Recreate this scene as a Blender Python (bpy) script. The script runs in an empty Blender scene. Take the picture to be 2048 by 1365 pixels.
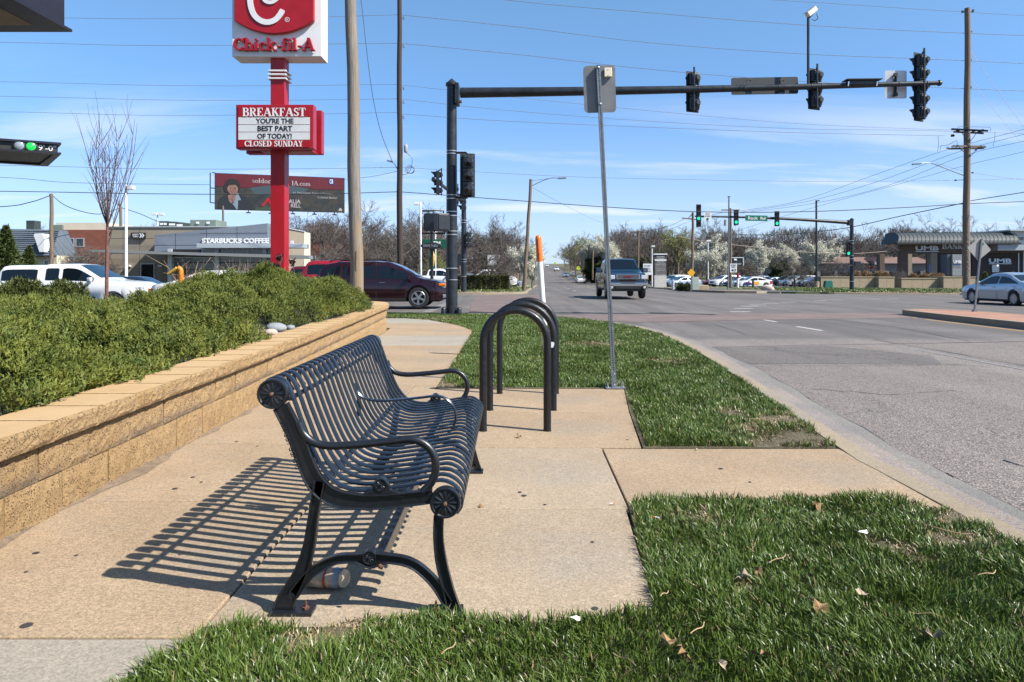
import bpy, bmesh, math, random
import numpy as np
from mathutils import Vector, Matrix
random.seed(7)
scene = bpy.context.scene
C = scene.collection
R = math.radians
# ---------------------------------------------------------------- camera, sky, sun, exposure
F, YH, CX, H = 1450.0, 548.0, 1024.0, 1.27
cam_d = bpy.data.cameras.new('camera'); cam = bpy.data.objects.new('camera', cam_d); C.objects.link(cam)
cam.location = (0, 0, H); cam.rotation_euler = (R(90), 0, 0)
cam_d.sensor_width = 36.0; cam_d.lens = 36.0 * F / 2048.0
cam_d.shift_y = -(682.5 - YH) / 2048.0
cam_d.clip_start = 0.05; cam_d.clip_end = 5000
cam_d.dof.use_dof = True; cam_d.dof.focus_distance = 7.0; cam_d.dof.aperture_fstop = 18.0
scene.camera = cam
SUN = Vector((0.76, -0.34, 0.82)).normalized()
world = bpy.data.worlds.new('World'); scene.world = world; world.use_nodes = True
nt = world.node_tree; nt.nodes.clear()
def wn(t, **k):
    n = nt.nodes.new(t)
    for a, b in k.items(): setattr(n, a, b)
    return n
wo = wn('ShaderNodeOutputWorld'); bg = wn('ShaderNodeBackground'); bg.inputs[1].default_value = 0.100
sky = wn('ShaderNodeTexSky', sky_type='NISHITA'); sky.sun_disc = False
sky.sun_elevation = math.asin(SUN.z); sky.sun_rotation = math.atan2(SUN.x, SUN.y)
sky.air_density = 1.0; sky.dust_density = 0.6; sky.ozone_density = 2.2; sky.altitude = 400
tc = wn('ShaderNodeTexCoord'); sep = wn('ShaderNodeSeparateXYZ'); nt.links.new(tc.outputs['Generated'], sep.inputs[0])
hs = wn('ShaderNodeHueSaturation'); hs.inputs['Saturation'].default_value = 1.12; hs.inputs['Value'].default_value = 1.06
nt.links.new(sky.outputs[0], hs.inputs['Color'])
# thin cirrus: noise on the direction projected on a high layer
def wmath(op, a, b=None, c=None):
    n = wn('ShaderNodeMath', operation=op)
    for i, v in enumerate((a, b, c)):
        if v is None: continue
        if isinstance(v, (int, float)): n.inputs[i].default_value = v
        else: nt.links.new(v, n.inputs[i])
    return n.outputs[0]
zc = wmath('MAXIMUM', sep.outputs[2], 0.015)
den = wmath('ADD', zc, 0.12)
u = wmath('DIVIDE', sep.outputs[0], den); v = wmath('DIVIDE', sep.outputs[1], den)
cmb = wn('ShaderNodeCombineXYZ'); nt.links.new(u, cmb.inputs[0]); nt.links.new(v, cmb.inputs[1])
mp = wn('ShaderNodeMapping'); mp.inputs['Scale'].default_value = (0.42, 1.25, 1); mp.inputs['Rotation'].default_value = (0, 0, R(-14)); mp.inputs['Location'].default_value = (4.3, 1.9, 0)
nt.links.new(cmb.outputs[0], mp.inputs[0])
nz = wn('ShaderNodeTexNoise'); nz.inputs['Scale'].default_value = 1.25; nz.inputs['Detail'].default_value = 9; nz.inputs['Roughness'].default_value = 0.56; nz.inputs['Distortion'].default_value = 0.35
nt.links.new(mp.outputs[0], nz.inputs['Vector'])
cr = wn('ShaderNodeMapRange'); cr.interpolation_type = 'SMOOTHSTEP'
cr.inputs[1].default_value = 0.45; cr.inputs[2].default_value = 0.72; cr.inputs[3].default_value = 0; cr.inputs[4].default_value = 0.8
nt.links.new(nz.outputs[0], cr.inputs[0])
low = wn('ShaderNodeMapRange'); low.interpolation_type = 'SMOOTHSTEP'
low.inputs[1].default_value = 0.27; low.inputs[2].default_value = 0.10; low.inputs[3].default_value = 0; low.inputs[4].default_value = 1
nt.links.new(sep.outputs[2], low.inputs[0])
cl = wmath('MULTIPLY', cr.outputs[0], low.outputs[0])
hz = wn('ShaderNodeMapRange'); hz.interpolation_type = 'SMOOTHSTEP'
hz.inputs[1].default_value = 0.24; hz.inputs[2].default_value = 0.0; hz.inputs[3].default_value = 0.0; hz.inputs[4].default_value = 0.42
nt.links.new(sep.outputs[2], hz.inputs[0])
ca = wmath('MAXIMUM', cl, hz.outputs[0])
mx = wn('ShaderNodeMix', data_type='RGBA'); nt.links.new(ca, mx.inputs['Factor'])
zr = wn('ShaderNodeMapRange'); zr.interpolation_type = 'SMOOTHSTEP'; zr.inputs[1].default_value = 0.0; zr.inputs[2].default_value = 0.42; nt.links.new(sep.outputs[2], zr.inputs[0])
tint = wn('ShaderNodeMix', data_type='RGBA'); nt.links.new(zr.outputs[0], tint.inputs['Factor']); tint.inputs['A'].default_value = (.42, .60, .92, 1); tint.inputs['B'].default_value = (.92, 1.0, .98, 1)
mul = wn('ShaderNodeMix', data_type='RGBA', blend_type='MULTIPLY'); mul.inputs['Factor'].default_value = 1; nt.links.new(hs.outputs[0], mul.inputs['A']); nt.links.new(tint.outputs['Result'], mul.inputs['B'])
nt.links.new(mul.outputs['Result'], mx.inputs['A']); mx.inputs['B'].default_value = (5.0, 5.3, 6.2, 1)
nt.links.new(mx.outputs['Result'], bg.inputs[0]); nt.links.new(bg.outputs[0], wo.inputs[0])
sd = bpy.data.lights.new('sun', 'SUN'); sd.energy = 5.0; sd.angle = R(0.53); sd.color = (1.0, 0.955, 0.88)
so = bpy.data.objects.new('sun', sd); C.objects.link(so); so.rotation_euler = SUN.to_track_quat('Z', 'Y').to_euler()
so.location = (20, -10, 30)
vs = scene.view_settings; vs.view_transform = 'Standard'; vs.look = 'None'; vs.exposure = 0.96; vs.gamma = 1.0; vs.use_curve_mapping = False

# ---------------------------------------------------------------- helpers
def lerp(a, b, t): return a + (b - a) * t
def keyf(keys, x, smooth=True):
    if x <= keys[0][0]: return keys[0][1]
    for (a, va), (b, vb) in zip(keys, keys[1:]):
        if x <= b:
            t = (x - a) / (b - a)
            if smooth: t = t * t * (3 - 2 * t)
            return lerp(va, vb, t)
    return keys[-1][1]
RK = [(-50, -.10), (14, -.10), (30, 0.0), (45, -.03), (80, -.35), (126, -.78), (168, -.95), (200, -.7), (237, 0.1), (270, 1.0), (308, 2.5), (400, 5.1), (600, 9.0), (1500, 22)]
def road_z(x, y):
    z = keyf(RK, y, False)
    w = max(0.0, min(1.0, (y - 14) / 8)) * max(0.0, min(1.0, (125 - y) / 50))
    z -= 0.007 * max(0.0, x - 4) * w
    z -= 0.012 * min(14, max(0.0, -x - 5)) * w
    return z
def land_z(x, y):
    return road_z(x, y) + keyf([(14, .10), (24, .09), (45, .12)], y)
def W(px, py, Y): return Vector(((px - CX) / F * Y, Y, H - (py - YH) / F * Y))
def XP(px, Y): return (px - CX) / F * Y
def ZP(py, Y): return H - (py - YH) / F * Y
def PG(px, py, fn=land_z):
    Y = 20.0
    for _ in range(60):
        x = XP(px, Y); Y = lerp(Y, F * (H - fn(x, Y)) / (py - YH), .5)
    return (XP(px, Y), Y)
def catmull(pts, n=8, closed=False):
    P = [Vector(p) for p in pts]; out = []; m = len(P)
    rng = range(m if closed else m - 1)
    for i in rng:
        p0 = P[i - 1] if (i > 0 or closed) else P[i] * 2 - P[i + 1]
        p1 = P[i]; p2 = P[(i + 1) % m]
        p3 = P[(i + 2) % m] if (i + 2 < m or closed) else P[i + 1] * 2 - P[i]
        for k in range(n):
            t = k / n
            out.append(0.5 * ((2 * p1) + (p2 - p0) * t + (2 * p0 - 5 * p1 + 4 * p2 - p3) * t * t + (3 * p1 - p0 - 3 * p2 + p3) * t ** 3))
    if not closed: out.append(P[-1].copy())
    return out

class MB:
    def __init__(s): s.v = []; s.f = []; s.m = []; s.mi = 0
    def add(s, vs, fs):
        o = len(s.v); s.v += [tuple(v) for v in vs]
        for f in fs: s.f.append(tuple(i + o for i in f)); s.m.append(s.mi)
        return s
    def box(s, c, d, rz=0, ry=0, rx=0):
        hx, hy, hz = d[0] / 2, d[1] / 2, d[2] / 2
        vs = [Vector((x, y, z)) for x in (-hx, hx) for y in (-hy, hy) for z in (-hz, hz)]
        if rz or ry or rx:
            M = Matrix.Rotation(rz, 3, 'Z') @ Matrix.Rotation(ry, 3, 'Y') @ Matrix.Rotation(rx, 3, 'X'); vs = [M @ v for v in vs]
        c = Vector(c)
        return s.add([v + c for v in vs], [(0, 1, 3, 2), (4, 6, 7, 5), (0, 4, 5, 1), (2, 3, 7, 6), (0, 2, 6, 4), (1, 5, 7, 3)])
    def bx(s, x0, x1, y0, y1, z0, z1): return s.box(((x0 + x1) / 2, (y0 + y1) / 2, (z0 + z1) / 2), (x1 - x0, y1 - y0, z1 - z0))
    def ring(s, p, d, r, n, up=None, ph=0.0):
        d = Vector(d).normalized()
        a = Vector(up) if up else (Vector((0, 0, 1)) if abs(d.z) < 0.95 else Vector((1, 0, 0)))
        u = d.cross(a).normalized(); w = d.cross(u)
        return [Vector(p) + (u * math.cos(2 * math.pi * k / n + ph) + w * math.sin(2 * math.pi * k / n + ph)) * r for k in range(n)]
    def tube(s, path, r, n=8, caps=True, up=None, ph=0.0):
        P = [Vector(p) for p in path]; m = len(P); rr = r if isinstance(r, (list, tuple)) else [r] * m
        o = len(s.v); prev = None
        for i in range(m):
            d = (P[min(i + 1, m - 1)] - P[max(i - 1, 0)])
            if d.length < 1e-9: d = Vector((0, 0, 1))
            d.normalize()
            if prev is None:
                a = Vector(up) if up else (Vector((0, 0, 1)) if abs(d.z) < 0.95 else Vector((1, 0, 0)))
                u = d.cross(a).normalized()
            else:
                u = prev - d * prev.dot(d); u.normalize()
            prev = u; w = d.cross(u)
            for k in range(n):
                a = 2 * math.pi * k / n + ph
                s.v.append(tuple(P[i] + (u * math.cos(a) + w * math.sin(a)) * rr[i]))
        for i in range(m - 1):
            for k in range(n):
                a = o + i * n + k; b = o + i * n + (k + 1) % n
                s.f.append((a, b, b + n, a + n)); s.m.append(s.mi)
        if caps:
            s.f.append(tuple(o + k for k in range(n))[::-1]); s.m.append(s.mi)
            s.f.append(tuple(o + (m - 1) * n + k for k in range(n))); s.m.append(s.mi)
        return s
    def cyl(s, p0, p1, r0, r1=None, n=16, caps=True, ph=0.0): return s.tube([p0, p1], [r0, r0 if r1 is None else r1], n, caps, ph=ph)
    def lathe(s, prof, origin=(0, 0, 0), axis='Z', n=20, caps=True):
        o = len(s.v); O = Vector(origin)
        for r, h in prof:
            for k in range(n):
                a = 2 * math.pi * k / n; c, q = math.cos(a) * r, math.sin(a) * r
                p = {'Z': (c, q, h), 'Y': (c, h, q), 'X': (h, c, q)}[axis]
                s.v.append(tuple(O + Vector(p)))
        for i in range(len(prof) - 1):
            for k in range(n):
                a = o + i * n + k; b = o + i * n + (k + 1) % n
                s.f.append((a, b, b + n, a + n)); s.m.append(s.mi)
        if not caps: return s
        s.f.append(tuple(o + k for k in range(n))[::-1]); s.m.append(s.mi)
        s.f.append(tuple(o + (len(prof) - 1) * n + k for k in range(n))); s.m.append(s.mi)
        return s
    def prism(s, poly, h0, h1, axis='Z'):
        n = len(poly)
        def P(a, b, h): return {'Z': (a, b, h), 'Y': (a, h, b), 'X': (h, a, b)}[axis]
        vs = [P(a, b, h0) for a, b in poly] + [P(a, b, h1) for a, b in poly]
        fs = [tuple(range(n))[::-1], tuple(range(n, 2 * n))] + [(i, (i + 1) % n, n + (i + 1) % n, n + i) for i in range(n)]
        return s.add(vs, fs)
    def strip(s, path, r, width_dir, w, t=None, n=1):
        """flat bar: follows path, width w along width_dir, thickness r"""
        P = [Vector(p) for p in path]; wd = Vector(width_dir).normalized() * (w / 2); m = len(P); o = len(s.v)
        for i in range(m):
            d = (P[min(i + 1, m - 1)] - P[max(i - 1, 0)]).normalized(); nn = d.cross(wd).normalized() * (r / 2)
            b = .32
            for q in (wd * (1 - b) + nn, wd + nn * (1 - 2 * b) * 0.3, wd - nn * 0.6, -wd - nn * 0.6, -wd + nn * (1 - 2 * b) * 0.3, -wd * (1 - b) + nn): s.v.append(tuple(P[i] + q))
        k6 = 6
        for i in range(m - 1):
            for k in range(k6):
                a = o + i * k6 + k; b2 = o + i * k6 + (k + 1) % k6
                s.f.append((a, b2, b2 + k6, a + k6)); s.m.append(s.mi)
        s.f.append(tuple(o + k for k in range(k6))[::-1]); s.m.append(s.mi)
        s.f.append(tuple(o + (m - 1) * k6 + k for k in range(k6))); s.m.append(s.mi)
        return s
    def xf(s, M, start=0):
        for i in range(start, len(s.v)): s.v[i] = tuple(M @ Vector(s.v[i]))
        return s
    def mesh(s, name, mats, smooth=False, fix=True):
        me = bpy.data.meshes.new(name); me.from_pydata(s.v, [], s.f)
        ms = mats if isinstance(mats, (list, tuple)) else [mats]
        for m in ms: me.materials.append(m)
        if len(ms) > 1: me.polygons.foreach_set('material_index', s.m)
        if fix:
            bm = bmesh.new(); bm.from_mesh(me); bmesh.ops.recalc_face_normals(bm, faces=bm.faces); bm.to_mesh(me); bm.free()
        if smooth:
            me.polygons.foreach_set('use_smooth', [True] * len(me.polygons))
            try: me.set_sharp_from_angle(angle=R(38))
            except Exception: pass
        me.update(); return me
    def build(s, name, mats, parent=None, smooth=False, fix=True, bev=0):
        return link(name, s.mesh(name, mats, smooth, fix), parent, bev)
def link(name, me, parent=None, bev=0):
    o = bpy.data.objects.new(name, me); C.objects.link(o)
    if parent is not None: o.parent = parent
    if bev:
        b = o.modifiers.new('bevel', 'BEVEL'); b.width = bev; b.segments = 2; b.limit_method = 'ANGLE'; b.angle_limit = R(40)
    return o
def tag(o, label=None, cat=None, group=None, kind=None):
    if label: o['label'] = label
    if cat: o['category'] = cat
    if group: o['group'] = group
    if kind: o['kind'] = kind
    return o
def thing(name, label, cat, loc=(0, 0, 0), rz=0, group=None):
    o = bpy.data.objects.new(name, None); C.objects.link(o); o.location = loc; o.rotation_euler = (0, 0, rz); o.empty_display_size = .2
    return tag(o, label, cat, group)
def kids(o): return [c for c in bpy.data.objects if c.parent == o]
def copy_tree(o, parent=None):
    c = o.copy(); C.objects.link(c)
    if parent is not None: c.parent = parent
    for k in CH.get(o.name, None) or kids(o): copy_tree(k, c)
    return c
CH = {}
def structure(o): o['kind'] = 'structure'; return o

# ---------------------------------------------------------------- materials
MATS = {}
KA = .70
def ka(c):
    k = KA if max(c) < .5 else .84
    return tuple(q * k for q in c)
def mat(name, col, rough=.6, metal=0.0, var=0.0, vscale=4.0, bump=0.0, bscale=60.0, col2=None, spec=.5, emit=None, estr=0, coat=0.0, alpha=1.0, trans=0.0, detail=6, stretch=(1, 1, 1), thr=(.35, .65), bdist=.01, rvar=0.0):
    if name in MATS: return MATS[name]
    col = ka(col) if metal < .6 else col; col2 = ka(col2) if col2 else None; estr *= .66
    m = bpy.data.materials.new(name); m.use_nodes = True; n = m.node_tree.nodes; l = m.node_tree.links
    b = n['Principled BSDF']; b.inputs['Roughness'].default_value = rough; b.inputs['Metallic'].default_value = metal
    b.inputs['Base Color'].default_value = (*col, 1); b.inputs['Specular IOR Level'].default_value = spec
    if coat: b.inputs['Coat Weight'].default_value = coat; b.inputs['Coat Roughness'].default_value = .04
    if emit: b.inputs['Emission Color'].default_value = (*emit, 1); b.inputs['Emission Strength'].default_value = estr
    if trans: b.inputs['Transmission Weight'].default_value = trans
    t = None
    if var or col2 or bump or rvar:
        t = n.new('ShaderNodeTexCoord'); mpn = n.new('ShaderNodeMapping'); mpn.inputs['Scale'].default_value = stretch
        l.new(t.outputs['Object'], mpn.inputs[0])
    if var or col2 or rvar:
        z = n.new('ShaderNodeTexNoise'); z.inputs['Scale'].default_value = vscale; z.inputs['Detail'].default_value = detail; z.inputs['Roughness'].default_value = .62
        l.new(mpn.outputs[0], z.inputs['Vector'])
        rr = n.new('ShaderNodeMapRange'); rr.inputs[1].default_value = thr[0]; rr.inputs[2].default_value = thr[1]; l.new(z.outputs[0], rr.inputs[0])
        mx = n.new('ShaderNodeMix'); mx.data_type = 'RGBA'; l.new(rr.outputs[0], mx.inputs['Factor'])
        c2 = col2 if col2 else tuple(min(1, c * (1 + var)) for c in col); c1 = col if col2 else tuple(c * (1 - var) for c in col)
        mx.inputs['A'].default_value = (*c1, 1); mx.inputs['B'].default_value = (*c2, 1); l.new(mx.outputs['Result'], b.inputs['Base Color'])
        if rvar:
            r2 = n.new('ShaderNodeMapRange'); r2.inputs[1].default_value = .3; r2.inputs[2].default_value = .7; r2.inputs[3].default_value = rough - rvar; r2.inputs[4].default_value = rough + rvar
            l.new(z.outputs[0], r2.inputs[0]); l.new(r2.outputs[0], b.inputs['Roughness'])
    if bump:
        z2 = n.new('ShaderNodeTexNoise'); z2.inputs['Scale'].default_value = bscale; z2.inputs['Detail'].default_value = 5; l.new(mpn.outputs[0], z2.inputs['Vector'])
        bp = n.new('ShaderNodeBump'); bp.inputs['Strength'].default_value = bump; bp.inputs['Distance'].default_value = bdist
        l.new(z2.outputs[0], bp.inputs['Height']); l.new(bp.outputs[0], b.inputs['Normal'])
    MATS[name] = m; return m
class NT:
    """small node helper for the richer materials"""
    def __init__(s, name, rough=.7):
        s.m = bpy.data.materials.new(name); s.m.use_nodes = True; s.n = s.m.node_tree.nodes; s.l = s.m.node_tree.links
        s.b = s.n['Principled BSDF']; s.b.inputs['Roughness'].default_value = rough
        s.tc = s.n.new('ShaderNodeTexCoord'); MATS[name] = s.m
    def co(s, scale=(1, 1, 1), rot=(0, 0, 0), loc=(0, 0, 0), src='Object'):
        m = s.n.new('ShaderNodeMapping'); m.inputs['Scale'].default_value = scale; m.inputs['Rotation'].default_value = rot; m.inputs['Location'].default_value = loc
        s.l.new(s.tc.outputs[src], m.inputs[0]); return m.outputs[0]
    def noise(s, vec, scale, detail=5, rough=.6, dist=0):
        z = s.n.new('ShaderNodeTexNoise'); z.inputs['Scale'].default_value = scale; z.inputs['Detail'].default_value = detail; z.inputs['Roughness'].default_value = rough; z.inputs['Distortion'].default_value = dist
        s.l.new(vec, z.inputs['Vector']); return z.outputs[0]
    def voro(s, vec, scale, out='Distance', rnd=1.0):
        z = s.n.new('ShaderNodeTexVoronoi'); z.inputs['Scale'].default_value = scale; z.inputs['Randomness'].default_value = rnd; s.l.new(vec, z.inputs['Vector']); return z.outputs[out]
    def rng(s, v, a, b, c=0.0, d=1.0, smooth=False):
        r = s.n.new('ShaderNodeMapRange'); s.l.new(v, r.inputs[0])
        if smooth: r.interpolation_type = 'SMOOTHSTEP'
        for i, x in enumerate((a, b, c, d)): r.inputs[i + 1].default_value = x
        return r.outputs[0]
    def mix(s, f, a, b, mode='MIX'):
        x = s.n.new('ShaderNodeMix'); x.data_type = 'RGBA'; x.blend_type = mode
        for key, val in (('Factor', f), ('A', a), ('B', b)):
            if isinstance(val, (int, float)): x.inputs[key].default_value = val
            elif isinstance(val, tuple): x.inputs[key].default_value = (*val, 1)
            else: s.l.new(val, x.inputs[key])
        return x.outputs['Result']
    def math(s, op, a, b=0.0):
        x = s.n.new('ShaderNodeMath'); x.operation = op
        for i, val in enumerate((a, b)):
            if isinstance(val, (int, float)): x.inputs[i].default_value = val
            else: s.l.new(val, x.inputs[i])
        return x.outputs[0]
    def sepx(s, vec):
        x = s.n.new('ShaderNodeSeparateXYZ'); s.l.new(vec, x.inputs[0]); return x.outputs
    def bump(s, h, st=.5, dist=.01, prev=None):
        b = s.n.new('ShaderNodeBump'); b.inputs['Strength'].default_value = st; b.inputs['Distance'].default_value = dist; s.l.new(h, b.inputs['Height'])
        if prev is not None: s.l.new(prev, b.inputs['Normal'])
        return b.outputs[0]
    def out(s, col=None, normal=None, rough=None):
        if col is not None: s.l.new(s.mix(1.0, col, (KA, KA, KA), 'MULTIPLY'), s.b.inputs['Base Color'])
        if normal is not None: s.l.new(normal, s.b.inputs['Normal'])
        if rough is not None: s.l.new(rough, s.b.inputs['Roughness'])
        return s.m

def concrete(name, c1, c2, speck=.6, grey=None):
    t = NT(name, .88); v = t.co()
    big = t.rng(t.noise(v, .9, 6, .6), .35, .65); fine = t.rng(t.noise(v, 170, 3, .7), .3, .7); mid = t.noise(v, 14, 6, .7)
    col = t.mix(big, c1, c2)
    if grey: col = t.mix(t.rng(t.noise(t.co((1, 1, 1), loc=(7, 3, 0)), .55, 5, .6), .52, .68, 0, .75), col, grey)
    g = t.n.new('ShaderNodeCombineColor'); q = t.math('MULTIPLY', t.rng(t.sepx(t.voro(v, 150, 'Color'))[0], 0, 1, 1 - .33 * speck, 1 + .33 * speck), t.rng(t.noise(v, 34, 5, .8), .32, .68, .88, 1.12))
    for i_ in range(3): t.l.new(q, g.inputs[i_])
    col = t.mix(1.0, col, g.outputs[0], 'MULTIPLY')
    col = t.mix(t.rng(t.voro(v, 115), .0, .22, .55, 0), col, tuple(c * .5 for c in c1))
    col = t.mix(t.rng(mid, .35, .7, 0, .35), col, tuple(c * .74 for c in c1))
    spots = t.rng(t.voro(t.co((1, 1.0, 1)), 1.35), .0, .05, .8, 0)
    col = t.mix(spots, col, (.05, .045, .045))
    n = t.bump(t.noise(v, 190, 4, .75), .55, .004); n = t.bump(t.noise(v, 1200, 2), .3, .001, n)
    return t.out(col, n)
M_SIDE = concrete('warm_concrete', (.375, .265, .160), (.465, .340, .215), 1.0, (.34, .29, .225))
M_SIDE3 = concrete('pad_concrete', (.395, .30, .20), (.475, .37, .255), .9, (.38, .33, .27))
M_SIDE2 = concrete('grey_concrete', (.36, .315, .255), (.42, .37, .29), .8)
M_KERB = concrete('kerb_concrete', (.33, .265, .18), (.40, .32, .22), .7, (.28, .26, .23))
M_GUT = concrete('gutter_concrete', (.30, .25, .215), (.38, .31, .265), 1.2, (.20, .20, .21))
def asphalt(name, c1, c2, rough_speck):
    t = NT(name, .85); v = t.co()
    sp = t.voro(v, 95, 'Color'); big = t.rng(t.noise(t.co((.25, 1.6, 1)), .35, 6, .65), .35, .65)
    col = t.mix(big, c1, c2)
    tr = t.rng(t.noise(t.co((.9, .06, 1)), 1.2, 4), .42, .60, 0, .8); col = t.mix(tr, col, tuple(c * .72 for c in c1))
    s2 = t.sepx(sp)[0]
    px_, py_, pz_ = t.sepx(t.co())
    near = t.rng(py_, 15.5, 14.6, .18, 1.0)
    col = t.mix(t.math('MULTIPLY', t.math('MULTIPLY', s2, near), rough_speck), col, (.62, .50, .42), 'MIX')
    col = t.mix(t.math('MULTIPLY', t.rng(t.sepx(sp)[1], .55, .95, 0, .8), near), col, (.05, .05, .058))
    wv = t.noise(v, .5, 4); cr_ = t.math('ABSOLUTE', t.math('SUBTRACT', t.noise(t.co((1, 1, 1), loc=(3, 9, 0)), .42, 5, .55, .6), .5))
    col = t.mix(t.rng(cr_, .0, .0028, .75, 0), col, (.035, .035, .035))
    n = t.bump(t.voro(v, 95), .8, .006); n = t.bump(wv, .3, .02, n)
    return t.out(col, n)
M_ROAD = asphalt('worn_asphalt', (.118, .107, .099), (.185, .168, .155), .55)
M_LOT = asphalt('parking_asphalt', (.11, .11, .115), (.15, .15, .155), .15)
def brickpave(name, c1, c2, mort, sc=8.0):
    t = NT(name, .85); v = t.co()
    b = t.n.new('ShaderNodeTexBrick'); b.inputs['Scale'].default_value = sc; b.inputs['Mortar Size'].default_value = .012; b.inputs['Color1'].default_value = (*c1, 1); b.inputs['Color2'].default_value = (*c2, 1); b.inputs['Mortar'].default_value = (*mort, 1)
    b.inputs['Brick Width'].default_value = .5; b.inputs['Row Height'].default_value = .25
    t.l.new(v, b.inputs['Vector']); col = t.mix(t.rng(t.noise(v, .8, 5), .4, .65, 0, .6), b.outputs[0], tuple(c * .7 for c in c1))
    return t.out(col, t.bump(b.outputs['Fac'], -.4, .004))
M_BRICK = brickpave('brick_paving', (.185, .128, .112), (.235, .165, .142), (.22, .18, .16), 4)
M_BRICK2 = brickpave('island_brick', (.42, .20, .12), (.48, .25, .16), (.40, .30, .22), 4)
def dirt_mat(name, c1, c2, c3, sc=3):
    t = NT(name, .95); v = t.co()
    col = t.mix(t.rng(t.noise(v, sc, 8, .7), .38, .62), c1, c2); col = t.mix(t.rng(t.noise(v, 45, 5, .7), .5, .72), col, c3)
    return t.out(col, t.bump(t.noise(v, 70, 5, .7), .9, .02))
M_SOIL = dirt_mat('lawn_soil', (.11, .095, .05), (.17, .135, .08), (.26, .20, .12))
M_LAWN = dirt_mat('lawn_grass_far', (.085, .12, .03), (.17, .165, .065), (.25, .21, .10), .35)
M_EARTH = dirt_mat('far_ground', (.12, .11, .06), (.17, .14, .08), (.09, .10, .05), .12)
M_MULCH = dirt_mat('mulch_gravel', (.10, .065, .04), (.20, .15, .11), (.38, .30, .25), 6)
M_BLACKM = mat('black_painted_iron', (.012, .014, .018), .36, 0, .25, 30, .25, 90, coat=.12, bdist=.002)
M_SLAT = mat('slat_paint', (.010, .015, .024), .27, 0, .2, 8, .06, 160, spec=.42, coat=.15, bdist=.001)
M_RUST = mat('rusty_bolt', (.16, .07, .035), .7, .3, .5, 80, .4, 200)
M_RACK = mat('rack_paint', (.008, .009, .012), .42, 0, .3, 40, .12, 220, spec=.4, coat=.08, rvar=.1, bdist=.001)
M_GALV = mat('galvanised_steel', (.25, .28, .30), .45, .45, .2, 30, .1, 120, rvar=.1, bdist=.001)
M_ALU = mat('aluminium_plate', (.20, .205, .205), .5, .2, .12, 6, 0, rvar=.08)
M_WHITEP = mat('white_paint', (.78, .78, .76), .4, 0, .05, 6)
M_CREAM = mat('cream_plastic', (.74, .66, .50), .5)
M_ORANGE = mat('orange_plastic', (.85, .16, .01), .35, 0, .06, 9)
M_POLE = mat('dark_bronze_pole', (.024, .030, .038), .42, .2, .3, 4, .08, 40, rvar=.06, bdist=.002)
M_SIG = mat('signal_black', (.016, .020, .025), .40, 0, .25, 10, coat=.1)
M_BAND = mat('steel_band', (.55, .56, .57), .3, .8)
M_BLACK = mat('flat_black', (.012, .012, .013), .6)
M_WIRE = mat('wire_dark', (.05, .055, .06), .5)
M_WIREL = mat('wire_light', (.30, .29, .28), .45, .4)
M_RED = mat('sign_red', (.44, .003, .010), .4, 0, .08, 3, rvar=.06)
M_REDD = mat('sign_red_frame', (.40, .012, .025), .35, 0, .1, 5)
M_WSIGN = mat('sign_white', (.75, .75, .74), .35, 0, .03, 3)
M_ALUW = mat('reader_white', (.66, .67, .66), .4, 0, .05, 2)
M_LETK = mat('letter_black', (.012, .016, .02), .5)
M_GREEN = mat('sign_green', (.0, .17, .09), .4)
M_GRN2 = mat('bank_green', (.005, .10, .05), .4)
M_YEL = mat('sign_yellow', (.80, .38, .01), .45)
M_FLU = mat('sign_fluorescent', (.62, .80, .02), .5)
M_CHROME = mat('chrome', (.42, .43, .45), .12, 1.0)
M_GLASS = mat('car_glass', (.006, .010, .014), .05, 0, spec=.55)
M_WSHIELD = mat('windscreen_glass', (.010, .035, .065), .04, 0, spec=.8, coat=.3)
M_TYRE = mat('tyre_rubber', (.018, .018, .019), .8, 0, .3, 20)
M_RIM = mat('alloy_rim', (.42, .43, .45), .28, .85)
M_DARK = mat('underbody_dark', (.008, .008, .009), .8)
M_HEAD = mat('headlight_lens', (.62, .64, .66), .08, .3, coat=.8)
M_AMBER = mat('amber_lens', (.75, .20, .02), .2, coat=.5)
M_TAIL = mat('tail_lens', (.45, .01, .015), .2, coat=.5)
def wood_mat(name, c1, c2, c3=None, side=None):
    t = NT(name, .85); v = t.co((1, 1, .05))
    g = t.rng(t.noise(v, 26, 6, .65, .4), .35, .65); col = t.mix(g, c1, c2)
    col = t.mix(t.rng(t.noise(t.co((1, 1, .03)), 55, 3), .62, .72, 0, .8), col, tuple(c * .35 for c in c1))
    if c3: col = t.mix(t.rng(t.noise(t.co((1, 1, .3)), 1.1, 3), .48, .62, 0, .8), col, c3)
    return t.out(col, t.bump(g, .6, .01))
M_WOODG = wood_mat('weathered_pole', (.19, .165, .14), (.31, .275, .235), (.33, .22, .12))
M_WOODD = wood_mat('creosote_pole', (.035, .024, .020), (.065, .043, .032))
M_WOODB = wood_mat('brown_pole', (.17, .12, .085), (.25, .185, .13))
M_BARK = mat('tree_bark', (.10, .082, .068), .9, 0, .35, 8)
M_TWIG = mat('twig_bark', (.135, .112, .096), .9, 0, .25, 1.2)
M_TWIGR = mat('reddish_twig', (.125, .098, .084), .9, 0, .25, 1.2)
M_BARKR = mat('reddish_bark', (.20, .085, .065), .75, 0, .35, 14)
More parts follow.
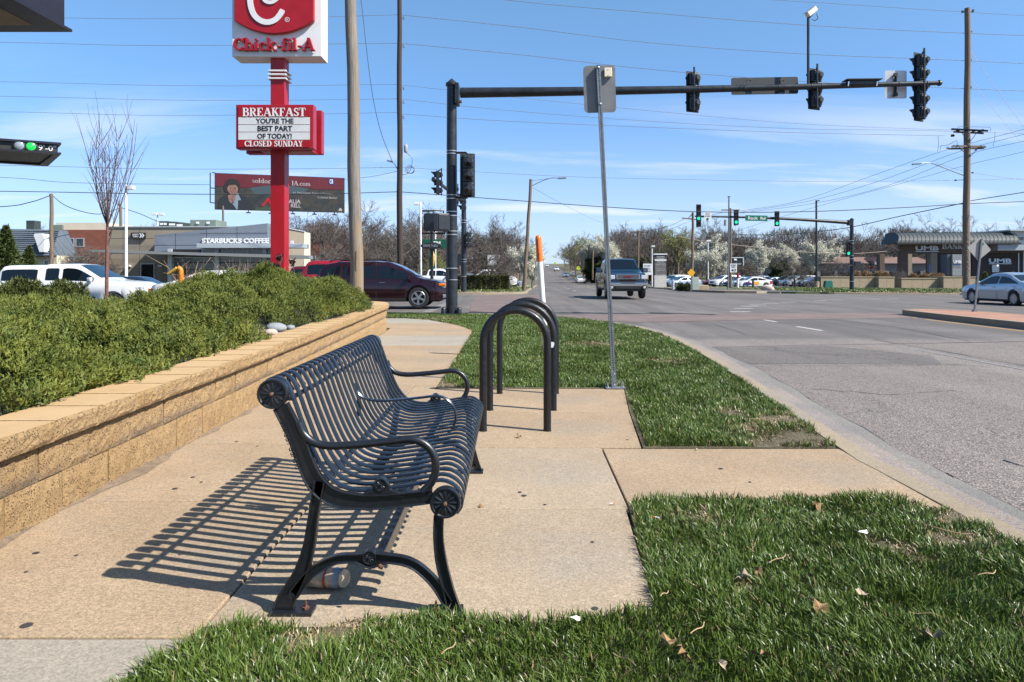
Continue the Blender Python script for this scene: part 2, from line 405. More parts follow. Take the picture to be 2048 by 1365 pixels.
def leafmat(name, c1, c2, sc=3.0, rough=.6, c3=None, tl=.0):
    t = NT(name, rough); v = t.co()
    col = t.mix(t.rng(t.noise(v, sc, 5, .65), .36, .64), c1, c2)
    w = t.voro(v, 55 if sc > 2 else 6, 'Color'); col = t.mix(t.rng(t.sepx(w)[0], .0, 1, 0, .55), col, tuple(min(1, c * 1.9) for c in c1))
    if c3: col = t.mix(t.rng(t.noise(t.co((1, 1, 1), loc=(5, 5, 5)), sc * 4, 4, .7), .60, .70), col, c3)
    t.b.inputs['Specular IOR Level'].default_value = .35
    if tl: t.b.inputs['Subsurface Weight'].default_value = 0
    return t.out(col)
M_JUN = leafmat('juniper_leaf', (.058, .088, .013), (.245, .250, .034), 5, .65, (.22, .15, .04))
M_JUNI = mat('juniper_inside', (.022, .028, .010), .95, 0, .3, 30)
M_EVG = leafmat('evergreen_leaf', (.05, .075, .018), (.09, .11, .028), 3, .65)
M_EVGF = leafmat('evergreen_far', (.035, .055, .012), (.075, .095, .02), .6, .7)
M_BLOS = leafmat('pear_blossom', (.56, .54, .42), (.78, .75, .64), .7, .7)
M_BUD = leafmat('budding_leaf', (.20, .22, .05), (.27, .27, .08), .6, .7)
M_HEDGE = leafmat('hedge_leaf', (.05, .055, .015), (.11, .10, .035), 1.5, .7)
M_DRY = leafmat('dry_grass', (.30, .20, .11), (.40, .28, .16), 2, .8)
# ---------------------------------------------------------------- ground, road, pavements
def drape(name, poly, fn, off, mat_, parent=None, step=4.0, skirt=0.0, ycuts=None, kind='structure', build=True):
    bm = bmesh.new(); vs = [bm.verts.new((x, y, 0)) for x, y in poly]; bm.faces.new(vs)
    xs = [p[0] for p in poly]; ys = [p[1] for p in poly]
    def cuts(lo, hi):
        out = []; c = math.floor(lo / step) * step
        while c < hi:
            if c > lo: out.append(c)
            c += step if abs(c) < 60 else (step * 3 if abs(c) < 200 else step * 8)
        return out
    for c in cuts(min(ys), max(ys)): bmesh.ops.bisect_plane(bm, geom=bm.verts[:] + bm.edges[:] + bm.faces[:], plane_co=(0, c, 0), plane_no=(0, 1, 0))
    for c in cuts(min(xs), max(xs)): bmesh.ops.bisect_plane(bm, geom=bm.verts[:] + bm.edges[:] + bm.faces[:], plane_co=(c, 0, 0), plane_no=(1, 0, 0))
    for f in bm.faces:
        if f.normal.z < 0: f.normal_flip()
    if skirt:
        be = [e for e in bm.edges if e.is_boundary]
        r = bmesh.ops.extrude_edge_only(bm, edges=be); nv = {v for v in r['geom'] if isinstance(v, bmesh.types.BMVert)}
    else: nv = set()
    for v in bm.verts:
        v.co.z = fn(v.co.x, v.co.y) + off - (skirt if v in nv else 0)
    bmesh.ops.triangulate(bm, faces=[f for f in bm.faces if len(f.verts) > 4])
    bm.normal_update()
    me = bpy.data.meshes.new(name); bm.to_mesh(me); bm.free(); me.materials.append(mat_)
    o = link(name, me, parent)
    if kind and parent is None: o['kind'] = kind
    return o
drape('ground', [(-1200, -60), (1200, -60), (1200, 1500), (-1200, 1500)], road_z, -.22, M_EARTH, step=8)
def LX(y): return .7 + .046 * (y - 47)
def RWD(y): return keyf([(140, 14.5), (220, 11), (300, 9), (400, 8)], y)
NEARK = [(2.45, -6), (2.44, 3.9), (2.46, 5.23), (2.83, 8.69), (3.12, 12.1), (3.2, 15.0), (3.0, 17.6), (2.2, 19.9), (1.0, 21.6), (-.9, 22.6), (-4, 23.2), (-14, 23.4), (-60, 24.2)]
road_poly = [(x, y) for x, y in NEARK] + [(-60, 44.6), (-4, 45.2), (-1.0, 46), (LX(49), 48.6), (LX(60), 60)] + [(LX(y), y) for y in (120, 200, 300, 400, 600)] + \
    [(LX(y) + RWD(y), y) for y in (600, 400, 300, 200, 160, 120, 72)] + [(17.0, 62), (18.6, 57), (21.5, 55), (30, 54.5), (60, 57), (90, 60), (90, 30), (60, 28), (24, 25), (19.2, 22), (18.6, 15), (18.4, -6)]
drape('road', road_poly, road_z, 0.0, M_ROAD, step=3)
drape('far_carriageway', [(15.2, -6), (18.41, -6), (18.6, 15), (19.2, 22), (60, 28.0), (60, -6)], road_z, 0.001, M_ROAD, step=5)
# far corner pads of grass and pavement
drape('far_left_verge', [(-60, 44.6), (-4, 45.2), (-1.0, 46), (LX(49), 48.6), (LX(60), 60), (LX(120), 120), (LX(120) - 10, 120), (-14, 56), (-60, 54)], land_z, 0, M_LAWN, step=3, skirt=.25)
drape('far_left_pavement', [(-14, 47.0), (-4, 45.4), (-1.2, 46.2), (.2, 48.6), (.4, 52), (-1.4, 52), (-3, 48.8), (-14, 48.4)], land_z, .008, M_SIDE2, step=3)
drape('far_left_path', [(-1.5, 52), (.1, 52), (3.0, 110), (1.2, 110)], land_z, .008, M_SIDE2, step=6)
drape('far_right_verge', [(17.0, 62.6), (18.9, 57.4), (21.7, 55.4), (30, 54.9), (60, 57.4), (110, 61), (110, 92), (70, 92), (34, 97), (20, 100), (LX(100) + 15, 100), (LX(72) + 14.7, 72)], land_z, 0, M_LAWN, step=3, skirt=.25)
drape('corner_pavement', [(25.2, 54.9), (42, 56.0), (38, 58.4), (36.5, 66), (41, 78), (37.5, 78), (32.6, 66), (30.5, 59.5), (27, 57)], land_z, .008, M_SIDE, step=3)
drape('parking_lot', [(20, 98), (34, 97), (60, 92.2), (110, 92.2), (150, 170), (18 + 6, 170)], road_z, .03, M_LOT, step=6)
drape('drive_entrance', [(20.6, 56.0), (24.2, 55.1), (23.6, 62), (22.6, 75), (25, 99), (20, 100), (19.6, 75)], land_z, .012, M_LOT, step=4)
drape('cross_lot', [(-70, 19.3), (-9.8, 19.3), (-9.6, 17), (-9.6, -6), (-70, -6)], road_z, .02, M_LOT, step=4)
drape('coffee_lot', [(-70, 56), (-14, 57), (-9, 62), (-5, 118), (-90, 118)], road_z, .05, M_LOT, step=6)
# kerbs of the far side
def kerb_path(name, pts, off=.004, w=.16, h=.3, m=M_KERB, fn=land_z, parent=None):
    b = MB(); P = [Vector((x, y, 0)) for x, y in pts]
    n = len(P); L = []; Rr = []
    for i, p in enumerate(P):
        d = (P[min(i + 1, n - 1)] - P[max(i - 1, 0)]).normalized(); nn = Vector((-d.y, d.x, 0)) * w / 2
        for q in (p - nn, p + nn):
            z = fn(q.x, q.y) + off
            b.v += [(q.x, q.y, z), (q.x, q.y, z - h)]
    for i in range(n - 1):
        a = i * 4; c = a + 4
        for q in ((a, a + 2, c + 2, c), (a, c, c + 1, a + 1), (a + 2, a + 3, c + 3, c + 2), (a + 1, c + 1, c + 3, a + 3)): b.f.append(q); b.m.append(0)
    b.f.append((0, 1, 3, 2)); b.f.append((4 * n - 4, 4 * n - 2, 4 * n - 1, 4 * n - 3)); b.m += [0, 0]
    o = b.build(name, m, parent, bev=.012)
    if parent is None: o['kind'] = 'structure'
    return o
def dense(pts, n=6): return [(p.x, p.y) for p in catmull([(x, y, 0) for x, y in pts], n)]
kerb_path('far_left_kerb', dense([(-60, 44.6), (-14, 45.0), (-4, 45.2), (-1.0, 46), (LX(49), 48.6), (LX(60), 60), (LX(80), 80), (LX(120), 120)]))
kerb_path('far_right_kerb', dense([(LX(120) + 14.6, 120), (LX(72) + 14.6, 72), (17.0, 62.4), (18.9, 57.2), (20.6, 55.6)], 6), m=M_KERB)
kerb_path('lawn_kerb', dense([(24.4, 55.0), (30, 54.7), (42, 55.8), (60, 57.2), (110, 61)], 6))
gs = MB()
for px, py, r in ((72, 1107, .016), (152, 1112, .010), (53, 1252, .022), (350, 978, .017), (386, 955, .013), (403, 965, .010), (473, 884, .014), (515, 893, .010), (445, 990, .008), (1040, 985, .012), (1048, 992, .016), (1185, 1085, .010), (1190, 1218, .014), (1090, 1010, .010), (1255, 880, .010), (20, 880, .012), (360, 1110, .009), (52, 1145, .009), (1442, 938, .016), (1500, 965, .010)):
    x, y = PG(px, py, lambda a, b: 0); gs.lathe([(r, .0012), (r * .8, .0022)], (x, y, .001), 'Z', 9)
tag(gs.build('gum_spots', mat('gum_dark', (.045, .04, .04), .8)), 'dark flattened gum spots on the concrete slabs', 'gum', kind='stuff'); gs = None
# ---- near pavement: slabs, one object each
walk_base = drape('sidewalk', [(-2.75, -1), (-1.1, -1), (-1.1, 2.6), (.58, 2.6), (.62, 3.9), (2.44, 3.9), (2.46, 5.27), (.95, 5.27), (1.26, 8.02), (-.84, 8.02), (-.84, 17.6), (-1.6, 19.0), (-3, 20.6), (-14, 21.2), (-14, 18.9), (-5, 18.6), (-2.9, 16.6), (-2.75, 10)], lambda x, y: 0, -.02, M_SOIL, skirt=.2, step=50)
def wallx(y): return keyf([(1, -2.46), (6.7, -2.49), (14.5, -2.74), (16.4, -2.8), (17.4, -3.3)], y)
def slab(poly, m, g=.005, z=0.0, t=.08):
    cx_ = sum(p[0] for p in poly) / len(poly); cy_ = sum(p[1] for p in poly) / len(poly)
    P = []
    for x, y in poly:
        dx, dy = x - cx_, y - cy_; P.append((x - math.copysign(min(g, abs(dx)), dx) - 0, y - math.copysign(min(g, abs(dy)), dy)))
    b = MB(); b.prism([(x - cx_, y - cy_) for x, y in P], -t, 0)
    o = b.build('slab', m, walk_base, bev=.006); o.location = (cx_, cy_, z + random.uniform(-.0015, .0015)); return o
yc = [-.5, 1.0, 2.53, 4.05, 5.42, 6.86, 8.3, 9.8, 11.3, 12.85]
for a, b in zip(yc, yc[1:]):
    m = M_SIDE2 if b < 2.6 else M_SIDE
    if b <= 8.4:
        slab([(wallx(a), a), (-1.11, a), (-1.11, b), (wallx(b), b)], m)
    else:
        slab([(wallx(a), a), (-.85, a), (-.85, b), (wallx(b), b)], m)
slab([(-1.11, 2.60), (.54, 2.60), (.62, 3.92), (-1.11, 3.92)], M_SIDE3)
slab([(-1.11, 3.92), (.635, 3.92), (.655, 5.30), (-1.11, 5.30)], M_SIDE3)
slab([(.635, 3.92), (2.36, 3.92), (2.38, 5.27), (.655, 5.27)], M_SIDE)
slab([(-1.11, 5.30), (.95, 5.30), (1.08, 6.65), (-1.11, 6.65)], M_SIDE)
slab([(-1.11, 6.65), (1.08, 6.65), (1.24, 8.0), (-1.11, 8.0)], M_SIDE)
slab([(-1.11, 8.0), (-.85, 8.0), (-.85, 8.3), (-1.11, 8.3)], M_SIDE)
slab([(wallx(12.85), 12.85), (-.86, 12.85), (-.86, 14.0), (wallx(14), 14.0)], M_SIDE2)
slab([(wallx(14), 14.0), (-.86, 14.0), (-.86, 14.9), (wallx(14.9), 14.9)], M_SIDE2)
slab([(wallx(14.9), 14.9), (-.86, 14.9), (-.92, 16.9), (-2.85, 16.9), (wallx(16.4), 16.4)], M_SIDE)
slab([(-2.85, 16.9), (-.92, 16.9), (-1.4, 18.6), (-4.6, 18.6), (-3.6, 17.9)], M_SIDE)
slab([(-4.6, 18.6), (-1.4, 18.6), (-2.2, 20.6), (-5.2, 20.8)], M_SIDE2)
slab([(-8.5, 18.9), (-4.7, 18.6), (-5.3, 20.8), (-8.5, 20.9)], M_SIDE2)
# near kerb and gutter
kp = dense(NEARK[:11], 5)
kerb_path('near_kerb', kp, off=.002, w=.15, h=.22, fn=lambda x, y: 0.0 if y < 16 else min(0, land_z(x, y) - .03))
def offset_path(pts, d):
    out = []; n = len(pts)
    for i in range(n):
        a = Vector(pts[max(i - 1, 0)]); b = Vector(pts[min(i + 1, n - 1)]); t = (b - a).normalized(); out.append((pts[i][0] + t.y * d, pts[i][1] - t.x * d))
    return out
def ribbon(name, L, Rt, zf, m, kind='structure', parent=None):
    b = MB(); n = len(L)
    for p, q in zip(L, Rt): b.v += [(p[0], p[1], zf(p, 0)), (q[0], q[1], zf(q, 1))]
    for i in range(n - 1): b.f.append((2 * i, 2 * i + 1, 2 * i + 3, 2 * i + 2)); b.m.append(0)
    o = b.build(name, m, parent, fix=False)
    if kind and parent is None: o['kind'] = kind
    return o
g0 = offset_path(kp, .075); g1 = offset_path(kp, .36); g2 = [(x + .03 * math.sin(y * 3.1) + .02 * math.sin(y * 7.7), y) for x, y in offset_path(kp, .52)]
ribbon('gutter', g0, g1, lambda p, k: road_z(*p) + (.016 if k else .004), M_GUT)
M_SEAM = concrete('grey_seam', (.19, .18, .165), (.26, .235, .205), 1.2)
ribbon('gutter_seam', g1, g2, lambda p, k: road_z(*p) + (.004 if k else .016), M_SEAM)
# markings and seams on the road
def M_line(name, col, wear):
    t = NT(name, .8); v = t.co(); f = t.rng(t.noise(v, 22, 6, .75), wear, wear + .12)
    return t.out(t.mix(f, col, (.19, .175, .165)))
M_WL = M_line('worn_white_line', (.62, .60, .56), .52); M_YL = M_line('worn_yellow_line', (.55, .30, .05), .58); M_WL2 = M_line('faint_white_line', (.34, .32, .31), .40)
M_TAR = mat('tar_seam', (.035, .034, .034), .6, 0, .5, 9)
ribbon('gutter_edge_joint', g2, [(x + .008 + .007 * math.sin(y * 13), y) for x, y in g2], lambda p, k: road_z(*p) + .005, M_TAR)
def rline(name, pts, w, m, off=.004):
    P = dense(pts, 5) if len(pts) > 2 else [(lerp(pts[0][0], pts[1][0], k / 12), lerp(pts[0][1], pts[1][1], k / 12)) for k in range(13)]
    return ribbon(name, offset_path(P, -w / 2), offset_path(P, w / 2), lambda p, k: road_z(*p) + off, m)
for a, b in ((1.5, 13.6), (17.3, 18.6), (20.3, 21.6)): rline('lane_line', [(7.4, a), (7.35, (a + b) / 2), (7.3, b)], .12, M_WL if b > 15 else M_WL2)
for px, py in ((1477, 624.2), (1483, 617.5), (1496, 613.2), (1513, 610.4), (1538, 607.5), (1575, 604.8), (1640, 601.8), (1672, 600.6), (1745, 598.8), (1782, 598.4)):
    x, y = PG(px, py, road_z); rline('turn_guide_dash', [(x - .3, y - .05), (x + .45, y + .08)], .22, M_WL)
rline('transverse_joint', [(3.3, 13.4), (6, 13.9), (9, 14.4), (12.6, 15.1)], .05, M_TAR)
rline('patch_seam', [(4.3, 13.3), (5.6, 12.0), (6.6, 11.0), (7.0, 10.6)], .014, M_TAR); rline('patch_seam', [(3.5, 11.0), (4.8, 10.75), (6.7, 10.9)], .012, M_TAR)
drape('near_crosswalk', [(2.6, 20.3), (3.4, 19.9), (12.9, 22.8), (13.1, 25.2), (1.2, 22.9)], road_z, .006, M_BRICK, step=3)
drape('side_crosswalk', [(-1.35, 23.2), (1.25, 22.2), (1.5, 30), (1.8, 44.6), (-2.05, 44.8), (-1.7, 30)], road_z, .007, M_BRICK, step=3)
for yy, w in ((31.2, .14), (34.4, .14), (38.2, .16), (41.8, .16)): rline('side_lane_line', [(-40, yy), (-10, yy), (7.5, yy + .2)], w, M_WL2, .011)
rline('stop_line', [(-2.9, 23.8), (-2.75, 33)], .35, M_WL2)
for k in range(14):
    y0 = 62 + k * 16; rline('centre_line', [(LX(y0) + 7.2, y0), (LX(y0 + 5) + 7.2, y0 + 5)], .28, M_YL)
    rline('centre_line', [(LX(y0) + 4.0, y0), (LX(y0 + 2.4) + 4.0, y0 + 2.4)], .2, M_WL)
M_PATCH = asphalt('dark_patch', (.105, .097, .090), (.155, .142, .132), .3)
drape('road_patch', [(3.45, 11.05), (6.5, 10.95), (7.0, 12.1), (6.0, 13.75), (3.3, 13.35)], road_z, .003, M_PATCH, step=2)
wr = random.Random(12)
def crack(pts, w=.012):
    P = []
    for (ax_, ay_), (bx2_, by2_) in zip(pts, pts[1:]):
        for k in range(9): P.append((lerp(ax_, bx2_, k / 9) + wr.uniform(-.035, .035), lerp(ay_, by2_, k / 9) + wr.uniform(-.05, .05)))
    P.append(pts[-1]); ribbon('road_crack', P, [(x + w * wr.uniform(.4, 1.6), y + w) for x, y in P], lambda p, k: road_z(*p) + .005, M_TAR)
crack([(3.6, 5.3), (3.75, 4.2), (3.7, 3.2)], .018); crack([(7.5, 15.0), (7.6, 12.0), (7.7, 8.0)], .02)
crack([(9.2, 14.4), (9.8, 18.5), (9.4, 22)], .02); crack([(4.2, 18.5), (7.5, 19.6), (12.4, 20.9)], .02); crack([(5.2, 16), (5.4, 20)], .015); crack([(3.5, 8.6), (4.3, 8.2), (5.2, 8.5)], .012)
# island on the right
isl = [(13.15, 24.2), (13.0, 23.4), (12.95, 22), (12.75, 18.5), (12.55, 14), (12.4, 8), (12.4, -6), (15.2, -6), (15.2, 18), (15.3, 22.4), (14.9, 23.8), (14.2, 24.6)]
drape('median_island', isl, lambda x, y: road_z(x, y), .17, M_BRICK2, step=2, skirt=.3)
kerb_path('island_kerb', dense(isl[7:] + isl[:7], 6), off=.178, w=.18, h=.34, fn=road_z)
rline('yellow_edge_line', [(12.6, 22.9), (12.35, 20), (12.2, 17), (12.0, 12), (11.95, 2)], .10, M_YL)
# far kerb-side island with the yellow sign
drape('corner_island', [(LX(64) + 13.4, 64), (16.3, 55.6), (18.5, 54.8), (19.8, 56.2), (19.2, 61), (LX(84) + 15.2, 84)], land_z, .06, M_KERB, step=2, skirt=.3)
drape('corner_mulch', [(LX(66) + 14.2, 67), (17.3, 59.2), (19.0, 58.2), (18.9, 61), (18.2, 72)], land_z, .075, M_MULCH, step=2)

# ---------------------------------------------------------------- retaining wall, block by block
def block_mat(name, top=False, gk=.9):
    t = NT(name, .93); gp_ = t.n.new('ShaderNodeNewGeometry'); v = gp_.outputs['Position']
    col = t.mix(t.rng(t.noise(v, 5, 5, .65), .35, .65), (.50, .305, .125), (.60, .395, .185))
    oi = t.n.new('ShaderNodeObjectInfo'); col = t.mix(t.rng(oi.outputs['Random'], 0, 1, 0, .45), col, (.58, .39, .20))
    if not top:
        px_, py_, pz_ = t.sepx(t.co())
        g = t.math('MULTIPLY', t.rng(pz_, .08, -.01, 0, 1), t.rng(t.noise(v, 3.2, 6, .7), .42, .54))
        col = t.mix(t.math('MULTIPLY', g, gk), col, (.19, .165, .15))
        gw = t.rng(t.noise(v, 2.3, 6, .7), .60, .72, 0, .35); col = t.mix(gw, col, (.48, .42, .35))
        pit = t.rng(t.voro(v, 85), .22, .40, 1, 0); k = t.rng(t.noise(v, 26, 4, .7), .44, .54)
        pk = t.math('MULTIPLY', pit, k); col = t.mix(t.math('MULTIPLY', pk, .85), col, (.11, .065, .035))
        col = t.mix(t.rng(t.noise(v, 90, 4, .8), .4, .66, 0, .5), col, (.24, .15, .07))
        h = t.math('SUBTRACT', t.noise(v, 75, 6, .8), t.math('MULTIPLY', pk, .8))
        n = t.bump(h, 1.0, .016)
    else:
        col = t.mix(t.rng(t.noise(v, 220, 3), .35, .7, 0, .35), col, (.52,.41,.29)); n = t.bump(t.noise(v, 160, 4), .5, .005)
        pass
    return t.out(col, n)
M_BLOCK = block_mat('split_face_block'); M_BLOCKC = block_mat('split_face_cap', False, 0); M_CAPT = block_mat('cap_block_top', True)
wall = thing('retaining_wall', 'low tan split-face block wall with cap stones holding the juniper bed', 'wall')
wp = catmull([(-2.42, -.6, 0), (-2.42, 3.4, 0), (-2.45, 6.7, 0), (-2.56, 10.5, 0), (-2.70, 14.5, 0), (-2.78, 16.0, 0), (-3.15, 17.0, 0), (-4.1, 17.75, 0), (-6, 18.15, 0), (-9.6, 18.5, 0)], 40)
acc = [0.0]
for a, b in zip(wp, wp[1:]): acc.append(acc[-1] + (b - a).length)
def at_s(s):
    for i in range(len(acc) - 1):
        if acc[i + 1] >= s:
            t = (s - acc[i]) / max(1e-6, acc[i + 1] - acc[i]); return wp[i].lerp(wp[i + 1], t)
    return wp[-1]
def block_mesh(w, h, d, name, cap=False, seed=0):
    rnd = random.Random(seed); nx, nz = 11, 5; b = MB(); grid = []
    for j in range(nz + 1):
        for i in range(nx + 1):
            e = (i in (0, nx)) or (j in (0, nz)); x = -w / 2 + w * i / nx; z = h * j / nz
            y = -(rnd.uniform(0, .004) if e else .012 + rnd.uniform(-.005, .006)); b.v.append((x, y, z))
    for j in range(nz):
        for i in range(nx): a = j * (nx + 1) + i; b.f.append((a, a + 1, a + nx + 2, a + nx + 1)); b.m.append(0)
    o = len(b.v); b.v += [(-w / 2, d, 0), (w / 2, d, 0), (-w / 2, d, h), (w / 2, d, h)]
    tl = nz * (nx + 1)
    b.f.append(tuple(tl + i for i in range(nx + 1)) + (o + 3, o + 2)); b.m.append(1 if cap else 0)
    b.f.append(tuple(range(nx, -1, -1)) + (o, o + 1)); b.m.append(0)
    b.f.append((o, o + 2) + tuple(j * (nx + 1) for j in range(nz, -1, -1))); b.m.append(0)
    b.f.append(tuple(j * (nx + 1) + nx for j in range(nz + 1)) + (o + 3, o + 1)); b.m.append(0)
    return b.mesh(name, [M_BLOCKC if cap else M_BLOCK, M_CAPT])
TOT = acc[-1]
def walltop(s): return keyf([(0, .50), (4, .51), (8, .545), (16, .62), (40, .66)], s, False)
for row, (z0, h, proud, cap) in enumerate(((-.40, .23, 0, 0), (-.17 - .232, 0, 0, 0), (0, 0, 0, 0))): pass
rows = [(-.51 - .0, .21, 0.0, False, .45), (-.11 - .192, .19, .0, False, .45), (-.11, .11, .05, True, .405)]
rows[0] = (-.302 - .34, .338, 0.0, False, .45)
for ri, (zr, h, proud, cap, w) in enumerate(rows):
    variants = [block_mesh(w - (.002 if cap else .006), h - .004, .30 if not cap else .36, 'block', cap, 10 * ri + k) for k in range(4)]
    s = [.0, -.2, -.1][ri] + w / 2
    while s < TOT - w / 2:
        if s > 0:
            p = at_s(s); q0 = at_s(max(0, s - w / 2)); q1 = at_s(min(TOT, s + w / 2)); d = (q1 - q0).normalized(); pm = (q0 + q1) / 2
            out_ = Vector((d.y, -d.x, 0)); pos = pm + out_ * (proud + random.uniform(-.003, .003)); pos.z = walltop(s) + zr
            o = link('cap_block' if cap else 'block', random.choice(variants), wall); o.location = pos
            o.rotation_euler = (0, 0, math.atan2(d.y, d.x) + (0 if True else 0))
        s += w
wd = MB(); rw_ = random.Random(3); o_ = 0
for i in range(90):
    s_ = i * .18; p = at_s(s_); q = at_s(s_ + .05); d = (q - p).normalized(); out_ = Vector((d.y, -d.x, 0)); w_ = .012 + .05 * rw_.random() * (1 + math.sin(i * .7))
    wd.v += [tuple(p - out_ * .02 + Vector((0, 0, .028))), tuple(p + out_ * w_ + Vector((0, 0, .0025)))]
for i in range(89): wd.f.append((2 * i, 2 * i + 1, 2 * i + 3, 2 * i + 2)); wd.m.append(0)
tag(wd.build('wall_base_dirt', dirt_mat('mortar_dirt', (.24, .17, .11), (.36, .26, .17), (.13, .10, .08), 9), None, fix=False), 'crumbled mortar and dirt along the foot of the block wall', 'dirt', kind='stuff')
# bed soil behind the wall
def bed_z(x, y): return keyf([(-20, .30), (-7, .50), (-4.5, .52), (-2.6, .44)], x) + .08 * max(0, min(1, (y - 4) / 12))
drape('planting_bed', [(-2.65, -.6), (-2.66, 4), (-2.7, 8), (-2.9, 14.5), (-3.2, 16.4), (-4.6, 17.5), (-9.6, 18.1), (-9.6, -.6)], bed_z, 0, M_MULCH, step=.8, skirt=.6)

# ---------------------------------------------------------------- scattered vegetation (numpy)
rng = np.random.default_rng(11)
def vnoise(x, y, s, seed=0):
    x = x * s + seed * 17.13; y = y * s + seed * 7.71
    xi = np.floor(x).astype(np.int64); yi = np.floor(y).astype(np.int64); fx = x - xi; fy = y - yi
    fx = fx * fx * (3 - 2 * fx); fy = fy * fy * (3 - 2 * fy)
    def hsh(a, b):
        h = (a * 374761393 + b * 668265263 + seed * 974711) & 0x7fffffff; h = (h ^ (h >> 13)) * 1274126177 & 0x7fffffff
        return ((h ^ (h >> 16)) & 0xffff) / 65535.0
    return (hsh(xi, yi) * (1 - fx) + hsh(xi + 1, yi) * fx) * (1 - fy) + (hsh(xi, yi + 1) * (1 - fx) + hsh(xi + 1, yi + 1) * fx) * fy
def inpoly(x, y, poly):
    r = np.zeros(len(x), bool); n = len(poly); j = n - 1
    for i in range(n):
        xi, yi = poly[i]; xj, yj = poly[j]
        c = ((yi > y) != (yj > y)) & (x < (xj - xi) * (y - yi) / (yj - yi + 1e-12) + xi); r ^= c; j = i
    return r
def np_mesh(name, V, faces_n, idx, m, tint=None):
    me = bpy.data.meshes.new(name); nv = len(V); nf = len(faces_n)
    me.vertices.add(nv); me.vertices.foreach_set('co', V.astype(np.float32).ravel())
    me.loops.add(len(idx)); me.loops.foreach_set('vertex_index', idx.astype(np.int32))
    me.polygons.add(nf); st = np.zeros(nf, np.int32); st[1:] = np.cumsum(faces_n)[:-1]
    me.polygons.foreach_set('loop_start', st); me.polygons.foreach_set('loop_total', faces_n.astype(np.int32))
    me.materials.append(m)
    if tint is not None:
        a = me.attributes.new('tint', 'FLOAT', 'POINT'); a.data.foreach_set('value', tint.astype(np.float32))
    me.update(calc_edges=True); return me
def tint_mat(name, g1, g2, dry, rough=.42, spec=.5):
    t = NT(name, rough); a = t.n.new('ShaderNodeAttribute'); a.attribute_name = 'tint'
    col = t.mix(t.rng(a.outputs['Fac'], 0, .6), g1, g2); col = t.mix(t.rng(a.outputs['Fac'], .74, .8), col, dry)
    t.b.inputs['Specular IOR Level'].default_value = spec
    return t.out(col)
M_GRASS = tint_mat('grass_blade', (.042, .096, .012), (.150, .215, .036), (.38, .28, .15), .40, .42)
def grass(name, poly, dens, h, wdt, label, dead=(), zf=None, dens_pow=1.0, y_ref=2.5, seed=1, lod=None):
    xs = [p[0] for p in poly]; ys = [p[1] for p in poly]; A = (max(xs) - min(xs)) * (max(ys) - min(ys))
    n = int(A * dens); x = rng.uniform(min(xs), max(xs), n); y = rng.uniform(min(ys), max(ys), n)
    keep = inpoly(x, y, poly)
    fall = np.minimum(1, (y_ref / np.maximum(y, .1)) ** dens_pow); keep &= rng.random(n) < fall
    x, y = x[keep], y[keep]; fall = fall[keep]
    dm = np.zeros(len(x))
    for (dx, dy, dr) in dead: dm = np.maximum(dm, np.clip(1.25 - np.hypot(x - dx, (y - dy)) / dr + 1.3 * (vnoise(x, y, 9, 5) - .5) + .8 * (vnoise(x, y, 26, 6) - .5), 0, 1))
    cl = vnoise(x, y, 5.5, seed) * .6 + vnoise(x, y, 14, seed + 2) * .4
    keep = rng.random(len(x)) > dm * .35
    x, y, dm, cl, fall = [q[keep] for q in (x, y, dm, cl, fall)]; n = len(x)
    hh = h * (.45 + .95 * cl) * rng.uniform(.55, 1.25, n) * (1 - .72 * dm)
    ww = wdt * rng.uniform(.7, 1.3, n) / np.sqrt(fall) ** .9
    ang = rng.uniform(0, 2 * np.pi, n); lean = rng.uniform(.15, 1.25, n) + dm * .6
    bias = vnoise(x, y, 3.0, seed + 8) * 6.28
    lx = (np.cos(ang) * .6 + np.cos(bias) * .28) * lean; ly = (np.sin(ang) * .6 + np.sin(bias) * .28) * lean
    fa = rng.uniform(0, np.pi, n); wx, wy = np.cos(fa) * ww / 2, np.sin(fa) * ww / 2
    z0 = np.array([zf(a, b) for a, b in zip(x, y)]) if zf else np.zeros(n) - .005
    V = np.zeros((n, 7, 3)); 
    for k, (t, wf) in enumerate(((0, .8), (.5, 1.0), (.82, .62), (1.0, 0))):
        px = x + lx * hh * t ** 1.7; py = y + ly * hh * t ** 1.7; pz = z0 + hh * (t - .22 * lean * t * t)
        if k < 3:
            V[:, 2 * k] = np.stack([px - wx * wf, py - wy * wf, pz], 1); V[:, 2 * k + 1] = np.stack([px + wx * wf, py + wy * wf, pz], 1)
        else: V[:, 6] = np.stack([px, py, pz], 1)
    base = (np.arange(n) * 7)[:, None]
    idx = np.concatenate([base + np.array([[0, 1, 3, 2]]), base + np.array([[2, 3, 5, 4]]), base + np.array([[4, 5, 6]])], 1).ravel()
    fn_ = np.tile([4, 4, 3], n)
    tint = np.clip(rng.uniform(0, .62, n) * .7 + cl * .25, 0, .7); dry = rng.random(n) < (.035 + .93 * dm); tint[dry] = .9
    me = np_mesh(name, V.reshape(-1, 3), fn_, idx, M_GRASS, np.repeat(tint, 7))
    o = link(name, me); return tag(o, label, 'grass', kind='stuff')
GA = [(-1.25, .9), (2.37, .9), (2.37, 3.92), (1.95, 4.12), (1.45, 4.02), (1.05, 4.05), (.66, 4.02), (.585, 3.3), (.54, 2.74), (.1, 2.62), (-.3, 2.68), (-.55, 2.66), (-.75, 2.58), (-.98, 2.62), (-1.09, 2.5), (-1.22, 2.2)]
GB = [(.98, 5.31), (2.36, 5.29), (2.52, 6.4), (2.72, 8.69), (3.0, 12.1), (3.08, 15.0), (2.86, 17.5), (2.1, 19.7), (.9, 21.4), (-1.0, 22.4), (-4, 23.0), (-12, 23.2), (-12, 21.3), (-3.1, 20.7), (-2.3, 20.0), (-1.3, 17.8), (-.84, 16), (-.80, 8.06), (1.26, 8.06)]
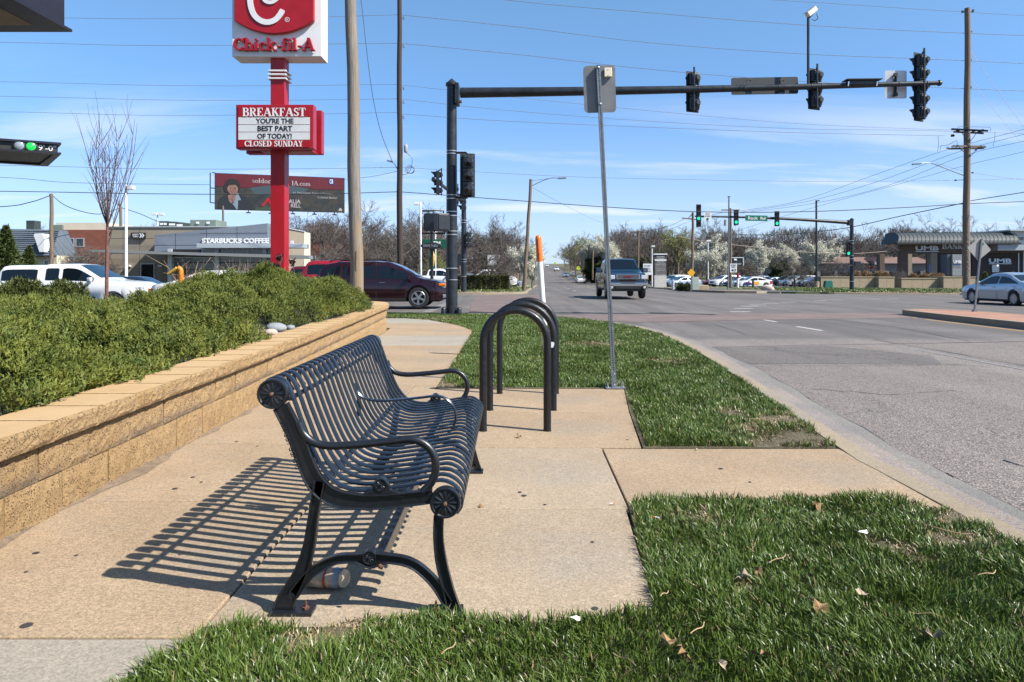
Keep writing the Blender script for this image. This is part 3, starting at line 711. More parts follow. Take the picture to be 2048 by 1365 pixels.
drape('near_lawn_soil', [(-1.11, .9), (2.37, .9), (2.37, 3.915), (.632, 3.915), (.545, 2.60), (-1.105, 2.60)], lambda x, y: 0, .004, M_SOIL, step=40, skirt=.12)
drape('corner_lawn_soil', [(.955, 5.28)] + GB[1:-3] + [(-.85, 16), (-.845, 8.01), (1.242, 8.005), (1.08, 6.65)], lambda x, y: 0 if y < 16 else min(.0, land_z(x, y) - .03), .004, M_SOIL, step=2, skirt=.12)
grass('near_lawn', GA, 21000, .062, .0042, 'thick green lawn in the foreground with dead leaves in it',
      dead=[(.95, 3.74, .13), (1.75, 3.3, .10), (2.12, 3.45, .12), (2.3, 3.75, .17), (-.62, 2.52, .12), (.95, 2.9, .06)], y_ref=3.0, seed=3)
GBz = lambda x, y: -.005 if y < 16 else min(0.0, land_z(x, y) - .03)
grass('corner_lawn', GB, 9500, .072, .0052, 'green lawn strip between the bike racks and the kerb',
      dead=[(2.2, 5.6, .42), (2.35, 6.3, .3), (1.9, 5.4, .15), (1.95, 6.6, .14), (2.3, 7.2, .12), (-.78, 8.2, .16), (-1.9, 20.3, .6), (1.5, 13, .5), (2.2, 10.5, .3)], zf=GBz, dens_pow=1.05, y_ref=6.0, seed=6)
# farther lawns get low tufts only where blades still show
grass('far_left_tufts', [(-9, 45.4), (-4, 45.5), (-1.3, 46.5), (.3, 49.5), (1.8, 75), (-2.5, 75), (-9, 52)], 60, .16, .05, 'patchy yellowing grass round the far left street corner', zf=land_z, dens_pow=0, seed=9, dead=[(-3, 47, 3), (0, 60, 3)])
grass('far_right_tufts', [(24.6, 55.4), (44, 56.5), (62, 58.5), (62, 84), (34, 90), (24, 80)], 28, .14, .07, 'mown half dormant lawn across the street before the bank', zf=land_z, dens_pow=0, seed=10, dead=[(33, 60, 5), (28, 75, 6), (50, 75, 8)])

def sprays(centers, normals, size, n_leaf, wr, spread=.7):
    n = len(centers); V = np.zeros((n, n_leaf, 3, 3)); 
    nrm = normals / np.linalg.norm(normals, axis=1, keepdims=True)
    for k in range(n_leaf):
        d = nrm + rng.normal(0, spread, (n, 3)); d /= np.linalg.norm(d, axis=1, keepdims=True)
        s = np.cross(d, rng.normal(0, 1, (n, 3))); s /= np.linalg.norm(s, axis=1, keepdims=True)
        L = size * rng.uniform(.6, 1.3, n); c = centers + rng.normal(0, .25, (n, 3)) * size[:, None]
        V[:, k, 0] = c + s * (L * wr)[:, None]; V[:, k, 1] = c - s * (L * wr)[:, None]; V[:, k, 2] = c + d * L[:, None]
    V = V.reshape(-1, 3); m = n * n_leaf
    return V, np.full(m, 3), np.arange(m * 3)
def juniper(cx, cy, rx, ry, zt, label, n):
    t = thing('juniper_shrub', label, 'shrub', group='spreading junipers above the block wall')
    x = rng.uniform(cx - rx, cx + rx, n * 2); y = rng.uniform(cy - ry, cy + ry, n * 2)
    p = 2.6
    def dome(x, y):
        rho = ((np.abs(x - cx) / rx) ** p + (np.abs(y - cy) / ry) ** p) ** (1 / p) + .10 * (vnoise(x, y, 1.7, 4) - .5)
        zb = .50; q = np.clip(1 - np.clip(rho, 0, 1) ** 2.1, 0, 1) ** .62
        return rho, zb + (zt - zb) * q + (.17 * (vnoise(x, y, 2.1, 2) - .5) + .12 * (vnoise(x, y, 5.5, 3) - .5)) * (.35 + q)
    rho, z = dome(x, y); k = (rho < 1.0) & (x < -2.60 - .0 * y - .12 * vnoise(x, y, 2.3, 6)); x, y, z, rho = x[k], y[k], z[k], rho[k]
    e = .05; gx = (dome(x + e, y)[1] - z) / e; gy = (dome(x, y + e)[1] - z) / e
    N = np.stack([-gx, -gy, np.ones(len(x))], 1); N /= np.linalg.norm(N, axis=1, keepdims=True)
    gap = vnoise(x, y, 3.4, 21) * .6 + vnoise(x, y, 9.0, 22) * .4; keep = gap > .40; x, y, z, N, gap = x[keep], y[keep], z[keep], N[keep], gap[keep]; m = len(x)
    z = z + .34 * (gap - .55) + .10 * (vnoise(x, y, 1.3, 31) - .5)
    lf = vnoise(x, y, 3, 12) * 6.28
    ax = N * .5 + np.array([0, 0, .45]) + np.stack([np.cos(lf), np.sin(lf), np.zeros(m)], 1) * .55 + rng.normal(0, .35, (m, 3)); ax /= np.linalg.norm(ax, axis=1, keepdims=True)
    c0 = np.stack([x, y, z], 1) - N * (rng.random((m, 1)) ** 1.6 * .13); K = 9; V = np.zeros((m, K, 3, 3)); sl_ = rng.uniform(.05, .12, m)
    for k in range(K):
        c = c0 + ax * (sl_ * k / K)[:, None] + rng.normal(0, .004, (m, 3)); d = ax * .8 + rng.normal(0, .42, (m, 3)); d /= np.linalg.norm(d, axis=1, keepdims=True)
        sd_ = np.cross(d, rng.normal(0, 1, (m, 3))); sd_ /= np.linalg.norm(sd_, axis=1, keepdims=True); L = rng.uniform(.022, .046, m) * (1.15 - .5 * k / K)
        V[:, k, 0] = c + sd_ * (L * .17)[:, None]; V[:, k, 1] = c - sd_ * (L * .17)[:, None]; V[:, k, 2] = c + d * L[:, None]
    V = V.reshape(-1, 3); fn_ = np.full(m * K, 3); idx = np.arange(m * K * 3)
    me = np_mesh('foliage', V, fn_, idx, M_JUN); link('foliage', me, t)
    # inner brown-green mass
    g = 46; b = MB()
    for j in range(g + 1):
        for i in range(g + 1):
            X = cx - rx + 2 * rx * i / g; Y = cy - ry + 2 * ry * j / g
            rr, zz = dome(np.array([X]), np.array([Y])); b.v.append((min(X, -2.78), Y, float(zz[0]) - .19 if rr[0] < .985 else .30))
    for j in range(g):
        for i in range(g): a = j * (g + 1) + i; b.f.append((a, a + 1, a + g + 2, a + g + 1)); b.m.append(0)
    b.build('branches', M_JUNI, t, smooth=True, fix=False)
    return t
juniper(-4.9, 3.9, 2.35, 3.4, .86, 'dense spreading juniper nearest the camera behind the tan wall', 46000)
juniper(-4.7, 7.0, 2.1, 2.0, .88, 'spreading juniper in the middle of the bed beside the stone gap', 22000)
juniper(-7.9, 9.6, 2.9, 4.6, .80, 'juniper at the back of the bed before the white pickup', 20000)
juniper(-4.2, 12.2, 1.6, 3.1, 1.22, 'tall rounded juniper mound before the red pylon and leaning pole', 24000)
# ---------------------------------------------------------------- lettering helpers
_TX = {}
def raw_text(s, depth=.0, bold=0.0, space=1.0):
    key = (s, depth, bold, space)
    if key in _TX: return _TX[key]
    c = bpy.data.curves.new('lettering', 'FONT'); c.body = s; c.extrude = depth; c.offset = bold; c.space_character = space; c.resolution_u = 3
    o = bpy.data.objects.new('lettering', c); C.objects.link(o); bpy.context.view_layer.update()
    me = bpy.data.meshes.new_from_object(o); bpy.data.objects.remove(o); bpy.data.curves.remove(c)
    v = np.zeros(len(me.vertices) * 3); me.vertices.foreach_get('co', v); v = v.reshape(-1, 3)
    fs = [tuple(p.vertices) for p in me.polygons]; bpy.data.meshes.remove(me); _TX[key] = (v, fs); return v, fs
def frame_pt(o, rt, up, a, b, c):
    n = Vector(rt).cross(Vector(up)); return Vector(o) + Vector(rt) * a + Vector(up) * b + n * c
def text(s, o, rt, up, width, height, m, parent=None, name='lettering', depth=.004, bold=0.0, space=1.0, mb=None):
    """text fitted in a width x height box whose centre is o; rt/up unit vectors in the face"""
    v, fs = raw_text(s, 1.0, bold, space)
    if len(v) == 0: return None
    lo, hi = v.min(0), v.max(0); q = (v - (lo + hi) / 2) / np.maximum(hi - lo, 1e-6)
    rt = Vector(rt).normalized(); up = Vector(up).normalized(); b = mb or MB()
    b.add([frame_pt(o, rt, up, a * width, bb * height, c * depth + depth / 2) for a, bb, c in q], fs)
    if mb is not None: return mb
    return b.build(name, m, parent, fix=False)
def letters(s, o, rt, up, width, height, m, parent, depth=.06, bold=0.0, space=1.0):
    """every letter a raised piece of its own"""
    v, fs = raw_text(s, 1.0, bold, space); lo, hi = v.min(0), v.max(0); sx = width / (hi[0] - lo[0]); sy = height / (hi[1] - lo[1])
    rt = Vector(rt).normalized(); up = Vector(up).normalized()
    for i, ch in enumerate(s):
        if ch == ' ': continue
        pv, _ = raw_text(s[:i + 1], 1.0, bold, space); cv, cf = raw_text(ch, 1.0, bold, space)
        x_end = pv.max(0)[0]; off = x_end - cv.max(0)[0]
        b = MB(); b.add([frame_pt(o, rt, up, (a + off - (lo[0] + hi[0]) / 2) * sx, (bb - (lo[1] + hi[1]) / 2) * sy, (c * .5 + .5) * depth) for a, bb, c in cv], cf)
        b.build('letter', m, parent, fix=False)
# bold roman letters with serifs, drawn as strokes: cap height 1
def ARC(cx, cy, rx, ry, a0, a1, tk, tn, n=18): return ('a', cx, cy, rx, ry, a0, a1, tk, tn, n)
def V_(x, y0=0, y1=1, w=.2): return ('q', x - w / 2, y0, x + w / 2, y0, x + w / 2, y1, x - w / 2, y1)
def H_(x0, x1, y, t=.07): return ('q', x0, y - t / 2, x1, y - t / 2, x1, y + t / 2, x0, y + t / 2)
def D_(x0, y0, x1, y1, w): return ('q', x0 - w / 2, y0, x0 + w / 2, y0, x1 + w / 2, y1, x1 - w / 2, y1)
def S_(x, y, w=.38): return H_(x - w / 2, x + w / 2, y + (.035 if y < .5 else -.035), .07)
SER = {
 'C': (.85, [ARC(.47, .5, .36, .43, 40, 320, .2, .09), V_(.80, .62, 1.0, .07), V_(.80, .02, .25, .04)]),
 'h': (.72, [V_(.17, 0, 1, .17), S_(.17, 0, .36), H_(.02, .17, .965), ARC(.38, .42, .19, .22, 0, 170, .12, .1), V_(.57, 0, .45, .17), S_(.57, 0, .34)]),
 'i': (.36, [V_(.18, 0, .66, .17), S_(.18, 0, .34), H_(.04, .18, .63), ARC(.18, .86, .05, .05, 0, 360, .1, .1)]),
 'c': (.6, [ARC(.34, .33, .23, .28, 45, 315, .17, .08), ARC(.5, .5, .03, .03, 0, 360, .08, .08)]),
 'k': (.74, [V_(.17, 0, 1, .17), S_(.17, 0, .36), H_(.02, .17, .965), D_(.27, .3, .55, .64, .09), D_(.6, .02, .36, .4, .18), H_(.44, .72, .64), S_(.62, 0, .28)]),
 '-': (.42, [H_(.06, .36, .33, .11)]),
 'f': (.46, [V_(.19, 0, .8, .17), S_(.19, 0, .36), H_(.04, .4, .63, .07), ARC(.33, .78, .17, .17, 30, 180, .12, .09)]),
 'l': (.36, [V_(.18, 0, 1, .17), S_(.18, 0, .34), H_(.03, .18, .965)]),
 'A': (.92, [D_(.12, 0, .44, 1, .09), D_(.78, 0, .46, 1, .22), H_(.22, .66, .33), S_(.12, 0, .26), S_(.78, 0, .34)]),
 'B': (.8, [V_(.2, 0, 1, .2), H_(.06, .45, .965), H_(.06, .45, .035), H_(.2, .45, .53), ARC(.42, .76, .2, .2, -90, 90, .17, .07), ARC(.44, .28, .24, .245, -90, 90, .19, .07)]),
 'R': (.84, [V_(.2, 0, 1, .2), S_(.2, 0), H_(.06, .45, .965), H_(.2, .45, .5), ARC(.42, .735, .21, .225, -90, 90, .18, .07), D_(.68, .03, .44, .48, .2), S_(.72, 0, .22)]),
 'E': (.74, [V_(.2, 0, 1, .2), H_(.06, .64, .965), H_(.06, .66, .035), H_(.2, .46, .51), V_(.63, .74, 1, .05), V_(.65, 0, .27, .05), V_(.45, .4, .62, .05)]),
 'K': (.86, [V_(.2, 0, 1, .2), S_(.2, 0), S_(.2, 1), D_(.3, .42, .64, .97, .08), D_(.7, .03, .42, .6, .21), S_(.64, 1, .28), S_(.7, 0, .34)]),
 'F': (.7, [V_(.2, 0, 1, .2), S_(.2, 0), H_(.06, .62, .965), H_(.2, .46, .5), V_(.61, .72, 1, .05), V_(.45, .38, .62, .05)]),
 'S': (.64, [ARC(.32, .735, .19, .205, 30, 250, .16, .08), ARC(.32, .28, .21, .22, -150, 80, .17, .08), D_(.17, .66, .47, .36, .2), V_(.53, .68, .97, .045), V_(.09, .03, .3, .045)]),
 'T': (.76, [V_(.38, 0, 1, .2), S_(.38, 0), H_(.04, .72, .965), V_(.065, .7, 1, .05), V_(.695, .7, 1, .05)]),
 'L': (.7, [V_(.2, 0, 1, .2), S_(.2, 1), H_(.06, .64, .035), V_(.63, 0, .3, .05)]),
 'O': (.86, [ARC(.43, .5, .33, .42, 0, 360, .2, .08)]),
 'D': (.86, [V_(.2, 0, 1, .2), H_(.06, .42, .965), H_(.06, .42, .035), ARC(.38, .5, .35, .455, -90, 90, .2, .07)]),
 'U': (.84, [V_(.2, .3, 1, .2), S_(.2, 1), ARC(.42, .32, .24, .28, 180, 360, .12, .1), V_(.66, .3, 1, .08), S_(.66, 1, .3)]),
 'N': (.88, [V_(.16, 0, 1, .08), D_(.7, .0, .2, 1, .2), V_(.74, 0, 1, .08), S_(.16, 0, .28), S_(.74, 1, .28), H_(.02, .24, .965)]),
 'Y': (.82, [V_(.41, 0, .5, .2), S_(.41, 0), D_(.4, .45, .14, 1, .2), D_(.42, .45, .66, 1, .08), S_(.14, 1, .3), S_(.66, 1, .26)]),
 'M': (1.0, [V_(.14, 0, 1, .08), D_(.48, .05, .2, 1, .2), D_(.48, .05, .78, 1, .08), V_(.82, 0, 1, .2), S_(.14, 0, .26), S_(.82, 0, .32), S_(.16, 1, .26), S_(.84, 1, .26)]),
 'I': (.42, [V_(.21, 0, 1, .2), S_(.21, 0, .38), S_(.21, 1, .38)]),
 '.': (.28, [ARC(.13, .08, .04, .04, 0, 360, .08, .08)]),
 's': (.5, [ARC(.25, .49, .13, .13, 20, 250, .11, .06), ARC(.25, .19, .14, .145, -150, 80, .12, .06), D_(.15, .44, .35, .24, .13)]),
 'o': (.62, [ARC(.31, .33, .22, .28, 0, 360, .15, .07)]),
 'd': (.7, [ARC(.3, .33, .21, .28, 0, 360, .14, .07), V_(.52, 0, 1, .15), H_(.38, .52, .965), H_(.5, .66, .035)]),
 'n': (.72, [V_(.17, 0, .64, .15), S_(.17, 0, .32), ARC(.38, .42, .19, .2, 0, 170, .11, .08), V_(.56, 0, .44, .15), S_(.56, 0, .3)]),
 'm': (1.06, [V_(.17, 0, .64, .14), S_(.17, 0, .3), ARC(.35, .42, .16, .2, 0, 170, .1, .08), V_(.51, 0, .44, .14), S_(.51, 0, .28), ARC(.68, .42, .17, .2, 0, 170, .1, .08), V_(.86, 0, .44, .14), S_(.86, 0, .28)]),
 ' ': (.4, []),
}
def serif(s, o, rt, up, width, height, m, parent, depth=.004, sep=False, name='lettering', wfac=1.0):
    adv = sum(SER[c][0] for c in s); sx = width / adv; sy = height; x = 0.0; rt = Vector(rt).normalized(); up = Vector(up).normalized()
    b = MB(); e = 0
    def put(poly, k):
        d = depth + .0004 * (k % 5)
        vs = [frame_pt(o, rt, up, px, py, 0.0005) for px, py in poly] + [frame_pt(o, rt, up, px, py, d) for px, py in poly]; n = len(poly)
        b.add(vs, [tuple(range(n, 2 * n))] + [(i, (i + 1) % n, n + (i + 1) % n, n + i) for i in range(n)])
    for c in s:
        a, pr = SER[c]; k = 0
        for p in pr:
            T = lambda X, Y: ((x + X) * sx - width / 2, (Y - .5) * sy)
            if p[0] == 'q':
                pts = [T(p[i], p[i + 1]) for i in range(1, 9, 2)]; put(pts, k); k += 1
            else:
                _, cx_, cy_, rx, ry, a0, a1, tk, tn, n = p
                prev = None
                ring_i, ring_o = [], []
                for i in range(n + 1):
                    t = R(lerp(a0, a1, i / n)); w = lerp(tn, tk, abs(math.cos(t))) / 2; cxx, cyy = math.cos(t), math.sin(t)
                    ring_o.append(T(cx_ + cxx * (rx + w * .9), cy_ + cyy * (ry + w * .9))); ring_i.append(T(cx_ + cxx * max(0, rx - w), cy_ + cyy * max(0, ry - w)))
                for i in range(n):
                    put([ring_o[i], ring_o[i + 1], ring_i[i + 1], ring_i[i]], k)
                k += 1
        x += a
        if sep and b.v:
            b.build('letter', m, parent, fix=True); b = MB()
    if b.v: b.build(name, m, parent, fix=True)
XR, ZU = (1, 0, 0), (0, 0, 1)

# ---------------------------------------------------------------- park bench
BY = 2.72; SC = 533.0
def bp(px, py): return ((px - CX) / SC, H - (py - YH) / SC)
bench = thing('park_bench', 'black steel slatted bench with cast scroll ends and three armrests on the concrete pad', 'bench')
def member(mb, pts, hw, web=.009, rim=.030, rw=.0065, n=6, y=0.0):
    """cast I-section member in the xz plane: thin web with a raised rim along both edges"""
    P = catmull([(a, 0, b) for a, b in pts], n); m = len(P)
    if isinstance(hw, (list, tuple)):
        hh = [];
        for i in range(m):
            f = i / n; k = min(int(f), len(hw) - 2); hh.append(lerp(hw[k], hw[k + 1], min(1, f - k)))
    else: hh = [hw] * m
    E = [[], []]
    for i in range(m):
        d = (P[min(i + 1, m - 1)] - P[max(i - 1, 0)]).normalized(); nn = Vector((-d.z, 0, d.x))
        E[0].append(P[i] + nn * hh[i]); E[1].append(P[i] - nn * hh[i])
    o = len(mb.v)
    for i in range(m):
        for q in (E[0][i], E[1][i]):
            for yy in (-web / 2, web / 2): mb.v.append((q.x, y + yy, q.z))
    for i in range(m - 1):
        a = o + i * 4
        for f in ((a, a + 2, a + 6, a + 4), (a + 1, a + 5, a + 7, a + 3)): mb.f.append(f); mb.m.append(0)
    for f in ((o, o + 1, o + 3, o + 2), (o + 4 * m - 4, o + 4 * m - 2, o + 4 * m - 1, o + 4 * m - 3)): mb.f.append(f); mb.m.append(0)
    for s_, L in ((1, E[0]), (-1, E[1])):
        o = len(mb.v)
        for i in range(m):
            d = (L[min(i + 1, m - 1)] - L[max(i - 1, 0)]).normalized(); nn = Vector((-d.z, 0, d.x)) * s_
            for off, yy in ((0, -rim / 2), (-rw, -rim / 2 + .002), (-rw * 1.3, rim / 2 - .002), (0, rim / 2)):
                q = L[i] + nn * off; mb.v.append((q.x, y + yy, q.z))
        for i in range(m - 1):
            for k in range(4): a = o + i * 4 + k; b2 = o + i * 4 + (k + 1) % 4; mb.f.append((a, b2, b2 + 4, a + 4)); mb.m.append(0)
        mb.f.append(tuple(o + k for k in range(4))); mb.m.append(0); mb.f.append(tuple(o + 4 * (m - 1) + k for k in range(4))); mb.m.append(0)
def rosette(mb, c, r, side=-1, petals=12, th=.02):
    cx_, cy_, cz_ = c
    mb.lathe([(r * .995, -th), (r, -th * .6), (r, th * .6), (r * .97, th), (r * .86, th * 1.0), (r * .82, th * .75)], (cx_, cy_, cz_), 'Y', 36) if False else None
    mb.lathe([(r * .8, -th * .75), (r * .86, -th), (r * .97, -th), (r, -th * .7), (r, th * .7), (r * .97, th), (r * .86, th), (r * .8, th * .75)], (cx_, cy_, cz_), 'Y', 32)
    for sd_ in (-1, 1):
        for k in range(petals):
            a = 2 * math.pi * k / petals; o = len(mb.v); L = []
            for t, w, h in ((.2, .05, .3), (.4, .12, .9), (.6, .17, 1.15), (.76, .13, .8), (.82, .03, .3)):
                for q in (-1, 0, 1):
                    aa = a + q * w * .85 / max(t, .3) ; rr = r * t
                    mb.v.append((cx_ + math.cos(aa) * rr, cy_ + sd_ * (th * .72 + (h * th * .15 if q == 0 else 0)), cz_ + math.sin(aa) * rr))
            for i in range(4):
                for q in range(2): b0 = o + i * 3 + q; mb.f.append((b0, b0 + 1, b0 + 4, b0 + 3)); mb.m.append(0)
        mb.lathe([(r * .17, 0), (r * .15, sd_ * th * 1.1), (r * .05, sd_ * th * 1.35)], (cx_, cy_, cz_), 'Y', 10)
def end_frame(near):
    b = MB(); th = .015
    # spine and seat rail: one sweeping member
    member(b, [bp(562, 812), bp(590, 868), bp(612, 925), (bp(634, 968)), bp(672, 996), bp(735, 1004), bp(800, 1000), bp(866, 992)], [.030, .030, .031, .034, .032, .027, .026, .026], n=8)
    member(b, [bp(640, 962), bp(628, 1030), bp(619, 1090), bp(602, 1145), bp(572, 1200), bp(562, 1222)], [.021, .019, .022, .027, .035, .030])
    member(b, [bp(878, 1030), bp(877, 1075), bp(883, 1125), bp(897, 1180), bp(908, 1220)], [.019, .019, .021, .021, .026])
    member(b, [bp(588, 1188), bp(622, 1146), bp(668, 1120), bp(712, 1116), bp(742, 1120), bp(778, 1117), bp(826, 1128), bp(868, 1164), bp(896, 1206)], [.022, .019, .017, .017, .030, .017, .017, .018, .020])
    for x0, x1 in ((545, 628), (854, 926)):
        a0, _ = bp(x0, 0); a1, _ = bp(x1, 0); b.bx(a0, a1, -.038, .038, 0.0, .014)
    b.add([(bp(545, 0)[0], -.012, .013), (bp(545, 0)[0], .012, .013), (bp(590, 0)[0], -.012, .013), (bp(590, 0)[0], .012, .013), (bp(580, 1180)[0], -.01, bp(580, 1180)[1]), (bp(580, 1180)[0], .01, bp(580, 1180)[1])], [(0, 2, 3, 1), (0, 4, 2), (1, 3, 5), (0, 1, 5, 4), (2, 4, 5, 3)])
    c1, z1 = bp(763, 978); b.prism([(c1 + math.cos(a) * q, z1 + math.sin(a) * q2) for a, q, q2 in [(R(t), .034, .036) for t in range(0, 181, 20)]] + [(c1 - .07, z1 - .018), (c1 - .07, z1 - .03), (c1 + .085, z1 - .03), (c1 + .085, z1 - .02)], -.011, .011, 'Y')
    o = b.build('end_frame', M_BLACKM, bench, smooth=False, bev=.0018); o.location = (0, near, 0)
    for px, py, rr, th_, pt in ((547, 787, .057, .021, 12), (891, 1004, .058, .021, 12), (763, 968, .024, .016, 10), (740, 1113, .026, .016, 10)):
        r = MB(); x, z = bp(px, py); rosette(r, (x, 0, z), rr, th=th_, petals=pt); q = r.build('rosette', M_BLACKM, o, smooth=True)
    h = MB()
    for px, py, rr in ((547, 787, .008), (891, 1004, .009), (763, 1127, .009)):
        x, z = bp(px, py); h.lathe([(rr, -.026), (rr, -.031), (rr * .6, -.036)], (x, 0, z), 'Y', 8); h.lathe([(rr * .4, -.036), (rr * .3, -.038)], (x, 0, z), 'Y', 6)
    for px in (612, 872): x, _ = bp(px, 0); h.cyl((x, 0, .014), (x, 0, .021), .014, n=6); h.cyl((x, 0, .02), (x, 0, .043), .006, .003, n=8)
    tag(h.build('bolts', M_RUST, o), kind='stuff')
    return o
f1 = end_frame(BY); f2 = end_frame(BY + 1.92)
x0, z0 = bp(578, 838); x1, z1 = bp(611, 935); dv = Vector((x1 - x0, 0, z1 - z0)); upv = Vector((-dv.z, 0, dv.x)).normalized()
text('L17ABOT GGP-330', (((x0 + x1) / 2 - .022), -.0135, (z0 + z1) / 2 - .004), dv.normalized(), upv, .185, .018, M_BLACKM, f1, name='cast_lettering', depth=.006)
prof = [bp(a, b_) for a, b_ in ((530, 812), (520, 796), (520, 776), (533, 761), (550, 757), (566, 766), (580, 792), (598, 842), (622, 902), (645, 945), (676, 974), (722, 985), (790, 978), (855, 968), (885, 965), (908, 975), (923, 994), (923, 1016), (914, 1030))]
NS = 24; pitch = (1.92 - .06) / (NS - 1)
pp = catmull([(a, 0, b_) for a, b_ in prof], 4); sl = MB().strip(pp, .009, (0, 1, 0), .040); slme = sl.mesh('slat', M_SLAT, smooth=True)
for k in range(NS):
    o = link('slat', slme, bench); o.location = (0, BY + .03 + pitch * k + random.uniform(-.0008, .0008), 0)
def armrest(y, name='armrest', flat=False):
    pts = [bp(597, 845), bp(607, 868), bp(630, 886), bp(665, 892), bp(720, 889), bp(780, 883), bp(822, 879), bp(850, 889), bp(868, 912), bp(871, 942), bp(862, 966), bp(846, 984)]
    P = [(a, y, b_) for a, b_ in [(q.x, q.z) for q in catmull([(a, 0, b_) for a, b_ in pts], 6)]]
    if flat:
        b = MB().strip(P, .012, (0, 1, 0), .032)
        xx, zz = bp(612, 905); b.bx(xx - .012, xx + .004, y - .016, y + .016, zz - .05, zz + .045)
    else: b = MB().tube(P, .0155, 12, up=(0, 1, 0))
    return b.build(name, M_BLACKM if not flat else M_SLAT, bench, smooth=True)
armrest(BY); armrest(BY + .96, flat=True); armrest(BY + 1.92)
b = MB(); xa, za = bp(763, 1127)
b.bx(xa - .004, xa + .004, BY, BY + 1.92, za - .024, za + .024); b.bx(xa - .03, xa + .004, BY, BY + 1.92, za + .0245, za + .031)
b.build('stretcher', M_SLAT, bench, bev=.001)
for px, py in ((800, 992), (650, 962), (577, 800)):   # rails the slats are welded to
    xx, zz = bp(px, py); MB().strip([(xx, BY, zz), (xx, BY + 1.92, zz)], .007, (1, 0, 0), .034).build('rail', M_BLACKM, bench)

# ---------------------------------------------------------------- bicycle racks
def rack(xl, xr, y, ztop, label):
    r = (xr - xl) / 2; c = (xl + xr) / 2; P = [(xl, y, -.02), (xl, y, .3), (xl, y, ztop - r - .1)] + [(c - math.cos(R(a)) * r, y, ztop - r - .03 + math.sin(R(a)) * (r)) for a in range(0, 181, 9)] + [(xr, y, ztop - r - .1), (xr, y, .3), (xr, y, -.02)]
    t = thing('bike_rack', label, 'bike rack', (0, 0, 0), group='black hoop bike racks in a row')
    MB().tube(P, .031, 18, up=(0, 1, 0)).build('hoop', M_RACK, t, smooth=True)
    b = MB()
    for x in (xl, xr): b.lathe([(.034, 0.0), (.034, .006), (.031, .007)], (x, y, 0), 'Z', 18)
    tag(b.build('foot_rings', M_RACK, t), kind='stuff'); return t
XO = .012
rack(-.246 + XO, .285, 5.86, 1.005, 'black steel hoop bike rack nearest the bench')
r2 = rack(-.218 + XO, .385, 6.74, 1.015, 'middle black hoop bike rack with a white sticker on its leg')
b = MB(); b.prism([(.006 * math.cos(a) * (3.2 + .8 * math.sin(3 * a)), .007 * math.sin(a) * (3.2 + .7 * math.cos(2 * a))) for a in [k * .5236 for k in range(12)]], 0, .0015, 'Y')
s_ = b.build('sticker', M_WSIGN, r2); s_.location = (.37, 6.7065, .613); s_.scale = (1.05, 1, 1.5)
rack(-.143 + XO, .466, 7.68, 1.02, 'black hoop bike rack farthest from the bench next to the grass')

# ---------------------------------------------------------------- perforated sign post
def perf_post(parent, p0, p1, w=.045, pitch_=.0254, rot=0.0, name='post'):
    """square tube with a real hole row down each side"""
    p0, p1 = Vector(p0), Vector(p1); L = (p1 - p0).length; d = (p1 - p0).normalized()
    u = Vector((math.cos(rot), math.sin(rot), 0)); u = (u - d * u.dot(d)).normalized(); v = d.cross(u).normalized()
    n = int(L / pitch_); hr = .008; b = MB(); h = w / 2
    for nn, tt in ((u, v), (v, -u), (-u, -v), (-v, u)):
        for k in range(n):
            c = p0 + d * (pitch_ * (k + .5)); o = len(b.v); z = pitch_ / 2
            outer = [(-h, -z), (0, -z), (h, -z), (h, 0), (h, z), (0, z), (-h, z), (-h, 0)]
            for a, q in outer: b.v.append(tuple(c + nn * h + tt * a + d * q))
            for j in range(8):
                a = R(-135 + 45 * j); b.v.append(tuple(c + nn * h + tt * math.cos(a) * hr + d * math.sin(a) * hr))
            for j in range(8): b.f.append((o + j, o + (j + 1) % 8, o + 8 + (j + 1) % 8, o + 8 + j)); b.m.append(0)
    MB().tube([p0, p1], w * .60, 4, ph=rot + R(45)).build('dark_liner', M_DARK, parent)  # added dark liner stands in for the unlit inside behind the holes
    return b.build(name, M_GALV, parent, fix=False)
sp = thing('sign_post', 'leaning perforated galvanised post with the back of a bus stop plate beside the grass', 'sign post')
pb, ptp = Vector((1.13, 8.04, .0)), Vector((.955, 8.04, 3.58)); perf_post(sp, pb + Vector((0, 0, .02)), ptp)
ax = (ptp - pb).normalized(); rtv = Vector((ax.z, 0, -ax.x))
def rrect(w, h, r, n=5):
    out = []
    for sx, sy, a0 in ((1, 1, 0), (-1, 1, 90), (-1, -1, 180), (1, -1, 270)):
        for k in range(n + 1): a = R(a0 + 90 * k / n); out.append((sx * (w / 2 - r) + r * math.cos(a), sy * (h / 2 - r) + r * math.sin(a)))
    return out
def plate(name, c, rt, up, w, h, r, t, m, parent):
    P = rrect(w, h, r); n = len(P); b = MB(); rt = Vector(rt).normalized(); up = Vector(up).normalized()
    b.add([frame_pt(c, rt, up, x, y, 0) for x, y in P] + [frame_pt(c, rt, up, x, y, t) for x, y in P], [tuple(range(n))[::-1], tuple(range(n, 2 * n))] + [(i, (i + 1) % n, n + (i + 1) % n, n + i) for i in range(n)])
    return b.build(name, m, parent)
sg = ptp - ax * .255 + Vector((.008, .027, 0)); axs = (ax + rtv * .02).normalized(); rts = Vector((axs.z, 0, -axs.x))
plate('sign_plate', sg, rts, axs, .355, .525, .045, -.003, M_ALU, sp)
bx_ = MB(); bx_.box((0, 0, 0), (.085, .035, .10), 0, -.03); o = bx_.build('cream_box', M_CREAM, sp, bev=.005); o.location = sg + rts * .095 + axs * .175 + Vector((0, -.022, 0))
bl = MB()
for q in (.025, .43): c = ptp - ax * q + Vector((0, -.0225, 0)); bl.lathe([(.011, 0), (.011, -.006), (.006, -.009)], tuple(c), 'Y', 6)
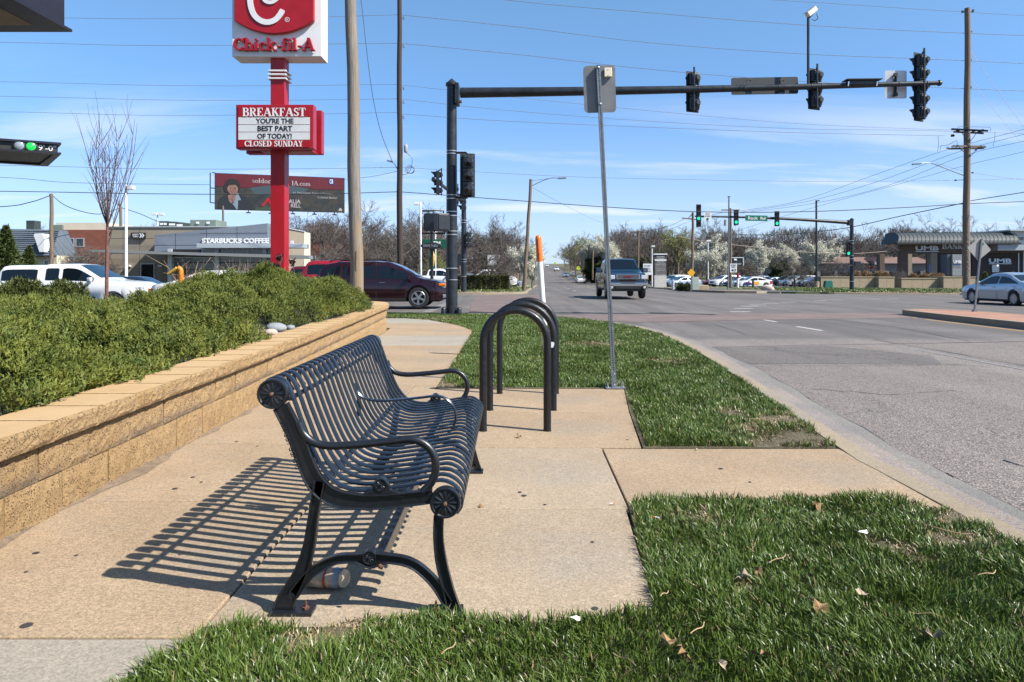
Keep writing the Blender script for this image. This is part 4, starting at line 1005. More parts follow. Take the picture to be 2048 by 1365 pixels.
for q in (-.035, .03): c = sg + rts * .095 + axs * (.175 + q) + Vector((0, -.040, 0)); bl.lathe([(.006, 0), (.006, -.003)], tuple(c), 'Y', 6)
tag(bl.build('bolts', M_BAND, sp), kind='stuff')
sv = MB(); c0 = pb; sv.tube([c0 + Vector((0, 0, .01)), c0 + ax * .20], .040, 4, ph=R(45)); sv.build('sleeve', M_GALV, sp)
bpz = MB(); bpz.box((1.14, 8.03, .012), (.22, .16, .012)); bpz.build('base_plate', M_GALV, sp, bev=.002)
bs = MB()
for dx, dy in ((-.085, -.05), (-.085, .05), (.085, -.05), (.085, .05)): bs.cyl((1.14 + dx, 8.03 + dy, .018), (1.14 + dx, 8.03 + dy, .075), .006, n=6); bs.cyl((1.14 + dx, 8.03 + dy, .018), (1.14 + dx, 8.03 + dy, .028), .013, n=6)
for zz in (.045, .165): bs.lathe([(.012, 0), (.012, -.012), (.005, -.018)], (1.128, 7.998, zz), 'Y', 6)
tag(bs.build('anchor_bolts', M_BAND, sp), kind='stuff')

# orange and white utility marker
mk = thing('utility_marker', 'white plastic marker post with an orange cap and black printing standing in the grass', 'marker post')
m0, m1 = Vector((.52, 10.9, 0)), Vector((.392, 10.9, 1.852)); mk_d = (m1 - m0); msplit = m0 + mk_d * .785
MB().tube([m0, msplit], .042, 20).build('white_tube', M_WHITEP, mk, smooth=True)
P = [msplit, msplit + mk_d * .001, m1 - mk_d.normalized() * .05, m1 - mk_d.normalized() * .025, m1 - mk_d.normalized() * .008, m1]
MB().tube(P, [.0445, .047, .047, .040, .026, .006], 20).build('orange_cap', M_ORANGE, mk, smooth=True)
dn = -mk_d.normalized(); text('WARNING GAS PIPELINE', msplit + mk_d * .10 + Vector((-.022, -.046, 0)), dn, Vector((dn.z, 0, -dn.x)) * -1, .30, .028, M_BLACK, mk, depth=.004, name='printing')

# ---------------------------------------------------------------- litter
cup = thing('plastic_cup', 'crumpled clear plastic cup with a red stripe lying under the bench', 'cup', (-.745, 2.93, .045), R(-14))
M_CUP = mat('cup_plastic', (.62, .50, .36), .25, 0, .25, 30, .3, 40, bdist=.003, trans=.35)
cb = MB(); cb.tube([(-.075 + .15 * k / 8, .004 * math.sin(k * 2), .003 * math.cos(k * 3)) for k in range(9)], [.046, .0455, .044, .043, .041, .040, .038, .037, .034], 20); cb.build('cup_wall', M_CUP, cup, smooth=True)
MB().tube([(-.088, 0, 0), (-.080, 0, 0), (-.074, 0, 0)], [.040, .050, .049], 20).build('lid', M_CUP, cup, smooth=True)
MB().tube([(.0, .0014, .0), (.009, .001, 0)], [.0428, .0424], 20, caps=False).build('red_stripe', mat('cup_red', (.45, .05, .04), .4), cup)
MB().tube([(.035, .0, .0), (.06, 0, 0)], [.0406, .0386], 20, caps=False).build('blue_label', mat('cup_blue', (.28, .36, .46), .4), cup)
M_LEAF = mat('dead_leaf', (.34, .20, .09), .8, 0, .4, 30); M_LEAF2 = mat('pale_leaf', (.48, .37, .25), .8, 0, .3, 30); M_BUTT = mat('paper_white', (.7, .68, .62), .7)
def leaf_mesh(seed, s=1.0):
    r = random.Random(seed); b = MB(); n = 9; P = []
    for k in range(n):
        a = 2 * math.pi * k / n; q = (.03 if k % 2 else .018) * r.uniform(.7, 1.2) * s; P.append((math.cos(a) * q * 1.5, math.sin(a) * q, r.uniform(-.004, .016) * s))
    b.v = [(0, 0, .004)] + P; b.f = [(0, i + 1, (i + 1) % n + 1) for i in range(n)]; b.m = [0] * n
    return b
lspots = [(.93, 2.93, .055, 'curled brown leaf in the lawn right of the bench front leg', 1.3), (1.02, 3.0, .05, 'small orange-brown leaf beside the large curled one', .8), (1.13, 2.66, .055, 'pale crumpled leaf in the middle of the lawn', 1.2),
          (1.42, 2.45, .06, 'split tan leaf standing in the grass at lower right', 1.5), (.52, 2.42, .055, 'tan leaf on the lawn close to the slab corner', 1.1), (.80, 2.33, .055, 'long brown leaf at the bottom edge of the lawn', 1.2),
          (1.34, 2.78, .05, 'whitish crumpled leaf in the lawn', 1.0), (1.62, 3.85, .05, 'dry brown leaf at the back edge of the near lawn', 1.3), (.05, 5.62, .006, 'small dead leaf on the slab beside the nearest rack', 1.1), (-.22, 8.35, .06, 'pinkish leaf in the grass behind the racks', 1.0), (-.17, 3.95, .004, 'tiny leaf in the joint in front of the bench', .6), (.55, 2.36, .05, 'light brown leaf near the bottom of the photo', 1.0), (.66, 2.28, .05, 'thin tan leaf at the lower edge', .8)]
for i, (x, y, z, lb, s) in enumerate(lspots):
    o = leaf_mesh(i, s).build('dead_leaf', M_LEAF if i % 3 else M_LEAF2); o.location = (x, y, z * .72); o.scale = (.8, .8, 1.6); o.rotation_euler = (random.uniform(-.7, .7), random.uniform(-.6, .6), random.uniform(0, 6)); tag(o, lb, 'leaf', 'dead leaves scattered on lawn and paving')
for i, (x, y, z, lb) in enumerate(((.22, 2.9 - .38, .07, 'small white paper scrap in the grass at the bottom centre'), (1.66, 3.42, .05, 'white paper scrap in the grass near the kerb'), (-.32, 6.3, .004, 'white scrap on the slab behind the bench arm'))):
    o = leaf_mesh(40 + i, .7).build('paper_scrap', M_BUTT); o.location = (x, y, z); tag(o, lb, 'litter', 'white paper scraps')
for i, (x, y, z, lb) in enumerate(((.55, 3.98, .004, 'orange cigarette butt in the joint by the lawn corner'), (1.33, 5.22, .005, 'cigarette butt along the far edge of the ramp slab'), (.72, 3.62, .05, 'cigarette butt in the near lawn'))):
    b = MB(); b.cyl((-.015, 0, .004), (.005, 0, .004), .004, n=8); o = b.build('cigarette_butt', M_BUTT); MB().cyl((.005, 0, .004), (.015, 0, .004), .0042, n=8).build('filter', M_AMBER, o); o.location = (x, y, z); o.rotation_euler = (0, 0, i * 1.3); tag(o, lb, 'cigarette butt', 'cigarette butts')
# stones in the gap of the bed
M_STONE = mat('grey_stone', (.30, .32, .34), .85, 0, .3, 9, .4, 30); M_STONE2 = mat('pink_stone', (.50, .38, .31), .85, 0, .3, 20, .4, 40)
def stone(x, y, z, s, m, lb, grp, seed):
    r = random.Random(seed); bm = bmesh.new(); bmesh.ops.create_icosphere(bm, subdivisions=2, radius=1)
    for v in bm.verts: v.co *= r.uniform(.82, 1.1)
    me = bpy.data.meshes.new('stone'); bm.to_mesh(me); bm.free(); me.materials.append(m); me.polygons.foreach_set('use_smooth', [True] * len(me.polygons))
    o = link('stone', me); o.location = (x, y, z); o.scale = s; o.rotation_euler = (0, 0, r.uniform(0, 3)); return tag(o, lb, 'rock', grp)
stone(-2.92, 8.95, .60, (.13, .10, .07), M_STONE, 'blue-grey rock in the gap between the junipers', 'rocks in the juniper bed', 1)
stone(-2.86, 8.6, .57, (.09, .07, .05), M_STONE2, 'pinkish rock left of the blue-grey one', 'rocks in the juniper bed', 2)
stone(-2.84, 9.3, .58, (.08, .06, .04), M_STONE, 'small grey rock nearest the wall cap', 'rocks in the juniper bed', 3)
stone(-2.98, 14.6, .60, (.10, .08, .06), M_STONE2, 'white rock at the end of the bed below the leaning pole', 'rocks in the juniper bed', 4)
gp = MB()
for k in range(260):
    x = random.uniform(-3.35, -2.78); y = random.uniform(8.3, 9.7) if k < 190 else random.uniform(14.4, 15.9); s = random.uniform(.008, .022)
    gp.box((x, y, bed_z(x, y) + s * .4 + .02), (s * 2, s * 1.6, s), random.uniform(0, 3), random.uniform(-.4, .4))
tag(gp.build('gravel', M_STONE2), 'pale gravel between the junipers', 'gravel', kind='stuff')
drape('gap_soil', [(-3.6, 8.1), (-2.72, 8.1), (-2.74, 9.9), (-3.6, 9.9)], bed_z, .03, M_MULCH, step=.5)

st = MB()
for px, py, L, a, cv in ((1560, 1120, .13, .5, .3), (1505, 1095, .07, 1.2, .1), (1330, 1190, .06, .7, .2), (1520, 840, .22, 0, .25), (1880, 1060, .26, -.9, .5), (1110, 1225, .34, .05, .2), (1700, 1300, .08, 1.4, .1), (1400, 1260, .10, .6, .4), (1250, 1320, .09, 2.2, .2), (1850, 1230, .10, 2.6, .3), (1620, 1200, .07, 1.9, .2), (1980, 1150, .12, .2, .4), (900, 1300, .08, .9, .3), (640, 1310, .07, 2.0, .2)):
    x, y = PG(px, py, lambda a_, b_: .05); zz = .055 if px != 1110 else .006
    st.tube([(x + math.cos(a + cv * k / 6) * L * (k / 6 - .5), y + math.sin(a + cv * k / 6) * L * (k / 6 - .5) * 1.2, zz + .006 * math.sin(k)) for k in range(7)], [.0022] * 7, 4)
tag(st.build('straw', M_DRY), 'loose tan straws lying on the lawns', 'straw', kind='stuff')
# ---------------------------------------------------------------- poles
def wood_pole(name, label, base, top, r0, r1, m, cat='utility pole', group=None, n=14):
    t = thing(name, label, cat, group=group); b0, t0 = Vector(base), Vector(top)
    P = [b0.lerp(t0, k / 10) + Vector((math.sin(k * 1.7) * r0 * .12, 0, 0)) for k in range(11)]
    MB().tube(P, [lerp(r0, r1, k / 10) for k in range(11)], n).build('pole', m, t, smooth=True); return t
YP = 18.4
lean = wood_pole('wooden_pole', 'leaning weathered grey wooden pole rising out of the juniper bed', (XP(714, YP), YP, .4), (XP(695.5, YP), YP, 12.5), .168, .128, M_WOODG)
gb = MB(); gb.box((XP(714, YP) + .02, YP - .17, 1.6), (.02, .01, .5)); gb.build('ground_wire_cover', M_WOODG, lean)
YD = 55.0
dk = wood_pole('utility_pole', 'tall dark creosoted utility pole behind the maroon car with a grey transformer', (XP(800, YD), YD, -.3), (XP(798.5, YD), YD, 24.5), .24, .16, M_WOODD)
def insul(mb, p, d=(1, 0, 0), n=3, r=.06):
    p = Vector(p); d = Vector(d).normalized()
    for k in range(n): mb.tube([p + d * (.09 * k), p + d * (.09 * k + .03), p + d * (.09 * k + .07)], [r * .35, r, r * .35], 8)
M_INS = mat('insulator_grey', (.42, .43, .44), .3); M_INSD = mat('insulator_dark', (.06, .035, .03), .25)
for py in (34, 90, 174, 202, 232):
    b = MB(); insul(b, (XP(801, YD) + .2, YD - .05, ZP(py, YD)), (.3, 0, -1), 3, .085); b.build('insulator', M_INS, dk)
b = MB(); zz = ZP(322, YD); xx = XP(812, YD); b.lathe([(.12, .0), (.15, .04), (.15, .50), (.13, .56), (.05, .62), (.03, .78)], (xx, YD - .1, ZP(306, YD)), 'Z', 14); b.build('transformer', M_INS, dk, smooth=True)
def coil(c, r, t_, n=3, mb=None):
    b = mb or MB()
    for k in range(n):
        rr = r * (1 - .12 * k); b.tube([(c[0] + math.cos(a * .2618) * rr + .05 * k, c[1], c[2] + math.sin(a * .2618) * rr * .9 - .04 * k) for a in range(25)], t_, 4, caps=False)
    return b
cb_ = MB(); coil((XP(820, YD), YD - .15, ZP(340, YD)), .33, .016, 3, cb_)
cb_.tube(catmull([W(812, 306, YD), W(823, 315, YD), W(824, 328, YD), W(818, 345, YD), W(806, 350, YD), W(801, 340, YD)], 6), .02, 5); cb_.build('coiled_cable', M_WIRE, dk)
lb = MB(); lb.tube(catmull([W(797, 345, YD), W(790, 330, YD), W(781, 323, YD)], 6), .03, 6); lb.box(W(780, 323, YD), (.45, .2, .1), 0, .25); lb.build('street_light_arm', M_GALV, dk)
YR = 55.0
rp = wood_pole('utility_pole', 'tall brown utility pole with two tiers of crossarms in front of the bank', (XP(1932, YR), YR, -.4), (XP(1935.5, YR), YR, ZP(17, YR)), .26, .20, M_WOODB)
def xarm(parent, cx_, cy_, cz_, L, rz, tilt=0.0, m=None, name='crossarm'):
    b = MB(); b.box((0, 0, 0), (L, .11, .13)); o = b.build(name, m or M_WOODB, parent, bev=.01); o.location = (cx_, cy_, cz_); o.rotation_euler = (0, tilt, rz); return o
px_ = XP(1934, YR)
xarm(rp, px_, YR - .22, ZP(294, YR), 2.5, R(6)); xarm(rp, px_, YR + .1, ZP(297, YR), 2.6, R(-4))
xarm(rp, px_, YR - .3, ZP(262, YR), 2.4, R(-25), R(8), M_POLE); xarm(rp, px_ + .3, YR + .3, ZP(264, YR), 2.0, R(-25), R(8), M_POLE)
for sx in (-1, 1):
    b = MB(); b.tube([(px_ + sx * .75, YR - .28, ZP(296, YR)), (px_ + sx * .12, YR - .24, ZP(314, YR))], .022, 5); b.tube([(px_ + sx * .6, YR - .28, ZP(266, YR)), (px_ + sx * .12, YR - .24, ZP(284, YR))], .022, 5); tag(b.build('braces', M_POLE, rp), kind='stuff')
for (qx, qy) in ((1912, 263), (1928, 262), (1944, 262), (1956, 264), (1961, 262), (1902, 272)):
    b = MB(); insul(b, W(qx, qy, YR - .45), (1, 0, .12), 3, .11); b.build('insulator', M_INSD, rp)
for (qx, qy) in ((1893, 297), (1903, 294), (1914, 293), (1960, 294), (1968, 295), (1950, 301), (1921, 300)):
    b = MB(); insul(b, W(qx, qy, YR - .4), (1, 0, .3), 2, .08); b.build('insulator', M_INS, rp)
for (qx, qy) in ((1940, 68), (1940, 124), (1940, 179)):
    b = MB(); insul(b, W(qx, qy, YR), (.4, 0, 1), 3, .09); b.build('insulator', M_INS, rp)
b = MB(); b.tube([W(1925, 24, YR), W(1946, 24, YR)], .03, 5); b.box(W(1925, 24, YR), (.12, .1, .18)); b.box(W(1946, 22, YR), (.12, .1, .18)); b.build('top_bracket', M_POLE, rp)
b = MB(); b.tube(catmull([W(1915, 258, YR - .4), W(1919, 254, YR - .4), W(1935, 254, YR - .4), W(1975, 255, YR - .4), W(1981, 257, YR - .4), W(1981, 263, YR - .4)], 5), .014, 4)
b.tube(catmull([W(1876, 273, YR - .4), W(1877, 290, YR - .4), W(1875, 304, YR - .4)], 4), .014, 4); b.tube(catmull([W(1990, 264, YR - .4), W(1989, 280, YR - .4), W(1986, 293, YR - .4)], 4), .014, 4)
b.tube(catmull([W(1880, 302, YR - .4), W(1882, 292, YR - .4), W(1893, 291, YR - .4), W(1905, 286, YR - .4), W(1913, 282, YR - .4), W(1915, 292, YR - .4)], 4), .016, 4); b.build('jumper_wires', M_WIRE, rp)
b = MB(); b.tube([W(1926, 351, YR), W(1862, 326, YR - 1.0)], .035, 6); b.tube([W(1926, 343, YR), W(1870, 326, YR - 1)], .012, 4); b.tube([W(1862, 326, YR - 1), W(1838, 327, YR - 1.4)], .028, 6); b.box(W(1833, 328.5, YR - 1.5), (.62, .2, .1), 0, -.08); b.build('street_light_arm', M_GALV, rp)
b = MB(); b.tube([W(1927, 360, YR), W(1912, 361, YR)], .02, 5); b.box(W(1911, 361, YR), (.12, .1, .1)); b.tube([W(1941, 345, YR), W(1945, 346, YR)], .02, 5); b.box(W(1945, 346, YR), (.1, .1, .1)); tag(b.build('cable_clamps', M_POLE, rp), kind='stuff')
b = MB()
for k in range(26): b.box(W(1936 + (k % 3) * 2 - 2, 470 + k * 3.4 + (k % 4), YR - .26), (.05, .02, .06), 0, k)
tag(b.build('staples', M_INS, rp), kind='stuff')

def small_pole(label, xb, yb, xt, yt, Y, r, m=M_WOODB, arm=None, group='wooden utility poles in the distance', name='utility_pole'):
    zb = land_z(XP(xb, Y), Y) - .15 if yb is None else ZP(yb, Y)
    t = wood_pole(name, label, (XP(xb, Y), Y, zb), (XP(xt, Y), Y, ZP(yt, Y)), r, r * .75, m, group=group, n=10)
    return t
p = small_pole('leaning wooden pole with a long lamp arm left of the orange marker', 1048, 582, 1062, 359, 49, .14)
b = MB(); b.tube(catmull([W(1062, 373, 49), W(1085, 362, 49), (W(1104, 356.5, 49)), W(1120, 357, 49)], 6), .028, 6); b.tube([W(1062, 362, 49), W(1100, 357, 49)], .012, 4); b.build('lamp_arm', M_GALV, p); b = MB(); b.box(W(1124, 357, 49), (.55, .2, .09), 0, -.05); b.build('lamp_head', M_GALV, p)
small_pole('wooden pole behind the white pickup carrying drooping cables', 103, None, 103, 388, 52, .16)
small_pole('short wooden pole behind the thin young tree', 243, None, 241, 408, 66, .16)
p = small_pole('pole with a crossarm right of the perforated post', 1276, None, 1277, 462, 120, .17); xarm(p, XP(1277, 120), 120, ZP(464, 120), 2.4, 0)
b = MB(); 
for sx in (-1, 1): b.tube([(XP(1277, 120) + sx * .8, 120, ZP(465, 120)), (XP(1277, 120), 120, ZP(472, 120))], .03, 4)
b.build('braces', M_WOODB, p)
p = small_pole('pole with tilted crossarms behind the yellow diamond sign', 1384, None, 1386, 425, 78, .17); xarm(p, XP(1378, 78), 78, ZP(438, 78), 1.6, R(10), R(5)); b = MB(); b.tube([W(1386, 427, 78), W(1376, 438, 78)], .05, 5); b.build('brace', M_WOODB, p)
small_pole('plain wooden pole between the tenant sign and the diamond sign', 1356, None, 1357, 471, 150, .2)
small_pole('leaning thin pole directly behind the blue pickup', 1243, 545, 1247, 476, 170, .2)
small_pole('wooden pole at the verge left of the blue pickup', 1185, 560, 1186, 499, 140, .18)
small_pole('wooden pole farther along the left of the ahead road', 1151, 550, 1151, 495, 230, .25)
p = small_pole('wooden pole with transformers behind the thin camera mast', 1461, None, 1461, 417, 84, .17); xarm(p, XP(1461, 84), 84, ZP(420.5, 84), 2.1, 0)
for qx in (1451, 1471): b = MB(); b.cyl(W(qx, 452, 84), W(qx, 440, 84), .17, n=10); b.build('transformer', M_INS, p)
small_pole('short stub pole with a white cap near the coffee shop roof', 447, None, 446, 412, 74, .13)
small_pole('thin leaning guy pole behind the orange marker', 1068, 570, 1075, 500, 60, .05, M_GALV)
def lamp_pole(label, xb, xt, yt, Y, r, m, heads, group='parking lot lamp poles', yb=None, base=None):
    t = thing('lamp_pole', label, 'lamp pole', group=group); zb = (land_z(XP(xb, Y), Y) - .1) if yb is None else ZP(yb, Y)
    MB().tube([(XP(xb, Y), Y, zb), (XP(xt, Y), Y, ZP(yt, Y))], [r, r * .8], 8).build('pole', m, t, smooth=True)
    for (hx, hy, w, h) in heads: b = MB(); b.box(W(hx, hy, Y), (w, .35, h)); b.bx(min(XP(xt, Y), XP(hx, Y)), max(XP(xt, Y), XP(hx, Y)), Y - .03, Y + .03, ZP(hy, Y) - .03, ZP(hy, Y) + .03); b.build('lamp_head', m, t, bev=.02)
    if base: b = MB(); b.cyl((XP(xb, Y), Y, zb), (XP(xb, Y), Y, zb + base), .33, n=12); b.build('concrete_base', M_KERB, t)
    return t
lamp_pole('tall white lamp pole behind the white pickup', 252.5, 252, 370, 46, .10, M_WHITEP, [(260.5, 376, .5, .22)])
lamp_pole('short white pole with two square lamp heads above the coffee shop', 315, 315, 430, 78, .09, M_WHITEP, [(309, 428.5, .55, .25), (323, 429, .55, .25)])
lamp_pole('white lamp pole right of the dark utility pole', 842, 841, 404, 60, .085, M_WHITEP, [(833, 408, .42, .2)])
lamp_pole('white pole behind the bank machine sign', 871, 871, 455, 75, .08, M_WHITEP, [])
lamp_pole('very tall dark pole beside the Rock Rd street sign', 1633, 1632.5, 402, 92, .15, M_POLE, [(1635, 402, .45, .1)], base=.9)
lamp_pole('white lamp pole between blossom trees', 1416, 1416, 484, 118, .11, M_WHITEP, [(1417, 482, .7, .2)], base=1.1)
lamp_pole('white lamp pole left of the tenant sign', 1304, 1304, 496, 105, .1, M_WHITEP, [(1306, 493, .5, .2)])
lamp_pole('thin galvanised mast with a traffic camera on top', 1456, 1458, 396, 72, .09, M_GALV, [(1458, 394, .2, .12)])

# ---------------------------------------------------------------- traffic signals
M_LENS_R = mat('lens_red_off', (.10, .012, .01), .25, coat=.4); M_LENS_Y = mat('lens_amber_off', (.14, .07, .01), .25, coat=.4); M_LENS_D = mat('lens_green_off', (.01, .05, .03), .25, coat=.4)
M_LIT = mat('lit_green', (.0, .5, .25), .4, emit=(.02, 1.0, .48), estr=1.1)
def signal(label, pos, face, n=3, sec=.34, cone=False, plate=True, lit=None, group=None, pipe=True, four=None, s=1.0):
    """face: direction the lenses look in (radians, 0 = +x). Built looking to local -y."""
    t = thing('traffic_signal', label, 'traffic light', pos, face + math.pi / 2, group); sec *= s; w = .31 * s; hh = n * sec
    b = MB()
    for k in range(n):
        z = hh / 2 - sec * (k + .5); b.box((0, .02 * s, z), (w, .14 * s, sec * .97))
        o = len(b.v); b.prism([(-w * .42, z - sec * .36), (w * .42, z - sec * .36), (w * .42, z + sec * .36), (-w * .42, z + sec * .36)], .085 * s, .14 * s, 'Y')
    b.build('housing', M_SIG, t, bev=.012 * s)
    for k in range(n):
        z = hh / 2 - sec * (k + .5); b = MB()
        if cone: b.lathe([(.15 * s, .10 * s), (.145 * s, .2 * s), (.085 * s, .34 * s), (.08 * s, .40 * s)], (0, 0, z), 'Y', 16)
        else: b.lathe([(.13 * s, .12 * s), (.12 * s, .19 * s), (.075 * s, .23 * s), (.07 * s, .26 * s)], (0, 0, z), 'Y', 14)
        b.build('back_cover', M_SIG, t, smooth=True)
        b = MB(); m = 16; rr = .15 * s
        for i in range(m + 1):
            a = R(-50 + 280 * i / m); L = (.10 + .16 * max(0, math.sin(a))) * s
            for yy, r_ in ((-.05 * s, rr), (-.05 * s - L, rr), (-.05 * s - L, rr * .93), (-.05 * s, rr * .93)): b.v.append((math.cos(a) * r_, yy, z + math.sin(a) * r_))
        for i in range(m):
            for q in range(4): a0 = i * 4 + q; a1 = i * 4 + (q + 1) % 4; b.f.append((a0, a1, a1 + 4, a0 + 4)); b.m.append(0)
        b.build('visor', M_SIG, t)
        ml = (M_LENS_R, M_LENS_Y, M_LENS_D)[min(k, 2)] if lit != k else M_LIT
        b = MB(); b.lathe([(rr * .9, -.052 * s), (rr * .6, -.075 * s), (rr * .2, -.085 * s)], (0, 0, z), 'Y', 16); b.build('lens', ml, t, smooth=True)
    if plate:
        P = rrect(w + .14 * s, hh + .12 * s, .03); b = MB(); b.prism(P, -.052 * s, -.046 * s, 'Y'); b.build('backplate', M_BLACK if lit is None else M_SIG, t)
    if pipe:
        b = MB(); b.cyl((.12 * s, .2 * s, -hh / 2 - .06), (.12 * s, .2 * s, hh / 2 + .12), .028 * s, n=8); b.tube([(0, .05 * s, hh / 2), (.12 * s, .2 * s, hh / 2 + .06)], .025 * s, 6); b.tube([(0, .05 * s, -hh / 2), (.12 * s, .2 * s, -hh / 2 - .02)], .025 * s, 6); b.build('mounting_pipe', M_SIG, t)
    return t
YM = 21.9
mast = thing('signal_mast', 'thick dark signal mast with steel bands and a long arm across the near street', 'signal mast')
xm = XP(903.5, YM); zb = land_z(xm, YM) - .02
MB().tube([(xm, YM, zb), (xm, YM, ZP(172, YM))], [.178, .148], 16).build('pole', M_POLE, mast, smooth=True)
b = MB(); b.lathe([(.17, 0), (.185, .02), (.185, .09), (.165, .10), (.05, .20), (.02, .23)], (xm, YM, ZP(173, YM)), 'Z', 16); b.build('pole_cap', M_POLE, mast)
A0 = W(921, 186, YM - .02); A1 = W(1876, 166.5, 20.9); P = [A0.lerp(A1, k / 12) + Vector((0, 0, -.04 * math.sin(math.pi * k / 12))) for k in range(13)]
def armp(px):
    t_ = (px - 921) / (1876 - 921); return A0.lerp(A1, t_) + Vector((0, 0, -.04 * math.sin(math.pi * max(0, min(1, t_)))))
MB().tube(P, [lerp(.155, .062, k / 12) for k in range(13)], 18).build('arm', M_POLE, mast, smooth=True)
b = MB(); b.lathe([(.075, 0), (.09, .02), (.08, .07), (.03, .12)], tuple(A1), 'X', 12); b.build('arm_end_cap', M_POLE, mast)
b = MB(); b.box((XP(914.5, YM), YM, ZP(190, YM)), (.12, .50, .62)); b.build('flange', M_POLE, mast, bev=.01)
b = MB(); b.box((XP(917, YM), YM - .1, ZP(205, YM)), (.20, .16, .06), 0, .1); b.build('lower_bracket', M_RUST, mast)
for py in (303, 308.5, 391, 398, 424, 432, 463, 470, 537, 560):
    zz = ZP(py, YM); r = lerp(.178, .148, (zz - zb) / (ZP(172, YM) - zb)) + .004; b = MB(); b.lathe([(r, -.012), (r + .004, -.010), (r + .004, .010), (r, .012)], (xm, YM, zz), 'Z', 20); b.build('band', M_BAND, mast)
b = MB(); b.box((xm, YM, zb + .03), (.58, .5, .06)); b.build('base_plate', M_POLE, mast, bev=.01)
for dx in (-.235, .235):
    b = MB(); b.lathe([(.075, .05), (.07, .19), (.05, .23), (.02, .25)], (xm + dx, YM - .15, zb), 'Z', 12); b.build('bolt_cover', M_POLE, mast, smooth=True)
b = MB(); b.box((XP(896, YM), YM - .2, ZP(551, YM)), (.10, .12, .34)); b.box((XP(893, YM), YM - .24, ZP(550, YM)), (.05, .06, .1)); b.build('push_button_box', M_SIG, mast, bev=.01)
def on_arm(px, drop=0.0): p_ = armp(px); return (p_.x, p_.y + .19, p_.z + drop)
FA = R(112)
signal('left three section signal seen from behind on the long mast arm', on_arm(1401, -.02), FA, 3, .365, group='signals on the near mast arm')
signal('three section signal seen from behind beside the camera pole', on_arm(1644, -.02), FA, 3, .365, group='signals on the near mast arm')
signal('five section signal seen from behind at the end of the arm', on_arm(1849, -.05), R(118), 5, .375, group='signals on the near mast arm')
for px in (1401, 1644, 1849, 1492, 1560, 1795, 1625):
    p_ = armp(px + 6); r = lerp(.155, .062, (px - 921) / 955) + .004
    b = MB(); b.lathe([(r, -.02), (r + .006, -.015), (r + .006, .015), (r, .02)], tuple(p_), 'X', 14); b.build('clamp', M_POLE, mast)
ss = thing('street_name_sign', 'long dark back of a street name sign behind the mast arm', 'street sign'); c_ = W(1529.5, 172, 21.5)
plate('sign_panel', c_, Vector((1, 0, .018)).normalized(), Vector((-.018, 0, 1)).normalized(), 1.98, .50, .05, -.02, mat('sign_back_dark', (.04, .048, .055), .6), ss)
for px in (1497, 1563): b = MB(); b.box(W(px, 180, 21.3), (.17, .06, .24)); b.build('bracket', M_SIG, ss)
for px in (1497, 1563): b = MB(); b.tube([W(px - 4, 163, 21.2), W(px - 4, 160, 21.1), W(px + 4, 160, 21.1), W(px + 4, 163, 21.2)], .012, 5); b.build('strap', M_BLACK, ss)
sb = thing('lane_sign', 'white back of a square regulatory sign near the end of the mast arm', 'traffic sign')
plate('sign_plate', W(1791.5, 169.5, 21.25), (1, 0, 0), (0, 0, 1), .64, .82, .05, -.004, mat('bright_sign_back', (.55, .56, .56), .4, .25), sb)
b = MB(); b.tube([W(1791, 147, 21.2), W(1791, 192, 21.2)], .035, 8); b.box(W(1791, 150, 21.15), (.09, .09, .09)); b.box(W(1791, 190, 21.15), (.09, .09, .09)); b.build('bracket', M_BLACK, sb)
bx2 = thing('box_sign', 'thin dark internally lit box sign seen edge on along the mast arm', 'sign')
b = MB(); b.box(W(1724, 161.2, 21.0), (1.02, .36, .025), 0, -.01); b.build('top_edge', M_BLACK, bx2); b = MB(); b.box(W(1724, 166, 21.02), (.86, .2, .15)); b.build('box', M_SIG, bx2, bev=.01)
for px in (1697, 1754): b = MB(); b.box(W(px, 168, 20.85), (.03, .02, .13), 0, .15); b.build('strap', M_BAND, bx2)
cm = thing('camera_mast', 'thin dark pole with a traffic camera standing on the mast arm', 'traffic camera')
p_ = armp(1625); MB().tube([p_ + Vector((0, 0, -.1)), (p_.x, p_.y, ZP(36, p_.y))], .038, 10).build('pole', M_POLE, cm, smooth=True)
cz = ZP(28, p_.y); cx_ = XP(1624, p_.y); b = MB(); b.box((0, 0, 0), (.36, .15, .14)); o = b.build('camera_housing', M_CREAM, cm, bev=.02); o.location = (cx_ - .02, p_.y, cz + .05); o.rotation_euler = (0, R(-38), R(15))
b = MB(); b.box((0, 0, 0), (.42, .18, .012)); o = b.build('sun_shield', M_INS, cm); o.location = (cx_ - .06, p_.y, cz + .13); o.rotation_euler = (0, R(-38), R(15))
b = MB(); b.tube([(p_.x, p_.y, ZP(38, p_.y)), (cx_ + .02, p_.y, cz)], .03, 6); b.tube(catmull([(cx_ + .12, p_.y, cz), (cx_ + .17, p_.y, cz - .12), (cx_ + .08, p_.y, cz - .2), (cx_, p_.y, cz - .16)], 5), .010, 4); b.build('bracket', M_POLE, cm)
